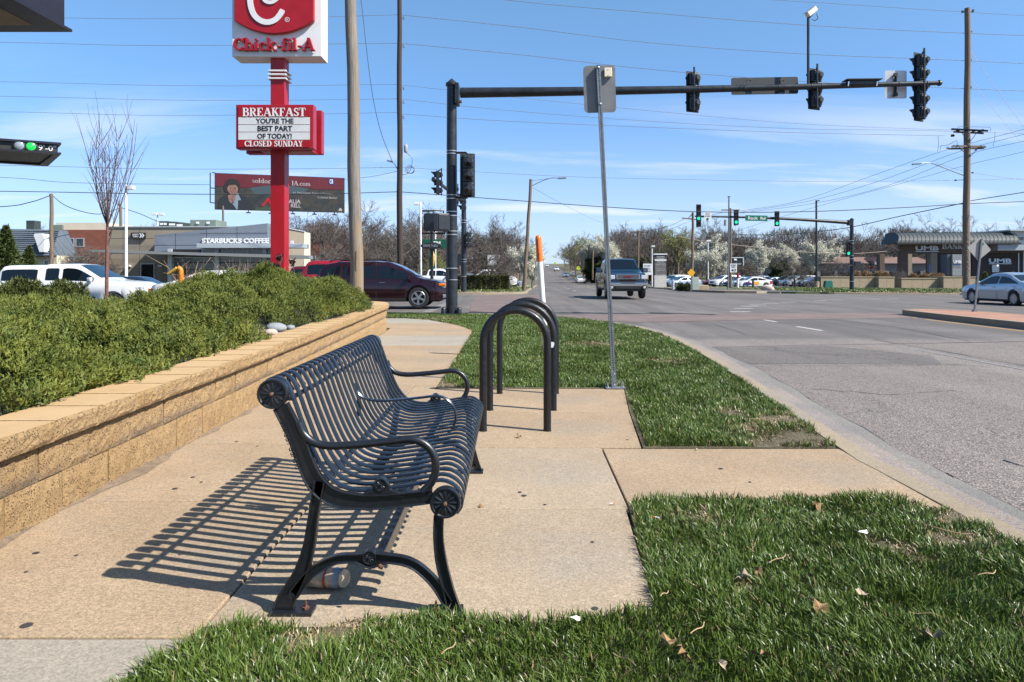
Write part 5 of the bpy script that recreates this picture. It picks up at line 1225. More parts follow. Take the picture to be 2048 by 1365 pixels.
# head bracketed to the mast and pedestrian heads
signal('tall signal head with cone backs bracketed right of the thick mast', (XP(935.5, 21.6), 21.6, ZP(351, 21.6)), R(102), 3, .40, cone=True, pipe=False)
b = MB(); b.tube([(xm, YM, ZP(306, YM)), W(932, 306, 21.7), W(935, 310, 21.65)], .035, 8); b.tube([(xm, YM, ZP(396, YM)), W(935, 396, 21.7)], .03, 8); b.build('signal_bracket', M_SIG, mast)
def ped(label, pos, rz):
    t = thing('pedestrian_signal', label, 'pedestrian signal', pos, rz, 'pedestrian signals on the thick mast')
    b = MB(); b.prism(rrect(.44, .52, .05), -.10, .10, 'Y'); b.build('housing', M_SIG, t, bev=.012)
    b = MB(); b.prism(rrect(.36, .44, .04), .101, .125, 'Y'); b.build('door', M_SIG, t, bev=.008)
    b = MB(); b.prism(rrect(.38, .44, .02), -.104, -.101, 'Y'); b.build('lens', M_BLACK, t)
    b = MB(); b.tube([(-.1, 0, -.26), (-.1, 0, -.33), (.28, 0, -.33)], .028, 6); b.tube([(-.05, 0, .26), (-.05, 0, .34), (.28, 0, .34)], .028, 6); b.build('bracket', M_SIG, t); return t
ped('left pedestrian signal box on the thick mast, seen from behind', (XP(863, 21.6), 21.6, ZP(445, 21.6)), R(178))
ped('right pedestrian signal box tucked against the thick mast', (XP(884, 21.3), 21.3, ZP(445, 21.3)), R(215))
# second mast behind, arm coming forward on the left
Y2 = 47.5; m2 = thing('signal_mast', 'dark signal mast behind the thick one with its arm reaching out to the left', 'signal mast')
x2 = XP(927.5, Y2); z2 = land_z(x2, Y2) - .05
MB().tube([(x2, Y2, z2), (x2, Y2, ZP(395, Y2))], [.19, .15], 12).build('pole', M_POLE, m2, smooth=True)
B0 = W(928, 452, Y2 - .4) * 1.0; B0 = Vector((x2, Y2 - .2, ZP(405, Y2))); B1 = W(866, 357, 33.0)
MB().tube([B0.lerp(B1, k / 6) for k in range(7)], [lerp(.14, .07, k / 6) for k in range(7)], 10).build('arm', M_POLE, m2, smooth=True)
b = MB(); b.box((x2, Y2, z2 + .04), (.6, .6, .08)); b.build('base_plate', M_POLE, m2)
for py in (441, 446, 519, 524, 553): b = MB(); r = .19; b.lathe([(r, -.015), (r, .015)], (x2, Y2, ZP(py, Y2)), 'Z', 14); b.build('band', M_BAND, m2)
b = MB(); b.box((x2 - .30, Y2 - .1, ZP(520, Y2)), (.42, .3, .75)); b.build('control_box', M_SIG, m2)
for i, (t_, lb) in enumerate(((.93, 'side-on signal left of the thick mast at the end of the arm'), (.42, 'side-on signal showing just right of the thick mast'), (.1, 'side-on signal low beside the second mast top'))):
    q = B0.lerp(B1, t_); signal(lb, (q.x + .06, q.y, q.z - .1), R(185), 3, .37, pipe=True, plate=True, group='side-on signals of the second mast')
signal('small side-on signal on the second mast below the arm', (x2 + .33, Y2 - .2, ZP(481, Y2)), R(5), 3, .34, plate=False, group='side-on signals of the second mast')
# far mast with lit signals
Y3 = 67.0; m3 = thing('signal_mast', 'far dark signal mast whose arm carries the green Rock Rd sign', 'signal mast')
x3 = XP(1703.5, Y3); z3 = land_z(x3, Y3) - .1
MB().tube([(x3, Y3, z3), (x3, Y3, ZP(441, Y3))], [.20, .16], 14).build('pole', M_POLE, m3, smooth=True)
b = MB(); b.lathe([(.18, 0), (.19, .08), (.05, .2)], (x3, Y3, ZP(441, Y3)), 'Z', 12); b.build('pole_cap', M_POLE, m3)
C0 = Vector((x3 - .1, Y3, ZP(446, Y3))); C1 = W(1390, 433, 65.5)
MB().tube([C0.lerp(C1, k / 10) + Vector((0, 0, .12 * math.sin(math.pi * k / 10))) for k in range(11)], [lerp(.17, .07, k / 10) for k in range(11)], 12).build('arm', M_POLE, m3, smooth=True)
b = MB(); b.box((x3 - .25, Y3, ZP(446, Y3)), (.25, .5, .5)); b.build('flange', M_POLE, m3)
b = MB(); b.box((x3, Y3, z3 + .1), (.8, .8, .16)); b.build('base_plate', M_POLE, m3)
for py in (482, 487, 512, 518, 531, 563): b = MB(); b.lathe([(.205, -.02), (.205, .02)], (x3, Y3, ZP(py, Y3)), 'Z', 14); b.build('band', M_BAND, m3)
FG = R(-94)
signal('four section signal lit green at the far left end of the far arm', W(1397, 432, 65.2), FG, 4, .48, lit=2, group='lit green signals across the junction', pipe=False)
signal('green lit signal between the yield sign and the Rock Rd sign', W(1472, 435.5, 65.6), FG, 3, .42, lit=2, group='lit green signals across the junction', pipe=False)
signal('green lit signal right of the Rock Rd sign', W(1553.5, 438, 66.0), FG, 3, .42, lit=2, group='lit green signals across the junction', pipe=False)
signal('green lit signal on the left side of the far mast', W(1696.5, 498, 66.8), FG, 3, .42, lit=2, group='lit green signals across the junction', pipe=False)
b = MB(); b.box(W(1715, 528, 66.6), (.55, .25, .45)); tag(b.build('pedestrian_signal', M_SIG, None, bev=.02), 'small black pedestrian signal box right of the far mast', 'pedestrian signal')
rs = thing('street_name_sign', 'green Rock Rd street name sign hung on the far arm', 'street sign')
plate('sign_panel', W(1512, 437, 65.5) + Vector((0, -.1, 0)), (1, 0, -.02), (.02, 0, 1), 2.0, .50, .04, .01, M_GREEN, rs); text('Rock  Rd', W(1512.5, 437, 65.5) + Vector((0, -.115, 0)), (1, 0, -.02), (.02, 0, 1), 1.55, .27, M_WSIGN, rs, bold=.02, depth=.01)
ys = thing('yield_sign', 'white sign with a green dot hung on the far arm beside the four section signal', 'traffic sign')
plate('sign_panel', W(1415.5, 433, 65.4), (1, 0, 0), (0, 0, 1), .66, .84, .05, .01, M_WSIGN, ys)
text('YIELD', W(1415.5, 428, 65.37), XR, ZU, .4, .11, M_BLACK, ys); text('ON GREEN', W(1415.5, 432.5, 65.37), XR, ZU, .5, .11, M_BLACK, ys); b = MB(); b.lathe([(.11, 0), (.11, -.01)], tuple(W(1415.5, 438.5, 65.37)), 'Y', 16); b.build('green_dot', M_GREEN, ys)

# ---------------------------------------------------------------- overhead cables
def cable(label, pts, Y0, Y1=None, r=.014, m=None, sag=0):
    Y1 = Y1 or Y0; n = len(pts); x0, x1 = pts[0][0], pts[-1][0]
    P = [W(px, py, lerp(Y0, Y1, (px - x0) / (x1 - x0 + 1e-9))) for px, py in pts]
    b = MB(); b.tube(catmull(P, 8) if n > 2 else P, r, 4, caps=False); o = b.build('cable', m or M_WIRE, smooth=True); return tag(o, label, 'overhead cable', 'overhead cables')
L_, Rr_ = -900, 2900
CB = [
 ('top static wire to the tip of the right utility pole', [(1000, -28), (1540, 0), (1935, 25), (2500, 58)], 55, 55, .014, M_WIREL),
 ('wire entering at the top centre and reaching the highest insulator of the right pole', [(799, -38), (1010, 0), (1300, 26), (1600, 50), (1935, 67), (2500, 88)], 55, 55, .018, M_WIREL),
 ('second transmission wire right of the dark pole', [(799, 30), (1040, 55), (1300, 86), (1600, 108), (1935, 122), (2500, 150)], 55, 55, .018, M_WIREL),
 ('third transmission wire crossing just above the near mast arm', [(799, 87), (1040, 110), (1300, 139), (1600, 163), (1935, 178), (2500, 200)], 55, 55, .018, M_WIREL),
 ('thin wire passing under the near mast arm', [(799, 170), (1000, 192), (1300, 222), (1600, 248), (1935, 262)], 55, 55, .012, M_WIREL),
 ('upper of the paired wires below the near mast arm', [(799, 198), (1000, 220), (1300, 243), (1600, 258), (1905, 263), (2500, 285)], 55, 55, .013, M_WIREL),
 ('lower of the paired wires below the near mast arm', [(799, 228), (1000, 242), (1300, 255), (1600, 266), (1890, 272)], 55, 55, .015, M_WIREL),
 ('faint wire at mid sky right of the dark pole', [(799, 335), (1100, 352), (1300, 358), (1600, 363), (1910, 361), (2300, 350)], 55, 55, .012, M_WIREL),
 ('thick black messenger cable running across the far mast', [(799, 384), (1000, 399), (1220, 415), (1400, 424), (1600, 424), (1800, 416), (1934, 408), (2100, 401), (2500, 380)], 55, 55, .028, M_WIRE),
 ('highest wire left of the dark pole', [(-500, 33), (0, 35), (300, 38), (600, 35), (799, 30)], 55, 55, .015, M_WIREL),
 ('second wire left of the dark pole at sign height', [(-500, 80), (0, 85), (250, 91), (460, 91), (690, 88), (799, 87)], 55, 55, .015, M_WIREL),
 ('wire level with the white rings of the red pylon', [(-500, 160), (0, 164), (300, 171), (540, 172), (799, 169)], 55, 55, .014, M_WIREL),
 ('wire just above the breakfast board', [(-500, 190), (0, 193), (300, 200), (540, 201), (799, 198)], 55, 55, .014, M_WIREL),
 ('wire passing behind the top of the breakfast board', [(-500, 220), (0, 224), (300, 231), (600, 229), (799, 225)], 55, 55, .014, M_WIREL),
 ('wire above the billboard', [(-500, 326), (0, 331), (300, 338), (600, 338), (799, 335)], 55, 55, .016, M_WIREL),
 ('dark wire across the upper part of the billboard', [(-400, 340), (0, 355), (150, 366), (420, 370)], 52, 56, .016, M_WIRE),
 ('thick dark cable across the middle of the billboard', [(-500, 380), (0, 383), (300, 388), (600, 389), (799, 384)], 55, 55, .028, M_WIRE),
 ('drooping cable left of the wooden pole behind the white pickup', [(-200, 420), (0, 414), (60, 405), (102, 391)], 52, 52, .03, M_WIRE),
 ('drooping cable right of the wooden pole behind the white pickup', [(104, 391), (130, 411), (170, 425), (205, 428), (241, 416)], 52, 66, .03, M_WIRE),
 ('cable drooping from the short pole towards the coffee shop roof', [(243, 416), (280, 428), (310, 441), (345, 452)], 66, 66, .03, M_WIRE),
 ('stranded guy wire sweeping down beside the leaning wooden pole', [(700, -160), (722, 0), (732, 90), (745, 190), (762, 265), (786, 327)], 50, 55, .022, M_WIRE),
 ('service wire from the dark pole towards the billboard', [(680, 360), (740, 354), (795, 343)], 75, 55, .016, M_WIRE),
 ('uppermost of the three wires falling left from the right pole', [(1470, 424), (1600, 402), (1750, 350), (1885, 303), (2048, 259), (2400, 165)], 84, 50, .016, M_WIRE),
 ('middle of the three wires falling left from the right pole', [(1475, 426), (1620, 402), (1760, 362), (1915, 305), (2048, 269), (2400, 180)], 84, 50, .016, M_WIRE),
 ('lowest of the three wires falling left from the right pole', [(1480, 427), (1640, 405), (1780, 370), (1925, 313), (2048, 283), (2400, 215)], 84, 50, .016, M_WIRE),
 ('neutral wire below the three falling wires', [(1470, 463), (1560, 435), (1700, 395), (1800, 368), (1925, 333), (2048, 304), (2400, 225)], 84, 50, .014, M_WIRE),
 ('thick drooping cable from the right pole to beyond the far mast', [(1465, 470), (1560, 470), (1640, 463), (1706, 454), (1800, 433), (1925, 407)], 84, 55, .035, M_WIRE),
 ('cable leaving the right pole at bank roof height', [(1941, 402), (2048, 385), (2400, 330)], 55, 45, .028, M_WIRE),
 ('upper guy wire right of the right pole', [(1938, 98), (1980, 160), (2048, 255), (2120, 355)], 55, 52, .011, M_WIRE),
 ('lower guy wire right of the right pole', [(1938, 152), (1980, 210), (2048, 292), (2120, 380)], 55, 52, .011, M_WIRE),
 ('thin wire drooping right from the right pole', [(1944, 346), (2048, 360), (2300, 380)], 55, 55, .013, M_WIREL),
 ('tan cable sagging behind the blossom trees', [(1358, 474), (1400, 482), (1500, 494), (1600, 504), (1700, 508), (1800, 501)], 110, 110, .06, mat('tan_cable', (.30, .24, .20), .7)),
 ('thin wire from the lamp arm pole towards the crossarm pole', [(1066, 376), (1130, 411), (1200, 444), (1277, 464)], 49, 120, .014, M_WIREL),
 ('upper wire from the crossarm pole towards the diamond sign pole', [(1282, 463), (1330, 455), (1368, 439)], 120, 78, .02, M_WIRE),
 ('lower wire from the crossarm pole towards the diamond sign pole', [(1270, 465), (1330, 462), (1380, 443), (1450, 424)], 120, 84, .02, M_WIRE),
 ('horizontal wire behind the tenant sign', [(1200, 520), (1300, 518), (1360, 516), (1500, 525), (1600, 529)], 150, 150, .03, M_WIREL),
]
for lb, pts, ya, yb, r, m in CB: cable(lb, pts, ya, yb, r, m)
# ---------------------------------------------------------------- red restaurant pylon
YC = 23.0
def bxp(mb, x0, x1, y0, y1, Yf, d):  # box from pixel extents on its front face at depth Yf
    mb.bx(XP(x0, Yf), XP(x1, Yf), Yf, Yf + d, ZP(y1, Yf), ZP(y0, Yf)); return mb
py_ = thing('restaurant_pylon_sign', 'tall red pylon sign with a white cabinet and a breakfast message board', 'pylon sign')
xc0, xc1 = XP(541, YC), XP(569, YC)
b = MB(); b.bx(xc0, xc1, YC, YC + .47, road_z(xc0, YC) - .2, ZP(116, YC)); b.build('pole', M_RED, py_, bev=.012)
for py0 in (141.5, 149, 157.0): b = MB(); b.bx(xc0 - .07, xc1 + .07, YC - .07, YC + .54, ZP(py0 + 2.5, YC), ZP(py0 - .6, YC)); b.build('white_ring', M_WSIGN, py_, bev=.01)
CZ0, CZ1 = ZP(113.5, YC - .15), ZP(113.5, YC - .15) + 3.1; cxa, cxb = XP(464, YC - .15), XP(643, YC - .15); CYF = YC - .15
b = MB(); b.bx(cxa, cxb, CYF, CYF + .77, CZ0, CZ1); cab = b.build('cabinet', M_WSIGN, py_, bev=.015)
pxa, pxb = XP(472, CYF), XP(630, CYF); zs = ZP(45, CYF); zb_ = ZP(71, CYF); n = 14
arc = [(lerp(pxa, pxb, k / n), zs - (zs - zb_) * (1 - ((k / n - .5) * 2) ** 2)) for k in range(n + 1)]
b = MB(); b.prism(arc + [(pxb, CZ1 - .12), (pxa, CZ1 - .12)], CYF - .16, CYF - .001, 'Y'); pan = b.build('red_panel', M_RED, cab, bev=.02)
def flat_stroke(pts, w, y, t, m, parent, name):
    P = catmull([(a, 0, c) for a, c in pts], 8); L = []; Rr = []; n = len(P)
    for i in range(n):
        d = (P[min(i + 1, n - 1)] - P[max(i - 1, 0)]).normalized(); ww = w * (1 if 2 < i < n - 3 else (.72 if i in (0, n - 1) else .92)); nn = Vector((-d.z, 0, d.x)) * ww / 2; L.append(P[i] + nn); Rr.append(P[i] - nn)
    b = MB()
    for i in range(n):
        for q in (L[i], Rr[i]): b.v += [(q.x, y, q.z), (q.x, y - t, q.z)]
    for i in range(n - 1):
        a = i * 4
        for f in ((a, a + 1, a + 5, a + 4), (a + 2, a + 6, a + 7, a + 3), (a + 1, a + 3, a + 7, a + 5), (a, a + 4, a + 6, a + 2)): b.f.append(f); b.m.append(0)
    b.f.append((0, 2, 3, 1)); b.m.append(0); e = 4 * (n - 1); b.f.append((e, e + 1, e + 3, e + 2)); b.m.append(0)
    return b.build(name, m, parent)
def cp(px, py, Y=CYF - .17): return (XP(px, Y), ZP(py, Y))
flat_stroke([cp(*q) for q in ((563, -60), (552, -78), (530, -82), (510, -64), (502, -36), (500, -8), (502, 14), (509, 31), (522, 42), (537, 45), (551, 40), (560, 30), (565.5, 20))], .17, CYF - .162, .03, M_WSIGN, cab, 'logo_stroke')
flat_stroke([cp(*q) for q in ((526, -10), (530, 2), (542, 5.5), (553, 0), (559, -10), (556, -30), (548, -40))], .11, CYF - .162, .03, M_WSIGN, cab, 'logo_stroke')
b = MB(); cx2, cz2 = cp(574.3, 39.5)
for k in range(20):
    a0, a1 = 2 * math.pi * k / 20, 2 * math.pi * (k + 1) / 20
    b.add([(cx2 + math.cos(a0) * .075, CYF - .165, cz2 + math.sin(a0) * .075), (cx2 + math.cos(a1) * .075, CYF - .165, cz2 + math.sin(a1) * .075), (cx2 + math.cos(a1) * .06, CYF - .165, cz2 + math.sin(a1) * .06), (cx2 + math.cos(a0) * .06, CYF - .165, cz2 + math.sin(a0) * .06)], [(0, 1, 2, 3)])
text('R', (cx2, CYF - .164, cz2), XR, ZU, .055, .075, M_WSIGN, cab, mb=b, depth=.002); b.build('registered_mark', M_WSIGN, cab, fix=False)
o3 = Vector(((XP(470, CYF) + XP(629.5, CYF)) / 2, CYF - .03, (ZP(78, CYF) + ZP(104.5, CYF)) / 2)); serif('Chick-fil-A', o3, XR, ZU, XP(631, CYF) - XP(469, CYF), ZP(79.5, CYF) - ZP(104.5, CYF), M_RED, cab, depth=.11, sep=True)
# message board: two back to back boxes
RF = YC - .45
def rbx(x0, x1, y0, y1): return (XP(x0, RF), XP(x1, RF), ZP(y1, RF), ZP(y0, RF))
x0, x1, z0, z1 = rbx(471.5, 627, 209.5, 298); b = MB(); b.bx(x0, x1, RF, RF + .36, z0, z1); rb = b.build('message_board', M_REDD, py_, bev=.02)
b = MB(); b.bx(XP(492, YC + .55), XP(643.5, YC + .55), YC + .55, YC + .87, ZP(308, YC + .55), ZP(221, YC + .55)); b.build('rear_board', M_REDD, py_, bev=.02)
b = MB(); b.bx(xc0 - .3, xc1 + .9, YC - .1, YC + .56, ZP(304, YC), ZP(299, YC)); b.build('board_support', M_REDD, py_)
x0, x1, z0, z1 = rbx(477, 619.5, 213.5, 234.5); b = MB(); b.bx(x0, x1, RF - .02, RF, z0, z1); b.build('top_panel', M_RED, rb)
serif('BREAKFAST', (XP(548.5, RF), RF - .021, ZP(225, RF)), XR, ZU, XP(612, RF) - XP(485, RF), .265, M_WSIGN, rb, depth=.012, name='lettering')
x0, x1, z0, z1 = rbx(477, 619.5, 280.5, 295); b = MB(); b.bx(x0, x1, RF - .02, RF, z0, z1); b.build('bottom_panel', M_RED, rb)
serif('CLOSED SUNDAY', (XP(548, RF), RF - .021, ZP(288, RF)), XR, ZU, XP(607, RF) - XP(490, RF), .185, M_WSIGN, rb, depth=.012, name='lettering')
for i, (s_, ya, yb, xa, xb) in enumerate((("YOU'RE THE", 235.2, 249.3, 512, 587.5), ('BEST PART', 250.4, 264.2, 515.5, 585), ('OF TODAY!', 265.3, 280, 515, 584))):
    x0, x1, z0, z1 = rbx(477, 619.5, ya, yb); b = MB(); b.bx(x0, x1, RF - .018, RF, z0, z1); ro = b.build('letter_row', M_ALUW, rb)
    text(s_, (XP((xa + xb) / 2, RF), RF - .02, ZP((ya + yb) / 2 + .3, RF)), XR, ZU, XP(xb, RF) - XP(xa, RF), .165, M_LETK, ro, bold=.03, depth=.004)
# ---------------------------------------------------------------- billboard
bb = thing('billboard', 'large red and dark real estate billboard with a portrait behind the red pylon', 'billboard')
TL, TR_ = W(430, 347, 87), W(688.5, 357.3, 91.6); BL = Vector((TL.x, TL.y, ZP(418.5, 87))); rt = (TR_ - TL); rt.z = 0; WB = rt.length; rt.normalize(); HB = TL.z - BL.z
NB = rt.cross(Vector((0, 0, 1)))   # faces the camera
def bq(u, v, d=0.0): return BL + rt * (WB * u) + Vector((0, 0, HB * v)) + NB * d
def bpoly(name, pts, d, m, parent=None):
    b = MB(); n = len(pts); b.add([bq(u, v, d) for u, v in pts] + [bq(u, v, d - .012) for u, v in pts], [tuple(range(n)), tuple(range(n, 2 * n))[::-1]] + [(i, (i + 1) % n, n + (i + 1) % n, n + i) for i in range(n)]); return b.build(name, m, parent or bb)
b = MB(); b.add([bq(-.003, -.012, -.3), bq(1.003, -.012, -.3), bq(1.003, 1.012, -.3), bq(-.003, 1.012, -.3), bq(-.003, -.012, -.02), bq(1.003, -.012, -.02), bq(1.003, 1.012, -.02), bq(-.003, 1.012, -.02)], [(0, 1, 2, 3), (4, 5, 6, 7), (0, 1, 5, 4), (1, 2, 6, 5), (2, 3, 7, 6), (3, 0, 4, 7)]); b.build('back_frame', M_POLE, bb)
M_BBD = NT('billboard_scene', .5); v_ = M_BBD.co((1, 1, 1)); c_ = M_BBD.mix(M_BBD.rng(M_BBD.noise(v_, .9, 7, .75), .4, .62), (.012, .018, .022), (.055, .045, .028)); c_ = M_BBD.mix(M_BBD.rng(M_BBD.noise(M_BBD.co(loc=(3, 3, 3)), 1.7, 6, .8), .58, .68, 0, .7), c_, (.09, .075, .035)); M_BBD = M_BBD.out(c_)
M_BBR = mat('billboard_red', (.12, .005, .013), .5, 0, .12, 1); M_BBS = mat('billboard_teal', (.045, .075, .085), .5); M_HAIR = mat('print_hair', (.006, .006, .008), .6); M_SKIN = mat('print_skin', (.24, .125, .09), .6, 0, .25, 2.0); M_COAT = mat('print_coat', (.008, .011, .018), .6); M_SHIRT = mat('print_shirt', (.20, .26, .32), .6); M_TXT = mat('print_text', (.42, .38, .38), .5)
bpoly('panel', [(0, 0), (1, 0), (1, 1), (0, 1)], -.005, M_BBD)
bpoly('grey_sky', [(.26, .63), (.35, .70), (.5, .74), (.62, .71), (.72, .66), (.66, .52), (.3, .42)], .009, M_BBS)
bpoly('red_band', [(0, .65), (.24, .62), (.34, .68), (.45, .745), (.54, .75), (.64, .70), (.76, .645), (1, .66), (1, 1), (0, 1)], .022, M_BBR)
def ell(cu, cv, ru, rv, n=22, f=None): return [(cu + math.cos(2 * math.pi * k / n) * ru, cv + math.sin(2 * math.pi * k / n) * rv) for k in range(n)]
bpoly('hair', [(.068, .50), (.062, .62), (.075, .76), (.10, .85), (.135, .87), (.165, .83), (.185, .73), (.188, .58), (.178, .52), (.15, .50), (.10, .46)], .036, M_HAIR)
bpoly('coat', [(.02, 0), (.03, .28), (.06, .38), (.10, .42), (.17, .46), (.21, .40), (.25, .32), (.275, .15), (.28, 0)], .040, M_COAT)
bpoly('collar', [(.135, .12), (.125, .20), (.16, .0), (.168, .0), (.172, .26), (.193, .27), (.170, .47), (.158, .46), (.15, .30)], .055, M_SHIRT)
bpoly('face', ell(.131, .57, .040, .145), .052, M_SKIN); bpoly('neck', [(.115, .42), (.155, .44), (.158, .3), (.148, .12), (.135, .2)], .050, M_SKIN)
bpoly('fringe', [(.082, .62), (.088, .74), (.12, .79), (.16, .76), (.176, .62), (.168, .68), (.15, .70), (.12, .69), (.096, .68)], .066, M_HAIR)
bpoly('hand', [(.095, .38), (.10, .26), (.118, .16), (.128, .22), (.126, .34), (.132, .40), (.118, .44)], .066, M_SKIN)
for u_ in (.116, .147): bpoly('eye', ell(u_, .60, .006, .012, 8), .068, M_HAIR)
bpoly('mouth', [(.119, .505), (.131, .495), (.145, .508), (.131, .482)], .068, mat('print_lips', (.35, .08, .07), .6))
def btxt(s_, u0, u1, v0, v1, m=M_TXT, d=.03, **k): return text(s_, bq((u0 + u1) / 2, (v0 + v1) / 2, d), rt, ZU, WB * (u1 - u0), HB * (v1 - v0), m, bb, **k)
serif('soldon', bq(.352, .835, .036), rt, ZU, WB * .152, HB * .13, M_TXT, bb, depth=.008); serif('IA.com', bq(.655, .80, .036), rt, ZU, WB * .150, HB * .13, M_TXT, bb, depth=.008)
btxt('#1 Real Estate Team in Kansas,', .590, .895, .50, .56); btxt('Coldwell Banker', .785, .945, .385, .45)
btxt('ALIA', .555, .652, .215, .335, bold=.025); btxt('RELL', .575, .652, .10, .20, bold=.025)
bpoly('roof_mark', [(.345, .12), (.395, .36), (.405, .36), (.43, .14), (.412, .14), (.398, .27), (.365, .12)], .03, M_RED); bpoly('green_strip', [(.30, .0), (.30, .07), (.45, .09), (.45, .0)], .012, mat('print_green', (.03, .06, .02), .6))
bpoly('logo_square', [(.872, .80), (.918, .80), (.918, .975), (.872, .975)], .034, mat('print_blue', (.01, .03, .16), .4)); btxt('CB', .882, .909, .825, .955, M_WSIGN, .048, bold=.02)
bpoly('house_mark', [(.955, .03), (.981, .03), (.981, .085), (.968, .13), (.955, .085)], .03, M_TXT)
b = MB(); b.tube([bq(-.033, 1.0, .3), bq(-.033, .17, .3)], .07, 5); b.tube([bq(-.033, .58, .3), bq(0, .58, 0)], .06, 4); b.tube([bq(-.033, .17, .3), bq(0, .17, 0)], .06, 4); b.tube([bq(-.02, 1.01, .3), bq(.003, 1.01, 0)], .05, 4); b.build('side_ladder', M_POLE, bb)
for u_ in (.25, .42, .59, .76, .92): b = MB(); b.tube([bq(u_, 0, -.1), bq(u_, -.07, .4)], .06, 5); b.box(tuple(bq(u_, -.09, .5)), (.5, .25, .12)); b.build('flood_light', M_BLACK, bb)
for u_ in (.47, .53): b = MB(); q = bq(u_, 0, -.6); b.cyl((q.x, q.y, -2), (q.x, q.y, q.z + 3), .45, n=12); b.build('column', M_POLE, bb)
# ---------------------------------------------------------------- drive-through canopies at the upper left
M_FASC = mat('dark_fascia', (.022, .022, .035), .45, .2, .15, 2); M_SOFF = mat('beige_soffit', (.36, .31, .23), .8, 0, .1, 3)
cn = thing('canopy', 'dark edged canopy with a beige soffit at the top left corner', 'canopy')
xk, yk = -9.55, 15.75; zk = 6.52
b = MB(); b.bx(-26, xk - .10, yk - 9, yk - .12, zk + .06, zk + 1.0); b.build('fascia', M_FASC, cn)
b = MB(); b.bx(-26, xk, yk - 9.1, yk, zk, zk + .055); b.bx(-26, xk, yk - 9.1, yk, zk + 1.02, zk + 1.09); b.build('edge_trim', M_FASC, cn)
b = MB(); b.bx(-26, xk - .55, yk - 8.6, yk - .45, zk - .012, zk + .002); b.build('soffit', M_SOFF, cn)
for k in range(1, 6): b = MB(); b.bx(xk - .105, xk - .092, yk - .12 - k * 1.6 - .01, yk - .12 - k * 1.6, zk + .06, zk + 1.0); b.build('panel_joint', M_BLACK, cn)
b = MB(); b.bx(-18.4, -18, yk - 6, yk - 5.6, -.4, zk); b.bx(-24, -23.6, yk - 6, yk - 5.6, -.4, zk); b.build('columns', M_FASC, cn)
YK = 16.2; AX = XP(122.5, YK); ua = math.atan2(.465, .885); zk2 = ZP(308, YK); zt2 = ZP(290, YK)
c2 = thing('clearance_canopy', 'low dark drive-through clearance bar with two round lights and the height', 'canopy', (AX, YK, 0), ua)
def ck(px):
    k = (px - CX) / F; return (k * YK - AX) / (.885 - .465 * k)
FP = [(0, 0), (-.45, 2.3), (-9, 2.3), (-9, 0)]
def fpo(d): return [(d, -d), (-.45 + d, 2.3 + d), (-9, 2.3 + d), (-9, -d)]
b = MB(); b.prism(fpo(-.07), zk2 + .03, zt2 - .001); b.build('fascia', mat('bronze_fascia', (.045, .042, .042), .5, .2), c2)
b = MB(); b.prism(FP, zt2, zt2 + .05); b.build('top_trim', M_FASC, c2)
fi, fo = fpo(-.16), FP
for i in range(4): j = (i + 1) % 4; b = MB(); b.prism([fo[i], fo[j], fi[j], fi[i]], zk2 - .01, zk2 + .028); b.build('bottom_trim', M_FASC, c2)
for px, m_ in ((38.5, mat('lamp_off', (.30, .36, .42), .15, coat=.6)), (62, mat('lamp_green_lit', (.02, .45, .08), .2, emit=(.02, .75, .12), estr=.6))):
    xl = ck(px); zl = (zk2 + zt2) / 2 + .02; b = MB(); b.lathe([(.128, .07), (.124, .02), (.095, .01)], (xl, 0, zl), 'Y', 20); rg = b.build('lamp_bezel', M_BLACK, c2)
    b = MB(); b.lathe([(.090, .008), (.06, -.012), (.02, -.02)], (xl, 0, zl), 'Y', 18); b.build('lamp_lens', m_, rg, smooth=True)
text('9\'-0"', ((ck(76) + ck(112)) / 2, .064, (zk2 + .03 + zt2) / 2), XR, ZU, (ck(112) - ck(76)), .125, M_WSIGN, c2, bold=.008, depth=.006)
M_WARM = mat('warm_downlight', (.8, .5, .1), .4, emit=(1, .62, .12), estr=1.0)
for xl, yl in ((ck(60), .45), (ck(50), 1.35)): b = MB(); b.lathe([(.11, 0), (.10, -.02)], (xl, yl, zk2 + .06), 'Z', 16); b.build('downlight', M_WARM, c2)
b = MB(); b.bx(-6.5, -6.2, .8, 1.1, -.5, zk2 + .1); b.build('column', M_FASC, c2)
# ---------------------------------------------------------------- ground signs of the street
def street_sign(label, px, py, w, h, Y, m, lines=(), post_py=None, rot=0.0, shape='rect', cat='traffic sign', post_m=M_GALV, back=False, r=.04, group=None):
    c = W(px, py, Y); t = thing('street_sign', label, cat, group=group)
    zg = land_z(c.x, Y) - .05 if post_py is None else ZP(post_py, Y)
    b = MB(); b.bx(c.x - .03, c.x + .03, Y + .01, Y + .06, zg, c.z + h / 2); b.build('post', post_m, t)
    if shape == 'diamond': s2 = math.sqrt(.5); plate('sign_plate', c, (s2, 0, s2), (-s2, 0, s2), w, w, .04, .006, m, t)
    else: plate('sign_plate', c, (1, 0, 0), (0, 0, 1), w, h, r, .006, m, t)
    for s_, dz, ww, hh, mm in lines: text(s_, (c.x, Y - .012, c.z + dz), XR, ZU, ww, hh, mm, t, depth=.004, bold=.01)
    return t
YI = 23.3
ds = thing('diamond_sign', 'back of a diamond warning sign with a green tag leaning on the brick island', 'traffic sign')
d0 = W(1949, 622, YI); d0.z = road_z(d0.x, YI) + .17; d1 = W(1963, 479, YI); perf_post(ds, d0, d1, w=.05, pitch_=.034)
dd = (d1 - d0).normalized(); s2 = math.sqrt(.5); rr_ = Vector((dd.z, 0, -dd.x)); c = W(1959.5, 498, YI) + Vector((0, .03, 0)); plate('sign_plate', c, (rr_ + dd).normalized(), (dd - rr_).normalized(), .55, .55, .04, -.004, mat('sign_back_light', (.40, .40, .38), .5, .15), ds)
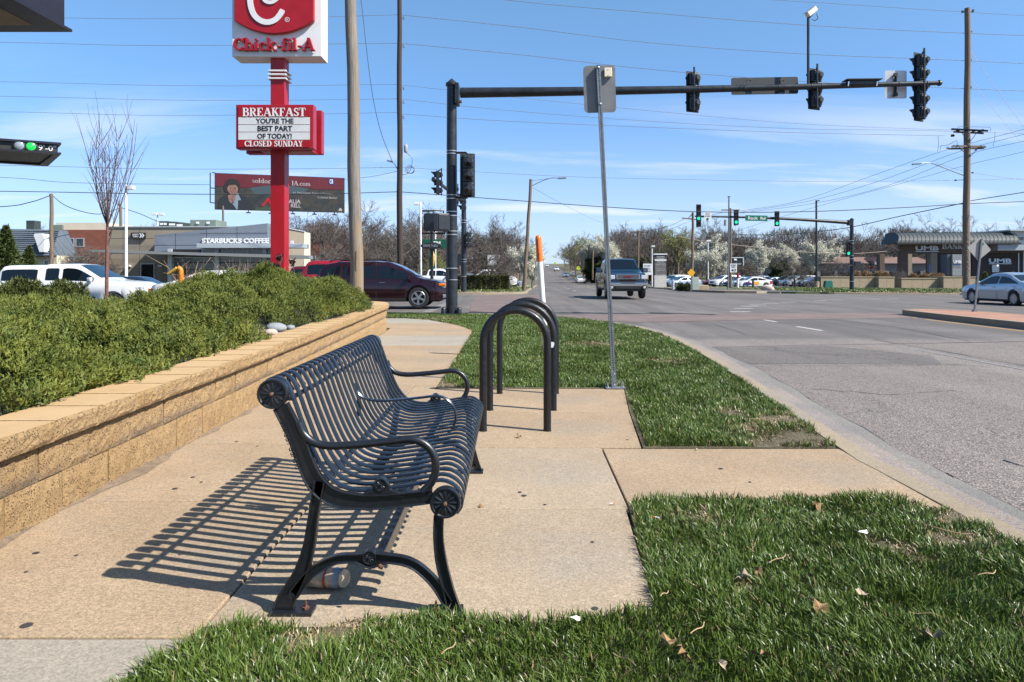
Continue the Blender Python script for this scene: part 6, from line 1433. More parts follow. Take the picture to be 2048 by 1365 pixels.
b = MB(); q = c + Vector((.10, -.008, .16)); b.box(q, (.095, .004, .062)); b.build('green_tag', M_GREEN, ds); b = MB(); b.box((d0.x, YI, d0.z + .03), (.11, .11, .06)); b.build('foot', M_GALV, ds)
street_sign('orange-yellow diamond warning sign on the corner island', 1382.5, 546, .46, .46, 56.5, M_YEL, shape='diamond')
street_sign('white speed limit 40 sign before the parked cars', 1467, 536.5, .72, .92, 76, M_WSIGN, (('SPEED', .30, .52, .15, M_BLACK), ('LIMIT', .10, .50, .15, M_BLACK), ('40', -.23, .52, .32, M_BLACK)))
street_sign('white regulatory sign right behind the blue pickup mirror', 1295, 539, .82, 1.05, 68, M_WSIGN, (('DO NOT', .32, .6, .16, M_BLACK), ('BLOCK', .06, .6, .16, M_BLACK), ('DRIVE', -.2, .6, .16, M_BLACK)))
for i, (px, py, Y, lb) in enumerate(((1157, 536.5, 205, 'nearer fluorescent yellow pedestrian sign along the ahead road'), (1110, 527, 330, 'farther fluorescent yellow pedestrian sign on the hill'))): street_sign(lb, px, py, 1.0, 1.0, Y, M_FLU, r=.3, group='fluorescent signs along the ahead road')
# board signs
db = thing('shop_board_sign', 'black roadside sign board with white frame behind the speed limit sign', 'sign')
Yb = 118.0; b = MB(); b.box(W(1472, 524, Yb), (2.0, .2, 1.15)); b.build('board', M_COAT, db)
b = MB(); c = W(1473, 524, Yb); b.bx(c.x - 1.15, c.x + 1.15, Yb - .2, Yb + .1, c.z + .6, c.z + .75); b.bx(c.x + 1.0, c.x + 1.15, Yb - .2, Yb + .1, c.z - .7, c.z + .6); b.bx(c.x - 1.15, c.x - 1.0, Yb - .2, Yb + .1, -1, c.z + .6); b.build('frame', mat('pale_frame', (.5, .56, .56), .5), db); text('Center', W(1477, 528, Yb - .13), XR, ZU, 1.0, .3, M_WSIGN, db, depth=.02)
b = MB(); b.add([W(1468, 517, Yb - .15), W(1473, 517, Yb - .15), W(1474, 522, Yb - .15), W(1468, 521, Yb - .15)], [(0, 1, 2, 3)]); b.build('white_emblem', M_WSIGN, db)
tn = thing('tenant_sign', 'tall tenant directory sign with brown slats and a white base right of the pickup', 'sign')
Yt = 88.0; M_BRN = mat('sign_brown', (.085, .07, .065), .6); x0, x1 = XP(1309, Yt), XP(1333, Yt)
b = MB(); b.bx(x0, x1, Yt, Yt + .7, -1.3, ZP(551, Yt)); b.build('base', mat('stone_white', (.55, .52, .48), .8, 0, .08, 3), tn)
b = MB(); b.bx(x0, x1, Yt, Yt + .7, ZP(551, Yt), ZP(510, Yt)); b.build('directory', M_BRN, tn); b = MB(); b.bx(x0 - .1, x1 + .1, Yt - .1, Yt + .8, ZP(510, Yt), ZP(507.7, Yt)); b.build('cap', M_WSIGN, tn)
for i, (s_, py) in enumerate((('Comotara', 513.6), ('Center', 516.6), ('', 520.5), ('PIZZA HUT', 524.4), ('HALLMARK CENTER', 528.6), ('DIAMOND JONES', 532.6), ('Rock Road Care Center', 536.5), ('CLARION BANK', 540.6), ('jewellery and more', 544.6), ('The Golf Center', 548.7))):
    if not s_: b = MB(); b.bx(x0 + .02, x1 - .02, Yt - .03, Yt, ZP(522.2, Yt), ZP(519, Yt)); b.build('white_strip', M_WSIGN, tn); continue
    w_ = .95 if i < 2 or i == 3 else 1.25; text(s_, (XP(1321, Yt), Yt - .03, ZP(py, Yt)), XR, ZU, w_, .11, M_WSIGN, tn, depth=.01, bold=.02)
g2 = thing('shop_signboard', 'white over dark blue tenant signboard behind the bare trees on the left corner', 'sign')
Yg = 92.0; b = MB(); b.bx(XP(975, Yg), XP(1000, Yg), Yg, Yg + .4, ZP(531, Yg), ZP(510.5, Yg)); b.build('white_panel', M_WSIGN, g2); b = MB(); b.bx(XP(977, Yg), XP(1008, Yg), Yg, Yg + .4, ZP(560, Yg), ZP(532, Yg)); b.build('dark_panel', mat('navy_panel', (.015, .025, .04), .5), g2)
for k, (a0, a1, yy) in enumerate(((987, 997, 538), (981, 997, 541), (981, 995, 545), (981, 990, 549), (1000, 1006, 534), (1000, 1006, 538), (1000, 1006, 544))): b = MB(); b.bx(XP(a0, Yg), XP(a1, Yg), Yg - .03, Yg, ZP(yy + .7, Yg), ZP(yy - .3, Yg)); b.build('name_strip', M_TXT, g2)
b = MB(); q = W(1008, 558, 74); b.box(q, (.85, .08, .75)); o = b.build('notice_board', mat('grey_board', (.45, .46, .48), .5)); tag(o, 'pale grey notice board on the verge beside the navy signboard', 'sign')
b = MB(); q = W(1003.5, 574.5, 60); b.box(q, (.5, .4, .8)); tag(b.build('utility_box', M_KERB, None, bev=.02), 'pale concrete utility box at the left street corner', 'utility box')
at = thing('bank_machine_sign', 'green bank machine sign with white letters behind the oval drive thru sign', 'sign')
Ya = 66.0; b = MB(); b.bx(XP(845, Ya), XP(893, Ya), Ya, Ya + .5, ZP(497.5, Ya), ZP(479, Ya)); b.build('green_box', M_GRN2, at, bev=.03); b = MB(); b.bx(XP(858, Ya), XP(861.5, Ya), Ya + .1, Ya + .4, -.6, ZP(497, Ya)); b.bx(XP(866, Ya), XP(870, Ya), Ya + .1, Ya + .4, -.6, ZP(497, Ya)); b.build('posts', M_GRN2, at)
text('ATM', (XP(869.5, Ya), Ya - .02, ZP(487.5, Ya)), XR, ZU, 1.05, .42, M_WSIGN, at, bold=.04, depth=.02); b = MB(); b.lathe([(.01, 1.7), (.17, 1.2), (.17, .8), (.01, 0)], (XP(866.5, Ya), Ya - .15, ZP(538, Ya)), 'Z', 10); b.build('yellow_arrow', M_YEL, at)
dt = thing('drive_thru_sign', 'black oval drive thru sign on a dark post left of the thick mast', 'sign')
Yd = 33.0; q = W(862, 492, Yd); b = MB(); b.prism([(q.x + math.cos(2 * math.pi * k / 24) * .48, q.z + math.sin(2 * math.pi * k / 24) * .155) for k in range(24)], Yd, Yd + .35, 'Y'); b.build('oval_head', M_COAT, dt, bev=.02); b = MB(); b.cyl((XP(863, Yd), Yd + .17, -.3), (XP(863, Yd), Yd + .17, ZP(462, Yd)), .075, n=10); b.build('post', M_POLE, dt)
text('DRIVE THRU', (q.x - .02, Yd - .006, q.z), XR, ZU, .66, .115, mat('sign_pale_letters', (.35, .42, .45), .5), dt, depth=.005)
fp = thing('yellow_post_cap', 'yellow and orange hose shaped guard poking up from the junipers before the white sedan', 'hydrant')
Yf = 11.0; M_YH = mat('faded_yellow', (.62, .36, .05), .5, 0, .15, 9); b = MB(); b.tube([W(336, 549, Yf), W(354, 538, Yf)], [.022, .036], 12); b.build('yellow_sleeve', M_YH, fp, smooth=True)
b = MB(); b.tube(catmull([W(356, 536, Yf), W(361, 540, Yf), W(362, 552, Yf), W(362, 575, Yf)], 4), .038, 12); b.build('orange_sleeve', mat('orange_wrap', (.72, .30, .01), .5, 0, .3, 30, col2=(.55, .10, .01)), fp, smooth=True)
# ---------------------------------------------------------------- buildings
M_TAN = mat('tan_block_wall', (.33, .275, .205), .85, 0, .06, .7, .15, 20); M_GREYP = mat('grey_metal_panel', (.28, .31, .36), .45, .25, .05, .4); M_SILV = mat('silver_trim', (.50, .53, .56), .4, .3)
M_WIN = mat('window_dark', (.012, .016, .018), .08, 0, spec=.8, coat=.3); M_HVAC = mat('green_grey_unit', (.20, .25, .21), .6, 0, .1, 2); M_HVACD = mat('dark_unit', (.06, .075, .07), .6)
M_BRK = mat('red_brick_wall', (.26, .085, .05), .9, 0, .15, 1.5); M_CRM = mat('cream_wall', (.62, .57, .44), .8, 0, .05, 1); M_ROOFB = mat('blue_grey_shingle', (.115, .145, .18), .8, 0, .12, 3)
M_ROOFR = mat('red_brown_shingle', (.21, .12, .095), .9, 0, .15, 2); M_GRW = mat('greige_wall', (.26, .245, .235), .85, 0, .05, 1); M_CUR = mat('curved_metal_roof', (.055, .068, .072), .65, 0, .1, .3); M_BRNW = mat('brown_stone_wall', (.055, .042, .038), .85, 0, .1, 2)
def seams(parent, x0, x1, z0, z1, y, dx, dz, m=M_BLACK, w=.03, name='panel_joint'):
    x = x0 + dx
    while x < x1 - .1: b = MB(); b.bx(x - w / 2, x + w / 2, y - .006, y, z0, z1); b.build(name, m, parent); x += dx
    z = z0 + dz
    while z < z1 - .1: b = MB(); b.bx(x0, x1, y - .008, y - .002, z - w / 2, z + w / 2); b.build(name, m, parent); z += dz
def win(parent, x0, x1, z0, z1, y, fm=M_SILV, fw=.08, mull=0, name='window'):
    b = MB(); b.bx(x0, x1, y - .02, y - .004, z0, z1); g = b.build(name, M_WIN, parent)
    b = MB()
    for a0, a1, c0, c1 in ((x0 - fw / 2, x1 + fw / 2, z1, z1 + fw), (x0 - fw / 2, x1 + fw / 2, z0 - fw, z0), (x0 - fw / 2, x0 + fw / 2, z0, z1), (x1 - fw / 2, x1 + fw / 2, z0, z1)): b.bx(a0, a1, y - .06, y - .003, c0, c1)
    b.build('frame', fm, g); return g
# coffee shop
YS = 60.0; X_ = lambda p: XP(p, YS); Z_ = lambda p: ZP(p, YS)
cs = thing('coffee_shop', 'grey and tan coffee shop with white roof lettering behind the parked cars', 'building')
zg = -.8
b = MB(); b.bx(X_(214), X_(560), YS, YS + 7, zg, Z_(455)); b.build('tan_wall', M_TAN, cs)
b = MB(); b.bx(X_(214) - .1, X_(560) + .1, YS - .1, YS + 7.1, Z_(455), Z_(453)); b.build('coping', M_SILV, cs)
seams(cs, X_(214), X_(308), zg, Z_(455), YS, 1.35, 1.25, mat('joint_brown', (.12, .10, .08), .9), .03)
b = MB(); f = YS - 1.3; pr = [(XP(309, f), ZP(503, f)), (XP(309, f), ZP(471, f)), (XP(535, f), ZP(447, f)), (XP(535, f), ZP(503, f))]; b.prism(pr, f, YS + 6, 'Y'); b.build('slanted_parapet', M_GREYP, cs)
b = MB(); b.add([(XP(535, f), f + .002, ZP(447, f)), (XP(592, f + 9), f + 9, ZP(474, f + 9)), (XP(592, f + 9), f + 9, ZP(503, f + 9)), (XP(535, f), f + .002, ZP(503, f)), (XP(535, f), f + 9, ZP(474, f)), (XP(535, f), f + 9, ZP(503, f))], [(0, 1, 2, 3), (0, 4, 1), (3, 2, 5)]); b.build('angled_side_wall', M_GREYP, cs)
for px in (351, 413, 474): b = MB(); b.bx(XP(px, f) - .015, XP(px, f) + .015, f - .006, f, ZP(503, f), ZP(447 + (535 - px) * .106, f) - .05); b.build('panel_joint', M_BLACK, cs)
b = MB(); b.bx(XP(309, f), XP(535, f), f - .008, f - .002, ZP(491.3, f), ZP(490.6, f)); b.bx(XP(400, f), XP(535, f), f - .008, f - .002, ZP(467.3, f), ZP(466.6, f)); b.build('panel_joint', M_BLACK, cs)
letters('STARBUCKS COFFEE', (XP(471.5, f), f - .01, ZP(482, f)), XR, ZU, XP(538, f) - XP(405, f), ZP(477, f) - ZP(487, f), M_WSIGN, cs, depth=.10, bold=.045, space=1.08)
b = MB(); b.bx(XP(397, f - 1.2), XP(609, f - 1.2), f - 1.6, f, ZP(497, f - 1.2), ZP(488, f - 1.2)); b.build('upper_canopy', M_SILV, cs, bev=.03)
b = MB(); b.add([(X_(222), f - 2.0, ZP(499.5, f - 2)), (XP(618, f - 2), f - 2.0, ZP(511.5, f - 2)), (XP(618, f - 2), f - 2.0, ZP(518, f - 2)), (X_(222), f - 2, ZP(504.5, f - 2)), (X_(222), f, ZP(499.5, f - 2)), (XP(618, f - 2), f, ZP(511.5, f - 2)), (XP(618, f - 2), f, ZP(518, f - 2)), (X_(222), f, ZP(504.5, f - 2))], [(0, 1, 2, 3), (4, 5, 6, 7), (0, 1, 5, 4), (3, 2, 6, 7), (0, 3, 7, 4), (1, 2, 6, 5)]); b.build('lower_canopy', mat('grey_canopy', (.28, .29, .29), .6), cs)
for (a0, a1) in ((347, 366), (367, 404), (405, 430), (440, 466), (468, 496), (498, 527), (537, 545)):
    for (c0, c1) in ((499, 510), (516, 525), (526.5, 539), (540.5, 560)):
        if a0 < 400 and c0 < 510: continue
        win(cs, XP(a0, f), XP(a1, f), ZP(c1, f), ZP(c0, f), f - .02, M_SILV, .07)
b = MB(); b.bx(XP(342, f), XP(545, f), f - .01, YS, zg, ZP(499, f)); b.build('glazed_bay', M_BLACK, cs)
for px in (342, 436, 531): b = MB(); b.bx(XP(px - 4, f), XP(px + 4, f), f - .25, f - .03, zg, ZP(498, f)); b.build('silver_pier', M_SILV, cs)
b = MB(); b.bx(X_(283), X_(308), YS - .03, YS - .004, zg, Z_(529)); b.build('service_door', M_WIN, cs)
b = MB(); b.bx(X_(281), X_(283), YS - .08, YS, zg, Z_(527)); b.bx(X_(308), X_(310), YS - .08, YS, zg, Z_(527)); b.bx(X_(283), X_(308), YS - .08, YS, Z_(529), Z_(527)); b.build('door_frame', M_SILV, cs)
for px in (259, 323): b = MB(); b.bx(X_(px - 4), X_(px + 4), YS - .3, YS - .01, Z_(534.5), Z_(530.5)); b.build('wall_lamp', M_WSIGN, cs, bev=.03)
b = MB(); b.bx(X_(264), X_(292), YS - .2, YS - .01, Z_(478), Z_(466)); sgn = b.build('drive_through_board', M_BLACK, cs); text('DRIVE', (X_(273.5), YS - .21, Z_(469.8)), XR, ZU, .5, .14, M_WSIGN, sgn, depth=.01); text('THRU', (X_(273.5), YS - .21, Z_(473.8)), XR, ZU, .45, .14, M_WSIGN, sgn, depth=.01)
for dx in (0, 4.5): b = MB(); b.add([(X_(281 + dx), YS - .215, Z_(467.5)), (X_(283.5 + dx), YS - .215, Z_(467.5)), (X_(287 + dx), YS - .215, Z_(471.8)), (X_(283.5 + dx), YS - .215, Z_(476)), (X_(281 + dx), YS - .215, Z_(476)), (X_(284 + dx), YS - .215, Z_(471.8))], [(0, 1, 2, 5), (5, 2, 3, 4)]); b.build('chevron', M_WSIGN, sgn)
for (a0, a1, c0, c1, m_) in ((318, 336, 442.5, 455, M_HVACD), (337, 352, 443.5, 455, M_HVACD), (353, 366, 445, 455, M_HVACD), (380, 432, 440, 456, M_HVAC)):
    b = MB(); b.bx(XP(a0, 66), XP(a1, 66), 66, 68.5, ZP(c1 + 3, 66), ZP(c0, 66)); u = b.build('roof_unit', m_, cs, bev=.03)
    for q in (.3, .7): b = MB(); xx = lerp(XP(a0, 66), XP(a1, 66), q); b.bx(xx - .12, xx + .12, 65.9, 65.99, ZP(c0 + 8, 66), ZP(c0 + 4, 66)); b.build('access_panel', M_WSIGN, u)
b = MB(); b.bx(XP(578, 68), XP(597, 68), 68, 72, zg, ZP(462, 68)); b.build('cream_rear_wall', M_CRM, cs)
b = MB(); b.bx(XP(583, 60), XP(588, 60), 60 - .3, 60 - .1, ZP(488, 60), ZP(482, 60)); b.build('side_letter', M_WSIGN, cs)
# brick office and the mansard roofed building
bo = thing('brick_office', 'red brick two storey office behind the bare trees at the far left', 'building')
YB = 84.0; b = MB(); b.bx(XP(86, YB), XP(245, YB), YB, YB + 16, -1.3, ZP(460, YB)); b.build('brick_wall', M_BRK, bo); b = MB(); b.bx(XP(112, YB + 3), XP(215, YB + 3), YB + 3, YB + 12, ZP(461, YB + 3), ZP(446, YB + 3)); b.build('cream_penthouse', M_CRM, bo); b = MB(); b.bx(XP(110, YB + 3), XP(128, YB + 3), YB + 2.7, YB + 2.95, ZP(459, YB), ZP(447, YB)); b.build('louvre', M_HVAC, bo)
for a0, a1 in ((99, 111), (111.5, 128), (130, 148), (152, 168)):
    win(bo, XP(a0, YB), XP(a1, YB), ZP(493, YB), ZP(478, YB), YB); win(bo, XP(a0, YB), XP(a1, YB), ZP(530, YB), ZP(514, YB), YB)
br2 = thing('brick_building', 'low red brick building showing through the trees right of the coffee shop', 'building'); b = MB(); b.bx(XP(592, 105), XP(700, 105), 105, 116, -1.5, ZP(489, 105)); b.build('brick_wall', M_BRK, br2); win(br2, XP(640, 105), XP(662, 105), ZP(520, 105), ZP(508, 105), 105)
mb_ = thing('mansard_building', 'cream walled building with a steep blue-grey shingle roof at the far left', 'building')
YN = 56.0; XN = lambda p: XP(p, YN); ZN = lambda p: ZP(p, YN)
b = MB(); b.bx(XN(-70), XN(104), YN + .6, YN + 2.2, -.9, ZN(511)); b.build('wall', M_CRM, mb_)
b = MB(); b.add([(XN(-80), YN, ZN(511)), (XN(103), YN, ZN(511)), (XN(84), YN + 2.2, ZN(457)), (XN(-80), YN + 2.2, ZN(453)), (XN(-80), YN + 3.4, ZN(511)), (XN(103), YN + 3.4, ZN(511)), (XN(84), YN + 3.2, ZN(457)), (XN(-80), YN + 3.2, ZN(453))], [(0, 1, 2, 3), (1, 5, 6, 2), (3, 2, 6, 7), (0, 3, 7, 4), (4, 7, 6, 5), (0, 4, 5, 1)]); rf = b.build('mansard_roof', M_ROOFB, mb_)
for k in range(1, 13): t_ = k / 13; b = MB(); xr = lerp(103, 84, t_); b.bx(XN(-80), XN(xr), YN + 2.2 * t_ - .06, YN + 2.2 * t_ + .02, ZN(lerp(511, 455, t_)) - .02, ZN(lerp(511, 455, t_)) + .02); b.build('shingle_course', M_ROOFB, rf)
b = MB(); b.bx(XN(-80), XN(105), YN - .05, YN + .5, ZN(514), ZN(511)); b.build('gutter', M_BLACK, mb_)
b = MB(); P = [(XN(80), ZN(505)), (XN(90.5), ZN(505)), (XN(90.5), ZN(474)), (XN(88), ZN(469)), (XN(84), ZN(467.5)), (XN(70), ZN(468)), (XN(68.5), ZN(472)), (XN(73), ZN(484))]; b.prism(P, YN - .1, YN + 1.0, 'Y'); b.build('white_dormer', M_WSIGN, mb_, bev=.03)
win(mb_, XN(79), XN(89), ZN(530), ZN(521), YN + .6, M_WSIGN); win(mb_, XN(22), XN(32), ZN(532), ZN(520), YN + .6, M_BLACK)
b = MB(); b.bx(XN(12), XN(30), YN + 2.3, YN + 3.1, ZN(456), ZN(437)); b.build('roof_unit', M_HVACD, mb_, bev=.03)
# shop centre behind the trees on the right
rw = thing('retail_building', 'long low greige shop building with a red-brown shingle roof and red sign letters', 'building')
YW = 150.0; XW = lambda p: XP(p, YW); ZW = lambda p: ZP(p, YW)
b = MB(); b.bx(XW(1560), XW(1862), YW, YW + 14, -2.4, ZW(525)); b.build('wall', M_GRW, rw)
b = MB(); b.add([(XW(1555), YW - 1, ZW(526.5)), (XW(1862), YW - 1, ZW(526.5)), (XW(1862), YW + 5, ZW(513.5)), (XW(1575), YW + 5, ZW(513.5)), (XW(1555), YW - 1, ZW(528)), (XW(1862), YW - 1, ZW(528)), (XW(1862), YW + 15, ZW(513.5)), (XW(1575), YW + 15, ZW(513.5))], [(0, 1, 2, 3), (0, 4, 5, 1), (3, 2, 6, 7), (4, 5, 6, 7), (0, 3, 7, 4), (1, 5, 6, 2)]); b.build('roof', M_ROOFR, rw)
b = MB(); b.bx(XW(1555), XW(1862), YW - 1.1, YW - .9, ZW(527.6), ZW(526)); b.build('eave', M_GRW, rw)
b = MB(); b.prism([(XW(1739), ZW(530)), (XW(1751), ZW(530)), (XW(1751), ZW(521)), (XW(1745), ZW(515.5)), (XW(1739), ZW(521))], YW - 1.6, YW + 3, 'Y'); dg = b.build('dormer', M_GRW, rw); b = MB(); b.prism([(XW(1735.5), ZW(523)), (XW(1745), ZW(514.2)), (XW(1755), ZW(523)), (XW(1753), ZW(523.6)), (XW(1745), ZW(516)), (XW(1737), ZW(523.6))], YW - 2.0, YW + 3, 'Y'); b.build('dormer_roof', M_ROOFR, dg); b = MB(); b.bx(XW(1741), XW(1749), YW - 1.75, YW - 1.62, ZW(529.5), ZW(521)); b.build('dormer_window', M_TXT, dg)
text('Windsor Southfield', (XW(1746.5), YW - .1, ZW(535.8)), XR, ZU, XW(1765) - XW(1729), .46, M_RED, rw, bold=.06, depth=.06)
b = MB(); b.bx(XW(1560), XW(1862), YW - .04, YW - .005, ZW(556), ZW(545)); b.build('shopfront_glass', M_BLACK, rw)
for k in range(9): b = MB(); xx = XW(1566 + k * 34); b.bx(xx - .3, xx + .3, YW - 1.0, YW - .05, -2.4, ZW(543)); b.build('pier', M_GRW, rw)
b = MB(); b.bx(XW(1684), XW(1690), YW + 5, YW + 8, ZW(514), ZW(511)); b.bx(XW(1694), XW(1702), YW + 5, YW + 7, ZW(514), ZW(512)); b.build('rooftop_units', M_WSIGN, rw)
# bank
M_FBR = mat('fascia_brown', (.15, .105, .078), .85, 0, .08, .8); bk = thing('bank', 'brown bank with a curved metal roof over a drive-through and raised lettering', 'building')
YU = 112.0; XU = lambda p: XP(p, YU); ZU_ = lambda p: ZP(p, YU); g0_ = -1.1
b = MB(); n = 8; P = [(YU - 2.6 + 2.6 * (1 - math.cos(R(90 * k / n))) * 1.35, ZU_(487) + (ZU_(465) - ZU_(487)) * math.sin(R(90 * k / n))) for k in range(n + 1)]
P2 = P + [(YU + 2.5, ZU_(466)), (YU + 2.5, ZU_(488))]; b.prism(P2, XU(1777), XU(2016), 'X'); b.v = [(x - (0 if x > XU(1800) else 0) + (max(0, (z - ZU_(487))) * .55 if x < XU(1800) else 0), y, z) for x, y, z in b.v]; rfo = b.build('curved_roof', M_CUR, bk)
for k in range(30):
    xx = lerp(XU(1784), XU(2012), k / 29); b = MB(); sh = 1.0
    b.tube([(xx + (z - ZU_(487)) * .45, y - .02, z + .02) for y, z in P], .045, 4); b.build('roof_rib', M_CUR, rfo)
b = MB(); b.bx(XU(1776), XU(2018), YU - 2.75, YU - 2.5, ZU_(490.5), ZU_(487)); b.build('eave', M_BLACK, bk)
b = MB(); b.bx(XU(1798), XU(2040), YU - .6, YU + .2, ZU_(506.5), ZU_(489)); b.build('fascia_wall', M_FBR, bk)
for (a0, a1, d0_, m_) in ((1798, 1812, YU - .59, M_FBR), (1857, 1870, YU - .59, M_TAN)):
    b = MB(); b.bx(XU(a0), XU(a1), d0_, d0_ + 1.1, g0_, ZU_(506.5)); b.build('column', m_, bk); b = MB(); b.bx(XU(a0) + .3, XU(a1), d0_ + 7, d0_ + 8.1, g0_, ZU_(506.5)); b.build('column', m_, bk)
def umb(cx_p, cz_p, w_p, h_p, Y, parent, m=M_TXT, dep=.12, under=True):
    w_, h_ = w_p / F * Y, h_p / F * Y; letters('UMB', (XP(cx_p, Y), Y, ZP(cz_p, Y)), XR, ZU, w_, h_, m, parent, depth=dep, bold=.03)
    if under: b = MB(); b.bx(XP(cx_p, Y) - w_ / 2, XP(cx_p, Y) + w_ / 2, Y - dep, Y, ZP(cz_p + h_p * .62 + 1.4, Y), ZP(cz_p + h_p * .62, Y)); b.build('underline', m, parent)
M_BKL = mat('bank_letter', (.68, .72, .80), .4); umb(1853.5, 496.8, 46, 9.5, YU - .62, bk, M_BKL)
serif('BANK', (XP(1904, YU - .62), YU - .64, ZP(493.5, YU - .62)), XR, ZU, 41 / F * YU, 9.5 / F * YU, M_BKL, bk, depth=.1, sep=True)
b = MB(); b.bx(XU(1940), XU(2200), YU - .4, YU + 12, g0_ - .3, ZU_(500)); b.build('brown_wall', M_BRNW, bk)
b = MB(); b.bx(XU(2015), XU(2200), YU - .8, YU + 8, ZU_(490), ZU_(463)); b.build('clerestory', mat('pale_panel', (.46, .49, .52), .5, 0, .04, 1), bk); b = MB(); b.bx(XU(2003), XU(2210), YU - 2.0, YU + 8, ZU_(463.5), ZU_(461)); b.build('flat_roof_edge', M_SILV, bk)
for a0, a1 in ((2022, 2040), (2045, 2062)): win(bk, XU(a0), XU(a1), ZU_(482), ZU_(474.5), YU - .8, M_SILV, .1)
b = MB(); b.bx(XU(1975), XU(2200), YU - 2.4, YU - .5, ZU_(502), ZU_(491)); b.build('entrance_canopy', mat('pale_panel2', (.40, .43, .47), .5), bk)
umb(1999.5, 522, 45, 8.5, YU - .45, bk, M_BKL); b = MB(); b.bx(XU(1980), XU(1994), YU - .5, YU - .41, ZU_(545), ZU_(530)); b.build('night_deposit', M_SILV, bk); b = MB(); b.lathe([(.12, 0), (.1, -.06)], (XU(1991), YU - .5, ZU_(531.5)), 'Y', 10); b.build('wall_lamp', mat('lit_wall_lamp', (.9, .9, .85), .4, emit=(1, .97, .9), estr=1.5), bk)
for a0 in (2032, 2042): b = MB(); b.bx(XU(a0), XU(a0) + .15, YU - .5, YU - .41, g0_, ZU_(503)); b.build('door_mullion', M_SILV, bk)
b = MB(); b.bx(XU(2044), XU(2055), YU - .46, YU - .41, g0_, ZU_(522)); b.build('glass_door', M_WIN, bk)
b = MB(); b.cyl((XU(1820), YU + 3, g0_), (XU(1820), YU + 3, ZU_(538)), .55, n=14); b.build('drive_up_column', mat('slate_blue', (.09, .12, .16), .6), bk)
b = MB(); b.bx(XU(1850), XU(1855), YU - 1, YU - .7, ZU_(545), ZU_(529)); b.build('blue_lane_sign', mat('lane_blue', (.12, .18, .28), .5), bk)
ms = thing('bank_monument_sign', 'grey upright bank sign on the low tan wall before the drive-through', 'sign'); Yq = 104.0
b = MB(); b.bx(XP(1905, Yq), XP(1924, Yq), Yq, Yq + 1.6, ZP(552, Yq), ZP(509, Yq)); b.build('light_face', mat('monument_grey', (.24, .27, .27), .5), ms); b = MB(); b.bx(XP(1897, Yq), XP(1904.9, Yq), Yq + .3, Yq + 1.9, ZP(552, Yq), ZP(509, Yq)); b.build('dark_face', mat('monument_dark', (.07, .09, .11), .5), ms); umb(1914.5, 524.3, 15.5, 6, Yq - .01, ms, M_WSIGN, .05, False)
b = MB(); b.bx(XP(1907, Yq), XP(1922, Yq), Yq - .05, Yq, ZP(530, Yq), ZP(528.4, Yq)); b.build('blue_line', mat('bank_blue', (.01, .05, .25), .5), ms); text('BANK', W(1914.5, 533.5, Yq - .02), XR, ZU, 1.05, .28, M_TXT, ms, depth=.02, space=1.5)
def low_wall(label, pxs, y0, y1, Y, d, m=M_TAN, cap=True):
    t = thing('low_wall', label, 'wall', group='low tan masonry walls of the bank'); x0, x1 = XP(pxs[0], Y), XP(pxs[1], Y); nb = max(2, int((x1 - x0) / 1.15)); z1 = ZP(y0, Y); z0 = min(ZP(y1, Y), land_z(x0, Y)) - .5
    me = MB().bx(-(x1 - x0) / nb / 2 + .01, (x1 - x0) / nb / 2 - .01, 0, d, z0, z1 - .12).mesh('stone_panel', m)
    for k in range(nb): o = link('stone_panel', me, t); o.location = (x0 + (x1 - x0) * (k + .5) / nb, Y + random.uniform(0, .01), 0)
    b = MB(); b.bx(x0 - .05, x1 + .05, Y - .06, Y + d + .06, z1 - .12, z1); b.build('coping', m, t); return t
M_TANL = mat('pale_tan_stone', (.42, .33, .21), .85, 0, .08, 2)  # the stone's own paler tan, one tone on every low wall
low_wall('long tan wall right of the very tall dark pole', (1642, 1757), 553.5, 571, 97.5, 2.2, M_TANL); low_wall('short tan wall end catching the sun beside the bank path', (1757.5, 1789), 553.8, 571.5, 96.5, 3.0, M_TANL)
low_wall('tan wall under the bank drive-through planting', (1803, 1886), 556.5, 568, 100, 2.0, M_TANL); low_wall('stepped tan wall beneath the bank monument sign', (1887, 1951), 553.5, 567, 99, 6, M_TANL)
b = MB(); q = W(1656, 567, 95); b.prism([(-.55, 0), (.55, 0), (.45, .8), (.35, .9), (-.35, .9), (-.45, .8)], -.35, .35, 'Y'); o = b.build('electrical_box', mat('teal_box', (.01, .16, .13), .5), None, bev=.03); o.location = (q.x, 95, land_z(q.x, 95)); tag(o, 'teal green utility cabinet in front of the tan wall', 'utility box')
b = MB(); b.prism(rrect(.6, 1.1, .06), -.3, .3, 'Y'); o = b.build('electrical_box', mat('pale_green_box', (.42, .48, .42), .6), None, bev=.02); o.location = (XP(1389.5, 64), 64, land_z(XP(1389.5, 64), 64) + .6); tag(o, 'pale green cabinet beside the yellow diamond sign', 'utility box')
b = MB(); b.box((0, 0, .2), (1.3, .6, .45)); o = b.build('stone_block', M_TANL, None, bev=.06); o.location = (XP(1402, 66), 66, land_z(XP(1402, 66), 66)); tag(o, 'tan stone block on the verge right of the diamond sign', 'rock')
stone(XP(1535, 66), 66, land_z(XP(1535, 66), 66) + .15, (.62, .4, .38), M_STONE2, 'large pale boulder on the lawn in front of the parked cars', 'boulders', 9)
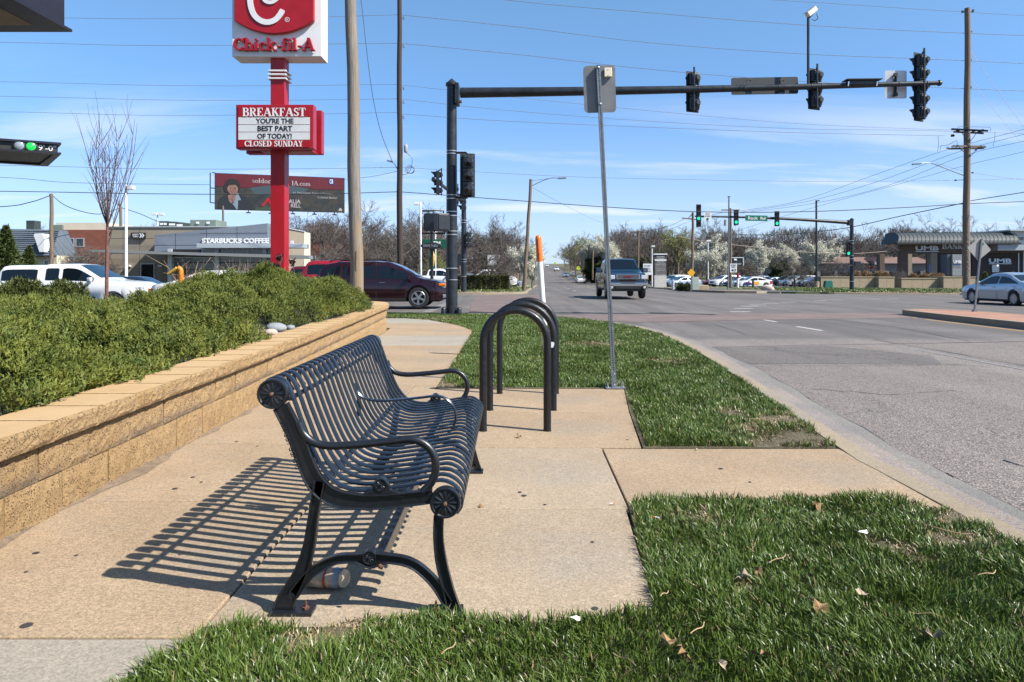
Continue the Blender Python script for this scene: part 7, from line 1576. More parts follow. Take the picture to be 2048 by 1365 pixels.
for (px, Y, h_, lb, m_) in ((1346, 66, .9, 'grey round planter by the corner shrubs', M_SILV), (1475.5, 84, 1.35, 'short white marker post with a red top before the livery sedan', M_WSIGN), (1506, 90, .9, 'small dark bollard in front of the livery sedan', M_POLE)):
    z_ = land_z(XP(px, Y), Y); b = MB(); b.lathe([(.13, 0), (.13, h_ * .95), (.06, h_)], (0, 0, 0), 'Z', 10); o = b.build('bollard', m_, None, smooth=True); o.location = (XP(px, Y), Y, z_); tag(o, lb, 'bollard')
    if 'red top' in lb: b = MB(); b.lathe([(.15, 0), (.15, .5), (.1, .55)], (0, 0, h_ - .2), 'Z', 10); b.build('red_sleeve', M_TAIL, o)
# ---------------------------------------------------------------- vehicles
def paint(name, c, rough=.22, metal=.25, coat=.8): return mat('paint_' + name, c, rough, metal, coat=coat)
WHEELS = {}
def wheel_meshes(r, w, spokes=5, key=None):
    k = (round(r, 3), w, spokes)
    if k in WHEELS: return WHEELS[k]
    b = MB(); b.lathe([(r * .62, -w / 2 + .01), (r * .9, -w / 2), (r * .985, -w / 2 + .03), (r, -w / 4), (r, w / 4), (r * .985, w / 2 - .03), (r * .9, w / 2), (r * .62, w / 2 - .01), (r * .3, w / 2 - .02)], (0, 0, 0), 'Y', 28, False); ty = b.mesh('tyre', M_TYRE, smooth=True)
    b = MB(); b.lathe([(r * .66, -w / 2 - .002), (r * .64, -w / 2 - .008), (r * .60, -w / 2 - .004), (r * .58, -w / 2 + .05)], (0, 0, 0), 'Y', 28, False)
    for s in range(spokes):
        a = 2 * math.pi * s / spokes; c_, s_ = math.cos(a), math.sin(a); o = len(b.v)
        for rr, hw in ((r * .10, r * .085), (r * .60, r * .11)):
            for q in (-1, 1):
                for yy in (-w / 2 + .004, -w / 2 + .03): b.v.append((c_ * rr - s_ * hw * q, yy, s_ * rr + c_ * hw * q))
        for f in ((0, 2, 6, 4), (1, 5, 7, 3), (0, 4, 5, 1), (2, 3, 7, 6), (4, 6, 7, 5)): b.f.append(tuple(o + i for i in f)); b.m.append(0)
    b.lathe([(r * .16, -w / 2 + .02), (r * .16, -w / 2 - .004), (r * .12, -w / 2 - .008)], (0, 0, 0), 'Y', 12); rim = b.mesh('rim', M_RIM)
    b = MB(); b.lathe([(r * .60, -w / 2 + .045), (r * .3, -w / 2 + .05), (.01, -w / 2 + .05)], (0, 0, 0), 'Y', 20); bd = b.mesh('brake', M_DARK)
    WHEELS[k] = (ty, rim, bd); return WHEELS[k]
# profile keys along x (front = +x), lengths in metres
SPEC = {
 'suv': dict(L=4.84, hw=.98, wr=.385, ww=.25, ax=(1.42, -1.34), gc=.30,
   top=[(-2.42, .95), (-2.38, 1.10), (-2.22, 1.42), (-2.0, 1.62), (-1.5, 1.70), (-.2, 1.73), (.35, 1.68), (.75, 1.52), (1.42, 1.13), (1.6, 1.08), (2.1, 1.01), (2.33, .90), (2.42, .72)],
   belt=[(-2.42, .92), (-2.2, 1.08), (-1.2, 1.10), (.6, 1.04), (1.2, 1.00), (2.0, .92), (2.3, .80), (2.42, .68)], side=[(-2.0, -1.18, .06, .80), (-1.10, -.16, .05, .84), (-.06, 1.12, .05, .84)], ws=(.55, 1.36), rw=(-2.30, -2.02), roofk=.74),
 'sedan': dict(L=4.75, hw=.92, wr=.335, ww=.22, ax=(1.38, -1.42), gc=.22,
   top=[(-2.37, .88), (-2.33, 1.00), (-1.95, 1.06), (-1.72, 1.10), (-1.0, 1.38), (-.6, 1.46), (-.1, 1.475), (.3, 1.43), (1.15, .99), (1.3, .96), (1.9, .86), (2.25, .74), (2.37, .56)],
   belt=[(-2.37, .80), (-2.2, .94), (-1.4, .98), (0, .94), (1.0, .90), (1.9, .80), (2.25, .68), (2.37, .52)], side=[(-1.62, -.40, .06, .80), (-.32, .86, .05, .80)], ws=(.38, 1.10), rw=(-1.66, -1.05), roofk=.70),
 'hatch': dict(L=4.3, hw=.90, wr=.33, ww=.21, ax=(1.3, -1.25), gc=.22,
   top=[(-2.15, .9), (-2.1, 1.1), (-1.85, 1.35), (-1.4, 1.50), (-.3, 1.55), (.2, 1.50), (1.05, 1.05), (1.25, 1.0), (1.8, .88), (2.08, .75), (2.15, .55)],
   belt=[(-2.15, .85), (-2.0, 1.0), (-1.2, 1.0), (0, .96), (1.0, .92), (1.8, .82), (2.15, .52)], side=[(-1.8, -.5, .06, .8), (-.42, .85, .05, .8)], ws=(.3, 1.0), rw=(-2.08, -1.8), roofk=.72),
 'pickup': dict(L=5.85, hw=1.01, wr=.42, ww=.27, ax=(1.86, -1.78), gc=.42, bed=True,
   top=[(-2.92, 1.26), (-1.02, 1.30), (-.98, 1.32), (-.93, 1.80), (-.75, 1.90), (.1, 1.93), (.42, 1.90), (1.18, 1.36), (1.35, 1.31), (2.45, 1.22), (2.78, 1.10), (2.92, .95)],
   belt=[(-2.92, 1.2), (-1.0, 1.26), (.3, 1.24), (1.2, 1.22), (2.4, 1.12), (2.78, 1.02), (2.92, .85)], side=[(-.84, -.28, .05, .82), (-.20, 1.02, .05, .82)], ws=(.48, 1.12), rw=(-.96, -.94), roofk=.78),
 'topper': dict(L=5.85, hw=1.0, wr=.40, ww=.26, ax=(1.86, -1.78), gc=.40,
   top=[(-2.92, 1.26), (-2.84, 1.34), (-2.55, 1.82), (-2.3, 1.87), (-1.05, 1.88), (-.93, 1.88), (-.75, 1.92), (.1, 1.93), (.42, 1.90), (1.35, 1.36), (1.5, 1.31), (2.45, 1.22), (2.78, 1.10), (2.92, .95)],
   belt=[(-2.92, 1.2), (-1.0, 1.26), (.3, 1.24), (1.2, 1.22), (2.4, 1.12), (2.78, 1.02), (2.92, .85)], side=[(-2.52, -1.12, .08, .80), (-.80, -.28, .05, .82), (-.14, 1.08, .05, .82)], ws=(.46, 1.30), rw=(-2.8, -2.6), roofk=.80),
}
def vehicle(name, label, cat, spec, pm, loc, head, group=None, detail=2, scale=(1, 1, 1), wheel_spokes=5, lower=None, extra=None):
    S = SPEC[spec]; L = S['L']; hw = S['hw']; t = thing(name, label, cat, loc, head, group); t.scale = scale
    n = 72 if detail > 1 else (44 if detail else 26); xs = [-L / 2 + L * i / n for i in range(n + 1)]
    for ax in S['ax']:
        R_ = S['wr'] + .055
        if detail: xs += [ax + R_ * math.cos(R(a)) for a in range(0, 181, 15)]
    xs = sorted(set(round(x, 4) for x in xs)); rings = []
    def halfw(x):
        e = abs(x) / (L / 2); return hw * (1 - .20 * max(0, (e - .80) / .20) ** 2.2)
    def bot(x):
        z = S['gc']
        for ax in S['ax']:
            R_ = S['wr'] + .055; d = abs(x - ax)
            if d < R_: z = max(z, S['wr'] + math.sqrt(R_ * R_ - d * d))
        e = abs(x) / (L / 2); return z + .12 * max(0, (e - .93) / .07)
    def topz(x): return keyf(S['top'], x, False)
    def beltz(x): return min(keyf(S['belt'], x, False), topz(x) - .02)
    def topw(x): 
        h = max(0, min(1, (topz(x) - beltz(x) - .08) / .45)); return halfw(x) * lerp(.93, S['roofk'], h)
    for x in xs:
        w = halfw(x); zb = bot(x); zt = topz(x); zl = beltz(x); tw = topw(x); zm = max(zb + .02, lerp(S['gc'], zl, .45)); zq = max(zm + .01, lerp(S['gc'], zl, .86))
        zl = max(zl, zq + .01); zt = max(zt, zl + .015); cr = .05 * min(1, (zt - zl) / .25)
        rings.append([(x, 0, S['gc'] + .05 if zb > S['gc'] + .1 else zb), (x, w * .86, S['gc'] + .05 if zb > S['gc'] + .1 else zb), (x, w * .86, zb) , (x, w * .965, zb), (x, w, zm), (x, w * .985, zq), (x, w * .945, zl), (x, lerp(w * .945, tw, .93), lerp(zl, zt, .90) - cr * .3), (x, tw * .92, zt - cr * .25), (x, tw * .6, zt + cr * .12), (x, 0, zt + cr * .3)])
    b = MB(); m = len(rings[0]) - 1
    full = [[*r, *[(p[0], -p[1], p[2]) for p in r[-2:0:-1]]] for r in rings]; k = len(full[0])
    for r in full: b.v += r
    for i in range(len(full) - 1):
        for j in range(k): a = i * k + j; c = i * k + (j + 1) % k; b.f.append((a, c, c + k, a + k)); b.m.append(0)
    b.f.append(tuple(range(k))[::-1]); b.f.append(tuple(range((len(full) - 1) * k, len(full) * k))); b.m += [0, 0]
    body = b.build('body', pm, t, smooth=True)
    # glass
    def side_pt(x, f, s, off):  # f: 0 belt .. 1 roof edge
        zl, zt = beltz(x), topz(x); y0, y1 = halfw(x) * .945, lerp(halfw(x) * .945, topw(x), .93); z1 = lerp(zl, zt, .90) - .015
        y = lerp(y0, y1, f); z = lerp(zl, z1, f); return (x, s * (y + off), z + off * .35)
    for s in (-1, 1):
        for (xa, xb, m0, m1) in S['side']:
            b = MB(); nn = 8; cols = []
            for i in range(nn + 1):
                x = lerp(xa, xb, i / nn); avail = topz(x) - beltz(x)
                e = min(i, nn - i) / nn; f1 = max(.09, min(m1 + .06, 1 - .10 / max(avail, .12))) ; f1 = f1 - (.05 if i in (0, nn) else 0); cols.append((x, m0 + (.02 if i in (0, nn) else 0), max(f1, m0 + .03)))
            for x, a0, a1 in cols: b.v.append(side_pt(x, a0, s, .006)); b.v.append(side_pt(x, a1, s, .008))
            for i in range(nn): b.f.append((2 * i, 2 * i + 1, 2 * i + 3, 2 * i + 2)); b.m.append(0)
            b.build('side_window', M_GLASS, t)
    def screen(xa, xb, nm, mm):
        b = MB(); nn = 8
        for i in range(nn + 1):
            x = lerp(xa, xb, i / nn); zt = topz(x); tw = topw(x) * .90
            dz = (topz(x + .02) - topz(x - .02)) / .04; nx, nz = -dz, 1; q = math.hypot(nx, nz); cr = .05
            for s in (-1, -.6, 0, .6, 1): b.v.append((x + nx / q * .012, s * tw, zt + nz / q * .012 + cr * (.3 - .55 * s * s * .9) * min(1, (zt - beltz(x)) / .25)))
        for i in range(nn):
            for j in range(4): a = i * 5 + j; b.f.append((a, a + 1, a + 6, a + 5)); b.m.append(0)
        return b.build(nm, mm, t, smooth=True, fix=False)
    screen(*S['ws'], 'windscreen', M_GLASS if name == 'blue_pickup' else M_WSHIELD); screen(*S['rw'], 'rear_window', M_GLASS)
    # underbody and wheels
    b = MB(); b.bx(-L / 2 + .25, L / 2 - .25, -hw * .84, hw * .84, S['gc'] - .06, S['gc'] + .42); b.build('underbody', M_DARK, t)
    ty, rim, bd = wheel_meshes(S['wr'], S['ww'], wheel_spokes)
    for ax in S['ax']:
        for s in (-1, 1):
            o = link('wheel', ty, t); o.location = (ax, s * (hw - S['ww'] / 2 - .015), S['wr']); o.rotation_euler = (0, random.uniform(0, 1), 0 if s < 0 else math.pi)
            if detail: link('rim', rim, o); link('brake', bd, o)
    # lamps, bumpers, handles
    hz = keyf(S['top'], L / 2 - .12, False)
    for s in (-1, 1):
        x = L / 2 - .16; b = MB(); y0 = halfw(x) * .56; y1 = halfw(x) * .965; zc = lerp(S['gc'], hz, .80)
        b.prism([(y0 * s, zc - .07), (y1 * s, zc - .05), (y1 * s, zc + .10), (y0 * s, zc + .06)], x - .22, x + .125, 'X'); b.build('headlight', M_HEAD, t, bev=.02)
        x = -L / 2 + .10; zc = keyf(S['belt'], x, False) - .06; y1 = halfw(x) * .99; b = MB(); b.prism([(y1 * .66 * s, zc - .08), (y1 * s, zc - .10), (y1 * s, zc + .07), (y1 * .66 * s, zc + .06)], x - .112, x + .25, 'X'); b.build('taillight', M_TAIL, t, bev=.015)
        b = MB(); xm = S['ws'][1] - .28; zm_ = beltz(xm) + .10; b.box((xm, s * (hw + .09), zm_), (.12, .22, .15)); b.build('mirror', pm, t, bev=.03)
        if detail > 1:
            for (xa, xb, _, _) in S['side'][-2:]:
                if spec == 'topper' and xa < -1: continue
                b = MB(); xh = xa + .16; b.box((xh, s * (halfw(xh) * .985 + .012), lerp(S['gc'], beltz(xh), .84)), (.20, .03, .035)); b.build('door_handle', M_CHROME if spec in ('suv', 'pickup') else pm, t, bev=.008)
                for xe in (xa - .04, xb + .03):
                    if xe > 1.0 and spec != 'x': xe = min(xe, S['ax'][0] - S['wr'] - .10)
                    b = MB(); P = []
                    for q in range(7): z = lerp(max(bot(xe), S['gc']) + .03, beltz(xe), q / 6); w = halfw(xe); f = (z - S['gc']) / max(.1, beltz(xe) - S['gc']); y = w * (lerp(.965, 1, min(1, f / .45)) if f < .45 else lerp(1, .945, (f - .45) / .55)); P.append((xe, s * (y + .002), z))
                    b.tube(P, .006, 4); b.build('door_seam', M_DARK, t)
            b = MB(); x0 = S['ax'][1] + S['wr'] + .08; x1 = S['ax'][0] - S['wr'] - .08; b.bx(x0, x1, s * hw * .97 - .02, s * hw * .97 + .02, S['gc'] - .03, S['gc'] + .06); b.build('sill_trim', lower or M_DARK, t, bev=.01)
    b = MB(); x = L / 2; zc = lerp(S['gc'], hz, .60); b.bx(x - .12, x + .02, -halfw(x) * .5, halfw(x) * .5, zc - .09, zc + .13); b.build('grille', M_DARK, t, bev=.02)
    b = MB(); b.bx(x - .14, x + .03, -halfw(x) * .78, halfw(x) * .78, S['gc'] + .02, S['gc'] + .14); b.build('front_bumper', lower or M_DARK, t, bev=.03)
    b = MB(); b.bx(-x - .03, -x + .14, -halfw(x) * .80, halfw(x) * .80, S['gc'] + .02, S['gc'] + .15); b.build('rear_bumper', lower or M_DARK, t, bev=.03)
    b = MB(); b.bx(-x - .022, -x + .05, -.16, .16, lerp(S['gc'], keyf(S['belt'], -x, False), .62), lerp(S['gc'], keyf(S['belt'], -x, False), .62) + .14); b.build('licence_plate', M_WSIGN, t)
    if extra: extra(t, S)
    return t
P_W = paint('white', (.74, .74, .73), .25, 0); P_S = paint('silver', (.42, .46, .50), .25, .7); P_M = paint('maroon', (.026, .006, .011), .18, .3, .5); P_B = paint('dark_blue', (.02, .05, .10), .2, .4); P_TB = paint('teal_blue', (.012, .045, .085), .22, .3, .5)
P_R = paint('red', (.38, .012, .02), .22, .1); P_K = paint('black', (.015, .017, .02), .2, .2); P_G = paint('grey', (.12, .13, .15), .22, .5); P_DR = paint('dark_red', (.12, .008, .012), .25, .1); P_LB = paint('light_blue', (.30, .40, .48), .25, .5); P_FU = paint('pale_silver', (.47, .52, .58), .22, .55)
def at_road(px, Y, fn=road_z, dz=0): x = XP(px, Y); return (x, Y, fn(x, Y) + dz)
# maroon crossover turning from the side street
def ex_suv(t, S):
    for s in (-1, 1):
        b = MB(); b.tube([(-1.9, s * .62, 1.70), (-1.7, s * .64, 1.765), (.1, s * .64, 1.78), (.3, s * .63, 1.735)], .022, 6); b.build('roof_rail', M_DARK, t, smooth=True)
        b = MB(); b.bx(2.30, 2.46, s * .86 - .09, s * .86 + .09, .38, .50) if s > 0 else b.bx(2.30, 2.46, -.95, -.77, .38, .50); b.build('lower_trim', mat('trim_grey', (.30, .31, .32), .5), t, bev=.02)
        b = MB(); b.box((2.28, s * .90, .86), (.26, .10, .10)); b.build('turn_lamp', M_AMBER, t, bev=.02)
    b = MB(); b.box((2.36, 0, .66), (.12, 1.5, .10)); b.build('chrome_bar', M_CHROME, t, bev=.02)
vehicle('maroon_suv', 'maroon crossover with grey alloy wheels behind the thick signal mast, facing right', 'car', 'suv', P_M, (XP(892, 26.4) - 2.42, 27.3, road_z(-5, 27) + .03), 0, extra=ex_suv)
# blue pickup facing the camera
def ex_gmc(t, S):
    b = MB(); b.bx(2.80, 2.97, -.98, .98, .58, .79); b.build('chrome_bumper', M_CHROME, t, bev=.04)
    b = MB(); b.bx(2.96, 2.985, -.34, .34, .72, .75); b.build('bumper_slot', M_DARK, t)
    b = MB(); b.bx(2.80, 2.93, -.80, .80, .38, .58); b.build('air_dam', M_DARK, t, bev=.02)
    b = MB(); b.bx(2.86, 2.975, -.58, .58, .92, 1.17); g = b.build('chrome_grille', M_CHROME, t, bev=.02); b = MB(); b.bx(2.97, 2.985, -.53, .53, .95, 1.14); b.build('grille_mesh', mat('grille_mesh', (.14, .14, .15), .35, .8, .6, 90), g)
    text('GMC', (2.99, 0, 1.05), (0, 1, 0), (0, 0, 1), .42, .11, mat('emblem_red', (.35, .03, .05), .3, .3), g, bold=.04, depth=.015)
    for s in (-1, 1):
        b = MB(); b.bx(2.72, 2.955, *sorted((s * .64, s * .96)), .92, 1.12); b.build('headlight_unit', M_HEAD, t, bev=.03); b = MB(); b.bx(2.68, 2.945, *sorted((s * .972, s * 1.0)), .90, 1.13); b.build('turn_lamp', M_AMBER, t, bev=.01)
        b = MB(); b.lathe([(.11, 2.93), (.11, 2.985)], (0, 0, 0), 'X', 16); o = b.build('fog_lamp', M_DARK, t); o.location = (0, s * .80, .55); b = MB(); b.lathe([(.07, 2.98), (.05, 2.995)], (0, 0, 0), 'X', 14); o2 = b.build('fog_lens', M_HEAD, o)
        b = MB(); b.box((.98, s * 1.20, 1.36), (.14, .30, .24)); b.build('tow_mirror', P_G if s > 0 else P_TB, t, bev=.05)
    b = MB(); b.box((.62, .45, 1.42), (.3, .42, .5)); b.build('seat_back', M_DARK, t)
vehicle('blue_pickup', 'dark blue pickup with chrome grille driving towards the camera across the junction', 'pickup truck', 'pickup', P_TB, (XP(1256, 36.2), 36.2 + 2.92, road_z(5.6, 37) + .03), R(-90), scale=(1, 1.02, 1.07), extra=ex_gmc, lower=M_DARK)
# pale silver sedan on the right
vehicle('silver_sedan', 'pale silver-blue sedan at the right edge behind the brick island', 'car', 'sedan', P_FU, (22.85, 33.2, road_z(22, 33) - .02), R(91), wheel_spokes=10, scale=(1, 1, 1.0))
# cars beyond the juniper bed
vehicle('white_pickup', 'white pickup with a matching bed topper parked behind the junipers', 'pickup truck', 'topper', P_W, (XP(160, 29), 29, -.27), 0, lower=P_W)
vehicle('blue_car', 'dark blue car cut by the left edge of the photo', 'car', 'suv', P_B, (XP(17, 30) - 2.42, 30.5, -.30), 0)
vehicle('white_sedan', 'white sedan with dark glass behind the junipers before the coffee shop', 'car', 'sedan', P_W, (XP(322, 24) + 2.37, 24, -.09), 0)
vehicle('red_suv', 'bright red crew cab with dark windows behind the maroon crossover', 'car', 'topper', P_R, (XP(603, 34) + 2.92, 34.5, -.10), 0, scale=(1, 1, 1.06), lower=P_R)
vehicle('dark_red_pickup', 'dark red vehicle just left of the red pylon', 'pickup truck', 'pickup', P_DR, (XP(507, 40) + 2.92, 41, -.22), R(0), detail=1)
vehicle('dark_car', 'dark car roof showing in front of the coffee shop door', 'car', 'sedan', P_B, (XP(280, 42), 42, -.35), 0, detail=1)
vehicle('silver_car', 'silver car between the dark and the white ones before the shop windows', 'car', 'hatch', P_LB, (XP(490, 46), 46.5, -.45), 0, detail=1)
# driving along the ahead road
for px, Y, sp, pm_, hd, lb in ((1177, 166, 'suv', P_K, 90, 'dark crossover nearest on the ahead road, seen from behind'), (1160, 172, 'sedan', P_W, 90, 'white sedan beside the dark crossover on the ahead road'), (1160, 200, 'sedan', P_W, 90, 'second white car directly beyond the white sedan'), (1147, 250, 'sedan', P_W, 90, 'white car farther up the right lane of the ahead road'), (1131, 238, 'sedan', P_S, -90, 'silver car coming down the middle of the ahead road'), (1113, 308, 'suv', P_W, -90, 'white crossover halfway up the hill'), (1094, 400, 'sedan', P_W, -90, 'tiny white car at the top of the hill')):
    vehicle('distant_car', lb, 'car', sp, pm_, at_road(px, Y), R(hd), 'cars driving on the ahead road', detail=0)
# parked cars beyond the lawn
PK = [(1330, 108, 'sedan', P_DR, 215, 'dark red car low beside the tenant sign base'), (1346, 112, 'suv', P_K, 200, 'black boxy vehicle parked right of the tenant sign'), (1352, 104, 'suv', P_W, 210, 'white crossover parked left of the diamond sign'), (1366, 96, 'sedan', P_S, 196, 'silver sedan parked directly left of the diamond sign pole'), (1358, 99, 'sedan', P_S, 205, 'older silver sedan half hidden behind its silver neighbour'),
      (1434, 122, 'sedan', P_W, 190, 'white sedan at the back of the row beyond the blossom tree lamp'), (1438, 112, 'sedan', P_R, 205, 'red sedan between two white cars'), (1452, 104, 'suv', P_W, 200, 'white crossover behind the thin camera mast'), (1478, 101, 'sedan', P_LB, 205, 'light blue sedan right of the speed limit sign post'), (1494, 103, 'sedan', P_B, 200, 'dark blue sedan behind the white livery car'),
      (1553, 124, 'sedan', P_LB, 10, 'pale blue sedan alone in the middle of the lot'), (1573, 118, 'suv', P_K, 170, 'dark crossover at the left of the second row'), (1588, 114, 'suv', P_S, 170, 'silver-blue crossover in the second row'), (1604, 110, 'suv', P_W, 175, 'white crossover under the small bare tree'), (1622, 107, 'sedan', P_S, 175, 'silver sedan under the small bare tree'), (1632, 104, 'sedan', P_G, 178, 'dark grey sedan beside the very tall pole'), (1480, 128, 'pickup', P_B, 0, 'dark pickup at the back behind the speed limit sign'), (1512, 122, 'suv', P_B, 190, 'long dark vehicle behind the livery car roof')]
for px, Y, sp, pm_, hd, lb in PK:
    x = XP(px, Y); vehicle('parked_car', lb, 'car', sp, pm_, (x, Y, road_z(x, Y) + .03), R(hd), 'cars parked beyond the lawn', detail=1)
def ex_liv(t, S):
    for s in (-1, 1):
        b = MB(); b.add([(2.2, s * .84, .60), (1.9, s * .90, .74), (.9, s * .935, .70), (.3, s * .935, .45), (1.0, s * .935, .36), (1.9, s * .90, .40)], [(0, 1, 2, 3, 4, 5)]); b.build('blue_graphic', mat('livery_blue', (.01, .02, .18), .4), t)
        b = MB(); b.add([(2.0, s * .89, .80), (.9, s * .94, .76), (.2, s * .94, .44), (.35, s * .94, .44), (1.0, s * .94, .70), (2.1, s * .87, .72)], [(0, 1, 2, 3, 4, 5)]); b.build('red_stripe', M_TAIL, t)
        b = MB(); b.add([(.3, s * .942, .42), (-.45, s * .942, .42), (-.45, s * .942, .82), (.3, s * .942, .82)], [(0, 1, 2, 3)]); b.build('yellow_graphic', M_YEL, t)
        b = MB(); b.add([(-2.3, s * .86, .5), (-1.95, s * .925, .45), (-1.95, s * .92, .9), (-2.3, s * .86, .9)], [(0, 1, 2, 3)]); b.build('red_tail_graphic', M_TAIL, t)
x = XP(1506, 97.5); vehicle('livery_sedan', 'white sedan with red, blue and yellow racing livery parked nearest the lawn', 'car', 'sedan', P_W, (x, 97.5, road_z(x, 97.5) + .03), R(184), detail=1, extra=ex_liv)
for px, Y, sp, pm_, lb in ((805, 64, 'sedan', P_B, 'blue roofed car behind the maroon crossover bonnet'), (879, 66, 'pickup', P_W, 'white pickup behind the oval drive thru sign'), (940, 67, 'sedan', P_LB, 'light blue sedan behind the clipped hedge'), (975, 72, 'pickup', P_W, 'white van like vehicle behind the hedge trees'), (996, 82, 'sedan', P_K, 'dark car behind the grey notice board'), (1006, 90, 'sedan', P_LB, 'pale car nose at the right end of the hedge')):
    x = XP(px, Y); vehicle('parked_car', lb, 'car', sp, pm_, (x, Y, road_z(x, Y) + .05), R(0 if px != 975 else 180), 'cars parked on the far left corner', detail=1)
# ---------------------------------------------------------------- trees
def branch_tree(seed, h, spread=.55, trunk_r=.16, levels=5, first=.22, up=.35, m_twig=None, leaf=None, leaf_n=0, leaf_size=.12, twr=.014, kids_=(6, 4, 4, 3), sides=3, leader=True, lenf=.62):
    r = random.Random(seed); tr = MB(); cr = MB(); tips = []
    def grow(mb, p, d, L, rad, lev):
        n = 4 if lev < 2 else 3; P = [p.copy()]; q = p.copy(); dd = d.copy()
        for i in range(n):
            dd = (dd + Vector((r.gauss(0, .12), r.gauss(0, .12), r.gauss(0, .08) + up * .12))).normalized(); q = q + dd * (L / n); P.append(q.copy())
        end = max(twr * .6, rad * .45); mb.tube(P, [lerp(rad, end, i / n) for i in range(n + 1)], 8 if lev == 0 else (5 if lev == 1 else sides), caps=False)
        if lev >= 2 and leaf: tips.extend(P[1:])
        if lev >= levels: tips.append(P[-1]); return
        kk = kids_[min(lev, len(kids_) - 1)]
        for c in range(kk):
            t = lerp(first if lev == 0 else .25, .98, (c + r.random() * .7) / kk); i = min(n - 1, int(t * n)); base = P[i].lerp(P[i + 1], t * n - i)
            a = r.uniform(0, 6.28) if lev else (c * 2.4 + r.uniform(-.4, .4)); side = Vector((math.cos(a), math.sin(a), 0)); side = (side - dd * side.dot(dd))
            if side.length < .1: side = Vector((1, 0, 0))
            side.normalize(); nd = (dd * (1 - spread) + side * spread * r.uniform(.75, 1.2) + Vector((0, 0, up * .3))).normalized()
            grow(cr, base, nd, L * lenf * r.uniform(.75, 1.15) * (1 - .25 * t if lev == 0 else 1), max(twr, rad * (.55 if lev else .5) * (1 - .3 * t)), lev + 1)
    grow(tr, Vector((0, 0, -.2)), Vector((0, 0, 1)), h * (.62 if leader else .35), trunk_r, 0)
    res = [tr.mesh('trunk', M_BARK, smooth=True, fix=False), cr.mesh('crown', m_twig or M_TWIG, fix=False)]
    if leaf:
        T = np.array([tuple(t) for t in tips]); k = rng.integers(0, len(T), leaf_n); c = T[k] + rng.normal(0, leaf_size * 1.6, (leaf_n, 3))
        V, fn_, idx = sprays(c, np.tile(np.array([[0, 0, 1.0]]), (leaf_n, 1)) + rng.normal(0, 1, (leaf_n, 3)), np.full(leaf_n, leaf_size), 2, .42, .8)
        res.append(np_mesh('foliage', V, fn_, idx, leaf))
    return res
def place_tree(meshes, label, x, y, s, rz, cat='tree', group=None, name='bare_tree', sz=None, z=None):
    t = thing(name, label, cat, (x, y, land_z(x, y) - .05 if z is None else z), rz, group); t.scale = (s, s, sz or s)
    for me in meshes: link(me.name.split('.')[0], me, t)
    return t
BARE = [branch_tree(s, 10, .5, .17, 5, twr=.017, kids_=(7, 4, 4, 3), m_twig=M_TWIG if s % 2 else M_TWIGR) for s in (1, 2, 3)] + [branch_tree(4, 10, .62, .2, 5, .15, twr=.017, kids_=(7, 5, 4, 3), up=.2, lenf=.6)]
WIDE = branch_tree(21, 7.5, .62, .2, 5, .12, twr=.014, kids_=(6, 5, 4, 3), up=.42, leader=False, lenf=.82)
BLOS = [branch_tree(s, 7, .42, .14, 4, .18, twr=.015, kids_=(8, 5, 4, 3), up=.8, leaf=M_BLOS, leaf_n=15000, leaf_size=.13) for s in (31, 32)]
BUD = branch_tree(41, 9, .5, .17, 4, twr=.015, kids_=(7, 5, 4, 3), leaf=M_BUD, leaf_n=3500, leaf_size=.11)
def evergreen(seed, h, w, n, leafm, size=.09, conic=True):
    r = random.Random(seed); tr = MB(); tr.tube([(0, 0, -.2), (0, 0, h * .9)], [w * .09, .03], 7)
    z = rng.random(n); rad = (1 - z) ** .8 * w if conic else np.sqrt(np.clip(1 - ((z - .5) * 2) ** 2, 0, 1)) * w
    rad = rad * (.65 + .5 * vnoise(np.floor(z * 9), z * 3 + seed, 1.0, seed)); a = rng.random(n) * 6.28; q = np.sqrt(rng.random(n)) * .35 + .65
    lump = .72 + .5 * vnoise(np.cos(a) * 2 + 9, z * 6 + np.sin(a) * 2 + 5, 1.6, seed); rr = rad * q * lump
    c = np.stack([np.cos(a) * rr, np.sin(a) * rr, z * h + .15], 1); N = np.stack([np.cos(a), np.sin(a), np.full(n, .55)], 1)
    V, fn_, idx = sprays(c, N, np.full(n, size) * rng.uniform(.7, 1.4, n), 3, .3, .5)
    return [tr.mesh('trunk', M_BARK), np_mesh('foliage', V, fn_, idx, leafm)]
rt_ = random.Random(5)
def zone(base, px, marks):
    for lim, w in marks:
        if px < lim: return base + ' ' + w
    return base + ' ' + marks[-1][1]
ZL = ((640, 'just right of the red pylon'), (700, 'below the right half of the billboard'), (755, 'right of the leaning wooden pole'), (800, 'just left of the dark creosoted pole'), (850, 'between the dark pole and the white lamp pole'), (905, 'behind the bank machine sign'), (960, 'behind the second signal mast'), (1010, 'over the clipped hedge'), (2000, 'around the leaning lamp pole'))
ZR = ((1250, 'above the blue pickup'), (1300, 'around the crossarm pole'), (1345, 'behind the tenant sign'), (1400, 'behind the diamond sign pole'), (1460, 'left of the camera mast'), (1520, 'below the Rock Rd sign'), (1580, 'between the camera mast and the very tall pole'), (1640, 'beside the very tall pole'), (1705, 'left of the far mast'), (1790, 'above the shop roof'), (1860, 'above the left end of the bank roof'), (2400, 'behind the right utility pole'))
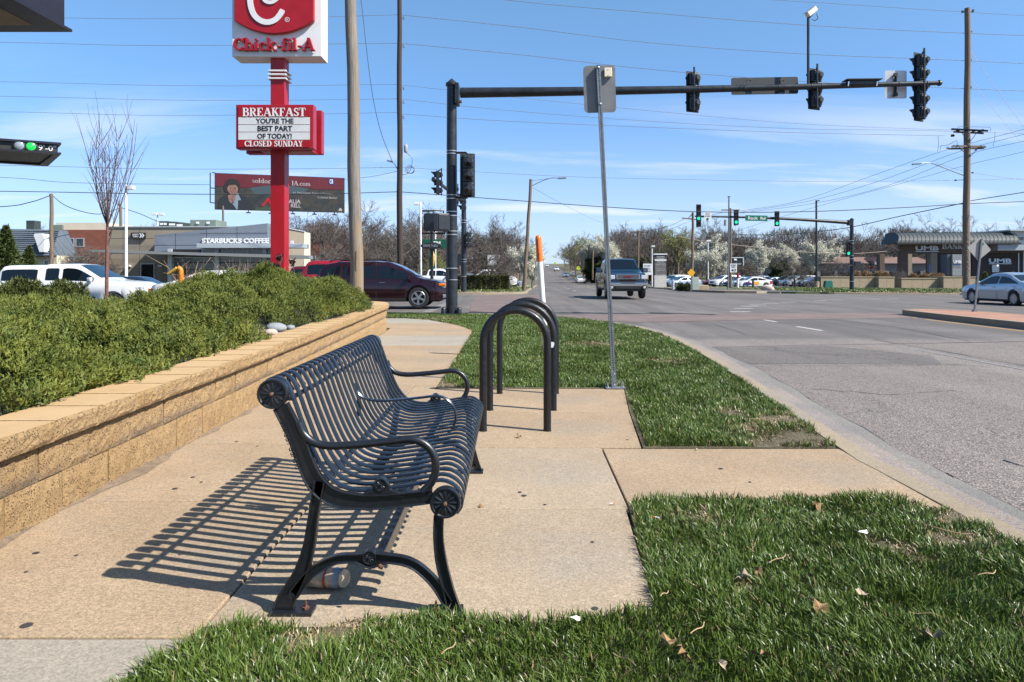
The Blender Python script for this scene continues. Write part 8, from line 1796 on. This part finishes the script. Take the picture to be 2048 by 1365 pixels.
# left treeline between the coffee shop and the ahead road
for i in range(44):
    px = 585 + i * 10.6 + rt_.uniform(-8, 8); Y = rt_.uniform(98, 150); x = XP(px, Y); s = rt_.uniform(.95, 1.3) * Y / 112 * (1.0 if px < 900 else .92)
    place_tree(BARE[rt_.randrange(4)], zone('bare left belt tree', px, ZL), x, Y, s, rt_.uniform(0, 6), group='bare trees left of the ahead road')
for i, (px, Y, s, lb) in enumerate(((985, 62, .83, 'dark spreading bare tree behind the clipped hedge'), (1000, 66, .62, 'smaller bare tree leaning out right of the hedge tree'), (700 - 45, 74, .95, 'bare tree over the red crew cab, left of the leaning pole'), (752, 78, .95, 'bare tree between the leaning and dark poles'))):
    place_tree(WIDE, lb, XP(px, Y), Y, s, 1.3 * i + .4)
for px, Y, s, lb in ((160, 52, .72, 'wide bare tree in front of the brick office'), (196, 56, .66, 'bare tree between the brick office and the coffee shop')): place_tree(WIDE, lb, XP(px, Y), Y, s, px)
for i in range(9):
    px = rt_.choice([120, 160, 200, 235, 270, 300, 345, 370, 425]) + rt_.uniform(-14, 14); Y = rt_.uniform(120, 150); place_tree(BARE[rt_.randrange(4)], zone('bare tree top', px, ((210, 'over the brick office roof'), (290, 'over the roof beside the white lamp pole'), (370, 'behind the dark rooftop units'), (600, 'behind the green roof unit'))), XP(px, Y), Y, Y / 112 * .98, i, group='bare trees behind the left buildings')
# right belt beyond the parking lot
for i in range(62):
    px = 1205 + i * 11.3 + rt_.uniform(-9, 9); Y = rt_.uniform(165, 215); x = XP(px, Y); hh = keyf([(1150, .86), (1220, 1.0), (1260, .92), (1350, 1.0), (1450, 1.06), (1560, .92), (1700, .95), (1900, .92)], px) * Y / 185 * rt_.uniform(1.2, 1.55)
    place_tree(BARE[rt_.randrange(4)], zone('bare tree of the far tall belt', px, ZR), x, Y, hh, rt_.uniform(0, 6), group='bare trees beyond the parking lot', z=road_z(x, min(Y, 200)))
for i in range(12):
    px = 1790 + i * 22 + rt_.uniform(-8, 8); Y = rt_.uniform(150, 170); place_tree(BARE[rt_.randrange(4)], zone('bare tree top', px, ((1850, 'rising behind the left end of the bank roof'), (1925, 'rising between the roof end and the right utility pole'), (2000, 'rising behind the diamond sign'), (2400, 'rising over the flat bank roof at the right edge'))), XP(px, Y), Y, Y / 112 * 1.0 * rt_.uniform(.9, 1.05), i, group='bare trees behind the bank', z=-1)
# trees lining the ahead road
for i in range(36):
    Y = 145 + i * 8.2 + rt_.uniform(-6, 6); x = LX(Y) + RWD(Y) + rt_.uniform(4, 12); place_tree(BARE[rt_.randrange(4)], zone('bare tree right of the ahead road', Y, ((190, 'behind the dark evergreens'), (240, 'near the nearer fluorescent sign'), (300, 'below the farther fluorescent sign'), (360, 'beside the farther fluorescent sign'), (999, 'at the top of the hill'))), x, Y, rt_.uniform(1.1, 1.45), rt_.uniform(0, 6), group='bare trees right of the ahead road')
for i in range(12):
    Y = 130 + i * 24; x = LX(Y) - rt_.uniform(5, 10); place_tree(BARE[rt_.randrange(4)], zone('bare tree left of the ahead road', Y, ((190, 'behind the blossoming pears'), (260, 'right above the sidewalk path'), (340, 'beside the budding trees'), (999, 'near the hill top'))), x, Y, rt_.uniform(.75, 1.0), rt_.uniform(0, 6), group='bare trees left of the hill road')
for Y, dx, sd in ((360, -9, 1), (330, -8, 2), (300, -8, 3)): place_tree(BUD, 'yellow-green budding tree on the left of the hill road', LX(Y) + dx, Y, 1.0, sd, name='budding_tree', group='budding trees on the hill')
place_tree(BUD, 'tall budding tree with a pale green top left of the perforated post', XP(1168, 175), 175, 1.45, .5, name='budding_tree')
for px, Y, s in ((1345, 150, 1.5), (870, 92, .55)): place_tree(BUD, 'budding greenish tree behind the tenant sign' if px > 1000 else 'low yellow-green budding tree behind the bank machine sign', XP(px, Y), Y, s, px, name='budding_tree')
# blossoming pears
for i, (px, Y, s, lb) in enumerate(((1045, 68, .80, 'white blossoming pear beside the leaning lamp pole'), (1064, 74, .78, 'white blossoming pear between the lamp pole and the orange marker'), (1195, 150, 1.75, 'large white blossoming pear behind the perforated post'), (1225, 148, 1.7, 'white blossoming pear above the blue pickup'), (1392, 116, 1.10, 'white blossoming pear behind the yellow diamond sign'), (1413, 122, 1.45, 'tallest white blossoming pear beside the white lamp pole'), (1437, 114, 1.12, 'rounded white blossoming pear left of the camera mast'),
                                    (1518, 142, 1.5, 'white blossoming pear left of the small dark evergreen'), (1553, 146, 1.4, 'white blossoming pear behind the small dark evergreen'), (1582, 146, 1.4, 'white blossoming pear right of the small dark evergreen'), (1622, 150, 1.7, 'white blossoming pear beside the very tall pole'), (1642, 152, 1.6, 'white blossoming pear right of the very tall pole'), (1892, 150, 1.35, 'white blossoming pear seen through the bank drive-through'), (1935, 152, 1.3, 'white blossoming pear behind the bank monument sign'), (1780, 175, 1.3, 'white blossoming pear above the shop roof'))):
    place_tree(BLOS[i % 2], lb, XP(px, Y), Y, s * .80, i * 1.1, name='pear_tree', group='white blossoming pears', sz=s * .72)
# small dark bare ornamentals by the lot
for px, Y, s, lb in ((1590, 98, .78, 'small bare ornamental tree over the parked crossovers'), (1497, 120, .9, 'small bare tree between the blossoming pears'), (1668, 105, .85, 'bare tree hiding the left end of the shop roof'), (1795, 108, .55, 'thin bare shrub tree left of the bank column'), (1840, 116, .5, 'thin bare tree under the bank drive-through'), (1725, 125, .8, 'bare tree before the shop roof')): place_tree(WIDE, lb, XP(px, Y), Y, s, px)
EV = evergreen(1, 4.2, 1.6, 5200, M_EVGF, .22); EVD = evergreen(2, 3.4, 2.0, 5200, M_EVGF, .22, False)
place_tree(EVD, 'small dark evergreen among the blossoming pears', XP(1562, 128), 128, 1.05, 1, name='evergreen_tree')
for i, (px, Y, s) in enumerate(((1197, 150, 1.6), (1213, 146, 1.3), (1275, 150, 1.5), (1290, 142, 1.4))): place_tree(EVD, ('dark evergreen left of the blue pickup', 'dark evergreen behind the pickup cab roof', 'dark evergreen right of the pickup cab', 'dark evergreen left of the tenant sign')[i], XP(px, Y), Y, s, i, name='evergreen_tree', group='dark evergreens behind the pickup')
LJ = evergreen(5, 3.6, 1.0, 4200, M_EVG, .13)
for px, Y, s, lb in ((12, 50, 1.3, 'ragged evergreen tree at the far left edge before the shingle roof'), (58, 51, .95, 'smaller ragged evergreen tree before the white dormer'), (-25, 49, 1.2, 'ragged evergreen just beyond the left edge')): place_tree(LJ, lb, XP(px, Y), Y, s, px, name='evergreen_tree', z=-.4)
CN = evergreen(7, 1.6, .55, 1500, mat('cone_shrub', (.14, .15, .02), .7, 0, .3, 3), .12)
for i, px in enumerate((1970, 2000, 2027, 2056)): place_tree(CN, ('left conical golden shrub in front of the bank wall', 'second conical golden shrub under the bank letters', 'third conical golden shrub in front of the bank', 'rightmost conical golden shrub at the bank door')[i], XP(px, 106), 106, 1.35, i, 'shrub', 'conical golden shrubs at the bank', 'conical_shrub', z=-.9)
# clumps of small shrubs
def shrub_clump(name, label, x, y, z, w, d, h, n, m, size, cat='shrub', group=None, box=False, stem=False):
    t = thing(name, label, cat, (x, y, z), 0, group)
    if box:
        c = rng.uniform(-1, 1, (n, 3)); f = rng.integers(0, 3, n); sg_ = np.sign(rng.uniform(-1, 1, n)); sg_[f == 2] = 1; c[np.arange(n), f] = sg_ * rng.uniform(.88, 1.03, n)
        N = c.copy(); c = c * np.array([w / 2, d / 2, h / 2]) + np.array([0, 0, h / 2])
    else:
        v = rng.normal(0, 1, (n, 3)); v /= np.linalg.norm(v, axis=1, keepdims=True); v[:, 2] = np.abs(v[:, 2]); N = v + np.array([0, 0, .3]); lump = .8 + .35 * vnoise(v[:, 0] * 3 + 5, v[:, 1] * 3 + v[:, 2] * 2 + 5, 1.2, 3); c = v * lump[:, None] * rng.uniform(.75, 1.05, (n, 1)) * np.array([w / 2, d / 2, h])
    V, fn_, idx = sprays(c, N, np.full(n, size) * rng.uniform(.6, 1.3, n), 4, .22, .45); link('foliage', np_mesh('foliage', V, fn_, idx, m), t)
    b = MB()
    if box: b.bx(-w / 2 * .93, w / 2 * .93, -d / 2 * .93, d / 2 * .93, -.1, h * .93); b.build('inner_branches', M_JUNI, t)
    else: b.lathe([(w * .30, -.1), (w * .38, h * .25), (w * .30, h * .62), (w * .1, h * .8)], (0, 0, 0), 'Z', 12); o = b.build('inner_branches', M_JUNI, t); o.scale = (1, d / w, 1)
    return t
M_YEW = leafmat('yew_leaf', (.05, .065, .012), (.09, .10, .02), 3, .65)
shrub_clump('mugo_shrub', 'rounded dark evergreen shrub before the white pickup bed', XP(42, 17), 17, .30, 1.25, 1.2, .78, 3600, M_YEW, .075, group='rounded dark shrubs behind the junipers')
shrub_clump('mugo_shrub', 'rounded dark evergreen shrub before the white pickup door', XP(128, 17), 17, .28, 1.1, 1.1, .75, 3600, M_YEW, .075, group='rounded dark shrubs behind the junipers')
for px, Y, w, lb in ((935, 52.5, 2.0, 'clipped brown-green hedge left part beside the second mast'), (965, 52.8, 2.6, 'clipped brown-green hedge behind the bike racks'), (996, 53.2, 1.5, 'short right end of the clipped hedge')):
    x = XP(px, Y); shrub_clump('hedge', lb, x, Y, land_z(x, Y), w * .98, 1.4, 1.05, 2600, M_HEDGE, .11, 'hedge', 'clipped hedges on the far left corner', box=True)
for px, Y, lb in ((1361, 60, 'small green shrub left of the diamond sign post'), (1374, 59.5, 'small green shrub at the foot of the diamond sign post')): x = XP(px, Y); shrub_clump('shrub', lb, x, Y, land_z(x, Y) + .07, .7, .7, .5, 500, M_YEW, .1, group='small shrubs on the corner island')
for i, px in enumerate((1713, 1733, 1757, 1768)): x = XP(px, 101); shrub_clump('dry_shrub', ('dry ornamental grass clump left of the far mast', 'dry grass clump right of the far mast', 'dry grass clump over the sunny wall end', 'last dry grass clump by the bank column')[i], x, 101, ZP(556, 101) - .2, 1.35, 1.2, 1.0, 700, M_DRY, .2, group='dry ornamental grass behind the tan walls')
for i, px in enumerate((1827, 1848, 1868, 1880)): x = XP(px, 103); shrub_clump('dry_shrub', ('dry grass clump by the blue drive-up column', 'dry grass clump before the inner bank column', 'dry grass clump right of the inner bank column', 'dry grass clump beside the monument sign')[i], x, 103, ZP(558, 103) - .1, 1.3, 1.1, .75, 600, M_DRY, .2, group='dry ornamental grass under the drive-through')
# young upright tree and twiggy shrubs near the bed
def whip(seed, h, n, sp, m, r0):
    r = random.Random(seed); b = MB(); tr = MB(); tr.tube([(0, 0, -.2), (.01, 0, h * .2), (.03, 0, h * .40)], [r0, r0 * .9, r0 * .7], 8)
    for k in range(n):
        t = lerp(.36, .62, k / n) * (1 if k % 3 else .85); a = k * 2.4 + r.uniform(-.4, .4); z0 = h * t * .95; p = Vector((.03, 0, z0 if z0 < h * .4 else h * .39)); d = Vector((math.cos(a) * sp, math.sin(a) * sp, 1)).normalized(); L = h * r.uniform(.32, .58); P = [p]; q = p.copy()
        for i in range(7):
            d = (d + Vector((r.gauss(0, .06), r.gauss(0, .06), .14))).normalized(); q = q + d * L / 7; P.append(q.copy())
        b.tube(P, [lerp(r0 * .32, .004, i / 7) for i in range(8)], 4, caps=False)
        for j in range(9):
            i = r.randrange(1, 7); q = P[i].copy(); a2 = r.uniform(0, 6.28); d2 = Vector((math.cos(a2) * .55, math.sin(a2) * .55, .9)).normalized(); P2 = [q.copy()]
            for u in range(4): d2 = (d2 + Vector((r.gauss(0, .1), r.gauss(0, .1), .08))).normalized(); q = q + d2 * L * .085 * r.uniform(.6, 1.3); P2.append(q.copy())
            b.tube(P2, [.007, .006, .005, .004, .003], 3, caps=False)
    return tr.mesh('trunk', M_BARKR, smooth=True), b.mesh('crown', mat('young_twig', (.12, .07, .06), .8), fix=False)
yt, yc_ = whip(3, 6.1, 15, .40, None, .055); Yy = 17.2
t = thing('young_tree', 'slender leafless young tree with a reddish trunk rising behind the junipers at left', 'tree', (XP(213, Yy), Yy, .35)); link('trunk', yt, t); link('crown', yc_, t); t.scale = (.8, .8, .86)
def twiggy(label, x, y, z, h, n, seed, m=M_TWIG, leafy=False):
    r = random.Random(seed); b = MB()
    for k in range(n):
        a = r.uniform(0, 6.28); d = Vector((math.cos(a) * r.uniform(.1, .9), math.sin(a) * r.uniform(.1, .9), 1)).normalized(); q = Vector((r.gauss(0, .05), r.gauss(0, .05), 0)); P = [q.copy()]; L = h * r.uniform(.6, 1.1)
        for i in range(5): d = (d + Vector((r.gauss(0, .1), r.gauss(0, .1), .02))).normalized(); q = q + d * L / 5; P.append(q.copy())
        b.tube(P, [.009, .008, .006, .005, .004, .003], 3, caps=False)
        for j in range(3): p0 = P[r.randrange(1, 5)]; b.tube([p0, p0 + Vector((r.gauss(0, .12), r.gauss(0, .12), r.uniform(.05, .2)))], [.005, .003], 3, caps=False)
    t = thing('twiggy_shrub', label, 'shrub', (x, y, z), 0, 'leafless twiggy shrubs behind the junipers'); b.build('twigs', m, t, fix=False); return t
twiggy('leafless tan shrub in front of the coffee shop piers', XP(478, 15), 15, .75, .85, 40, 5, mat('tan_twig', (.32, .22, .13), .8)); twiggy('dense reddish leafless shrub in front of the white sedan', XP(383, 12.5), 12.5, .85, .42, 70, 8, M_BARKR); twiggy('sparse tall leafless shrub right of the yellow sleeve', XP(366, 12), 12, .9, .75, 10, 9, mat('tan_twig', (.32, .22, .13), .8))
def rosette_plant(label, px, py, Y, n, seed):
    r = random.Random(seed); t = thing('rose_cane', label, 'plant', group='thorny rose canes before the red pylon'); z1 = ZP(py, Y); b = MB(); P = catmull([(XP(px + 6 - i * 2 + r.uniform(-2, 2), Y), Y, lerp(1.0, z1, i / 4)) for i in range(5)], 3); b.tube(P, .009, 5); b.build('stem', M_BARK, t)
    V = []; c = np.array([tuple(P[-1])]) + rng.normal(0, .035, (n, 3)); Vv, fn_, idx = sprays(c, rng.normal(0, 1, (n, 3)), np.full(n, .06), 2, .4, .8); link('leaves', np_mesh('leaves', Vv, fn_, idx, mat('dark_red_leaf', (.05, .02, .015), .7)), t)
rosette_plant('tallest rose cane with dark leaves in front of the red pylon', 561, 516, 16.5, 60, 1); rosette_plant('shorter rose cane left of the tallest one', 553, 532, 16.3, 50, 2); rosette_plant('thin rose cane at the left edge of the red pylon', 544, 530, 16.4, 14, 3); rosette_plant('green rose cane right of the red pylon', 588, 524, 16.2, 30, 4)
# far wood that closes the horizon as one mass behind the individual trees
def far_wood(name, label, x0, x1, Y, h, n, m=M_TWIG, curve=0.0):
    x = rng.uniform(x0, x1, n); hh = h * (.55 + .6 * vnoise(x, np.full(n, Y), .12, 7)); z = rng.random(n) ** .8 * hh; y = Y + rng.uniform(-9, 9, n)
    g = np.array([road_z(a, min(b_, 1400)) for a, b_ in zip(x, y)]); c = np.stack([x, y, z + g], 1); V, fn_, idx = sprays(c, np.tile(np.array([[0, 0, 1.0]]), (n, 1)), rng.uniform(.8, 2.0, n), 3, .045, .35)
    return tag(link(name, np_mesh(name, V, fn_, idx, m)), label, 'woodland', kind='stuff')
far_wood('distant_woodland', 'distant leafless woodland closing the horizon on the left', -190, -1, 165, 9, 26000); far_wood('distant_woodland', 'distant leafless woodland closing the horizon on the right', 30, 330, 225, 14, 42000)
far_wood('distant_woodland', 'distant woodland on the hill right of the ahead road', 32, 110, 340, 10, 14000); far_wood('distant_woodland', 'distant woodland on the hill left of the ahead road', -60, 9, 300, 6, 12000)
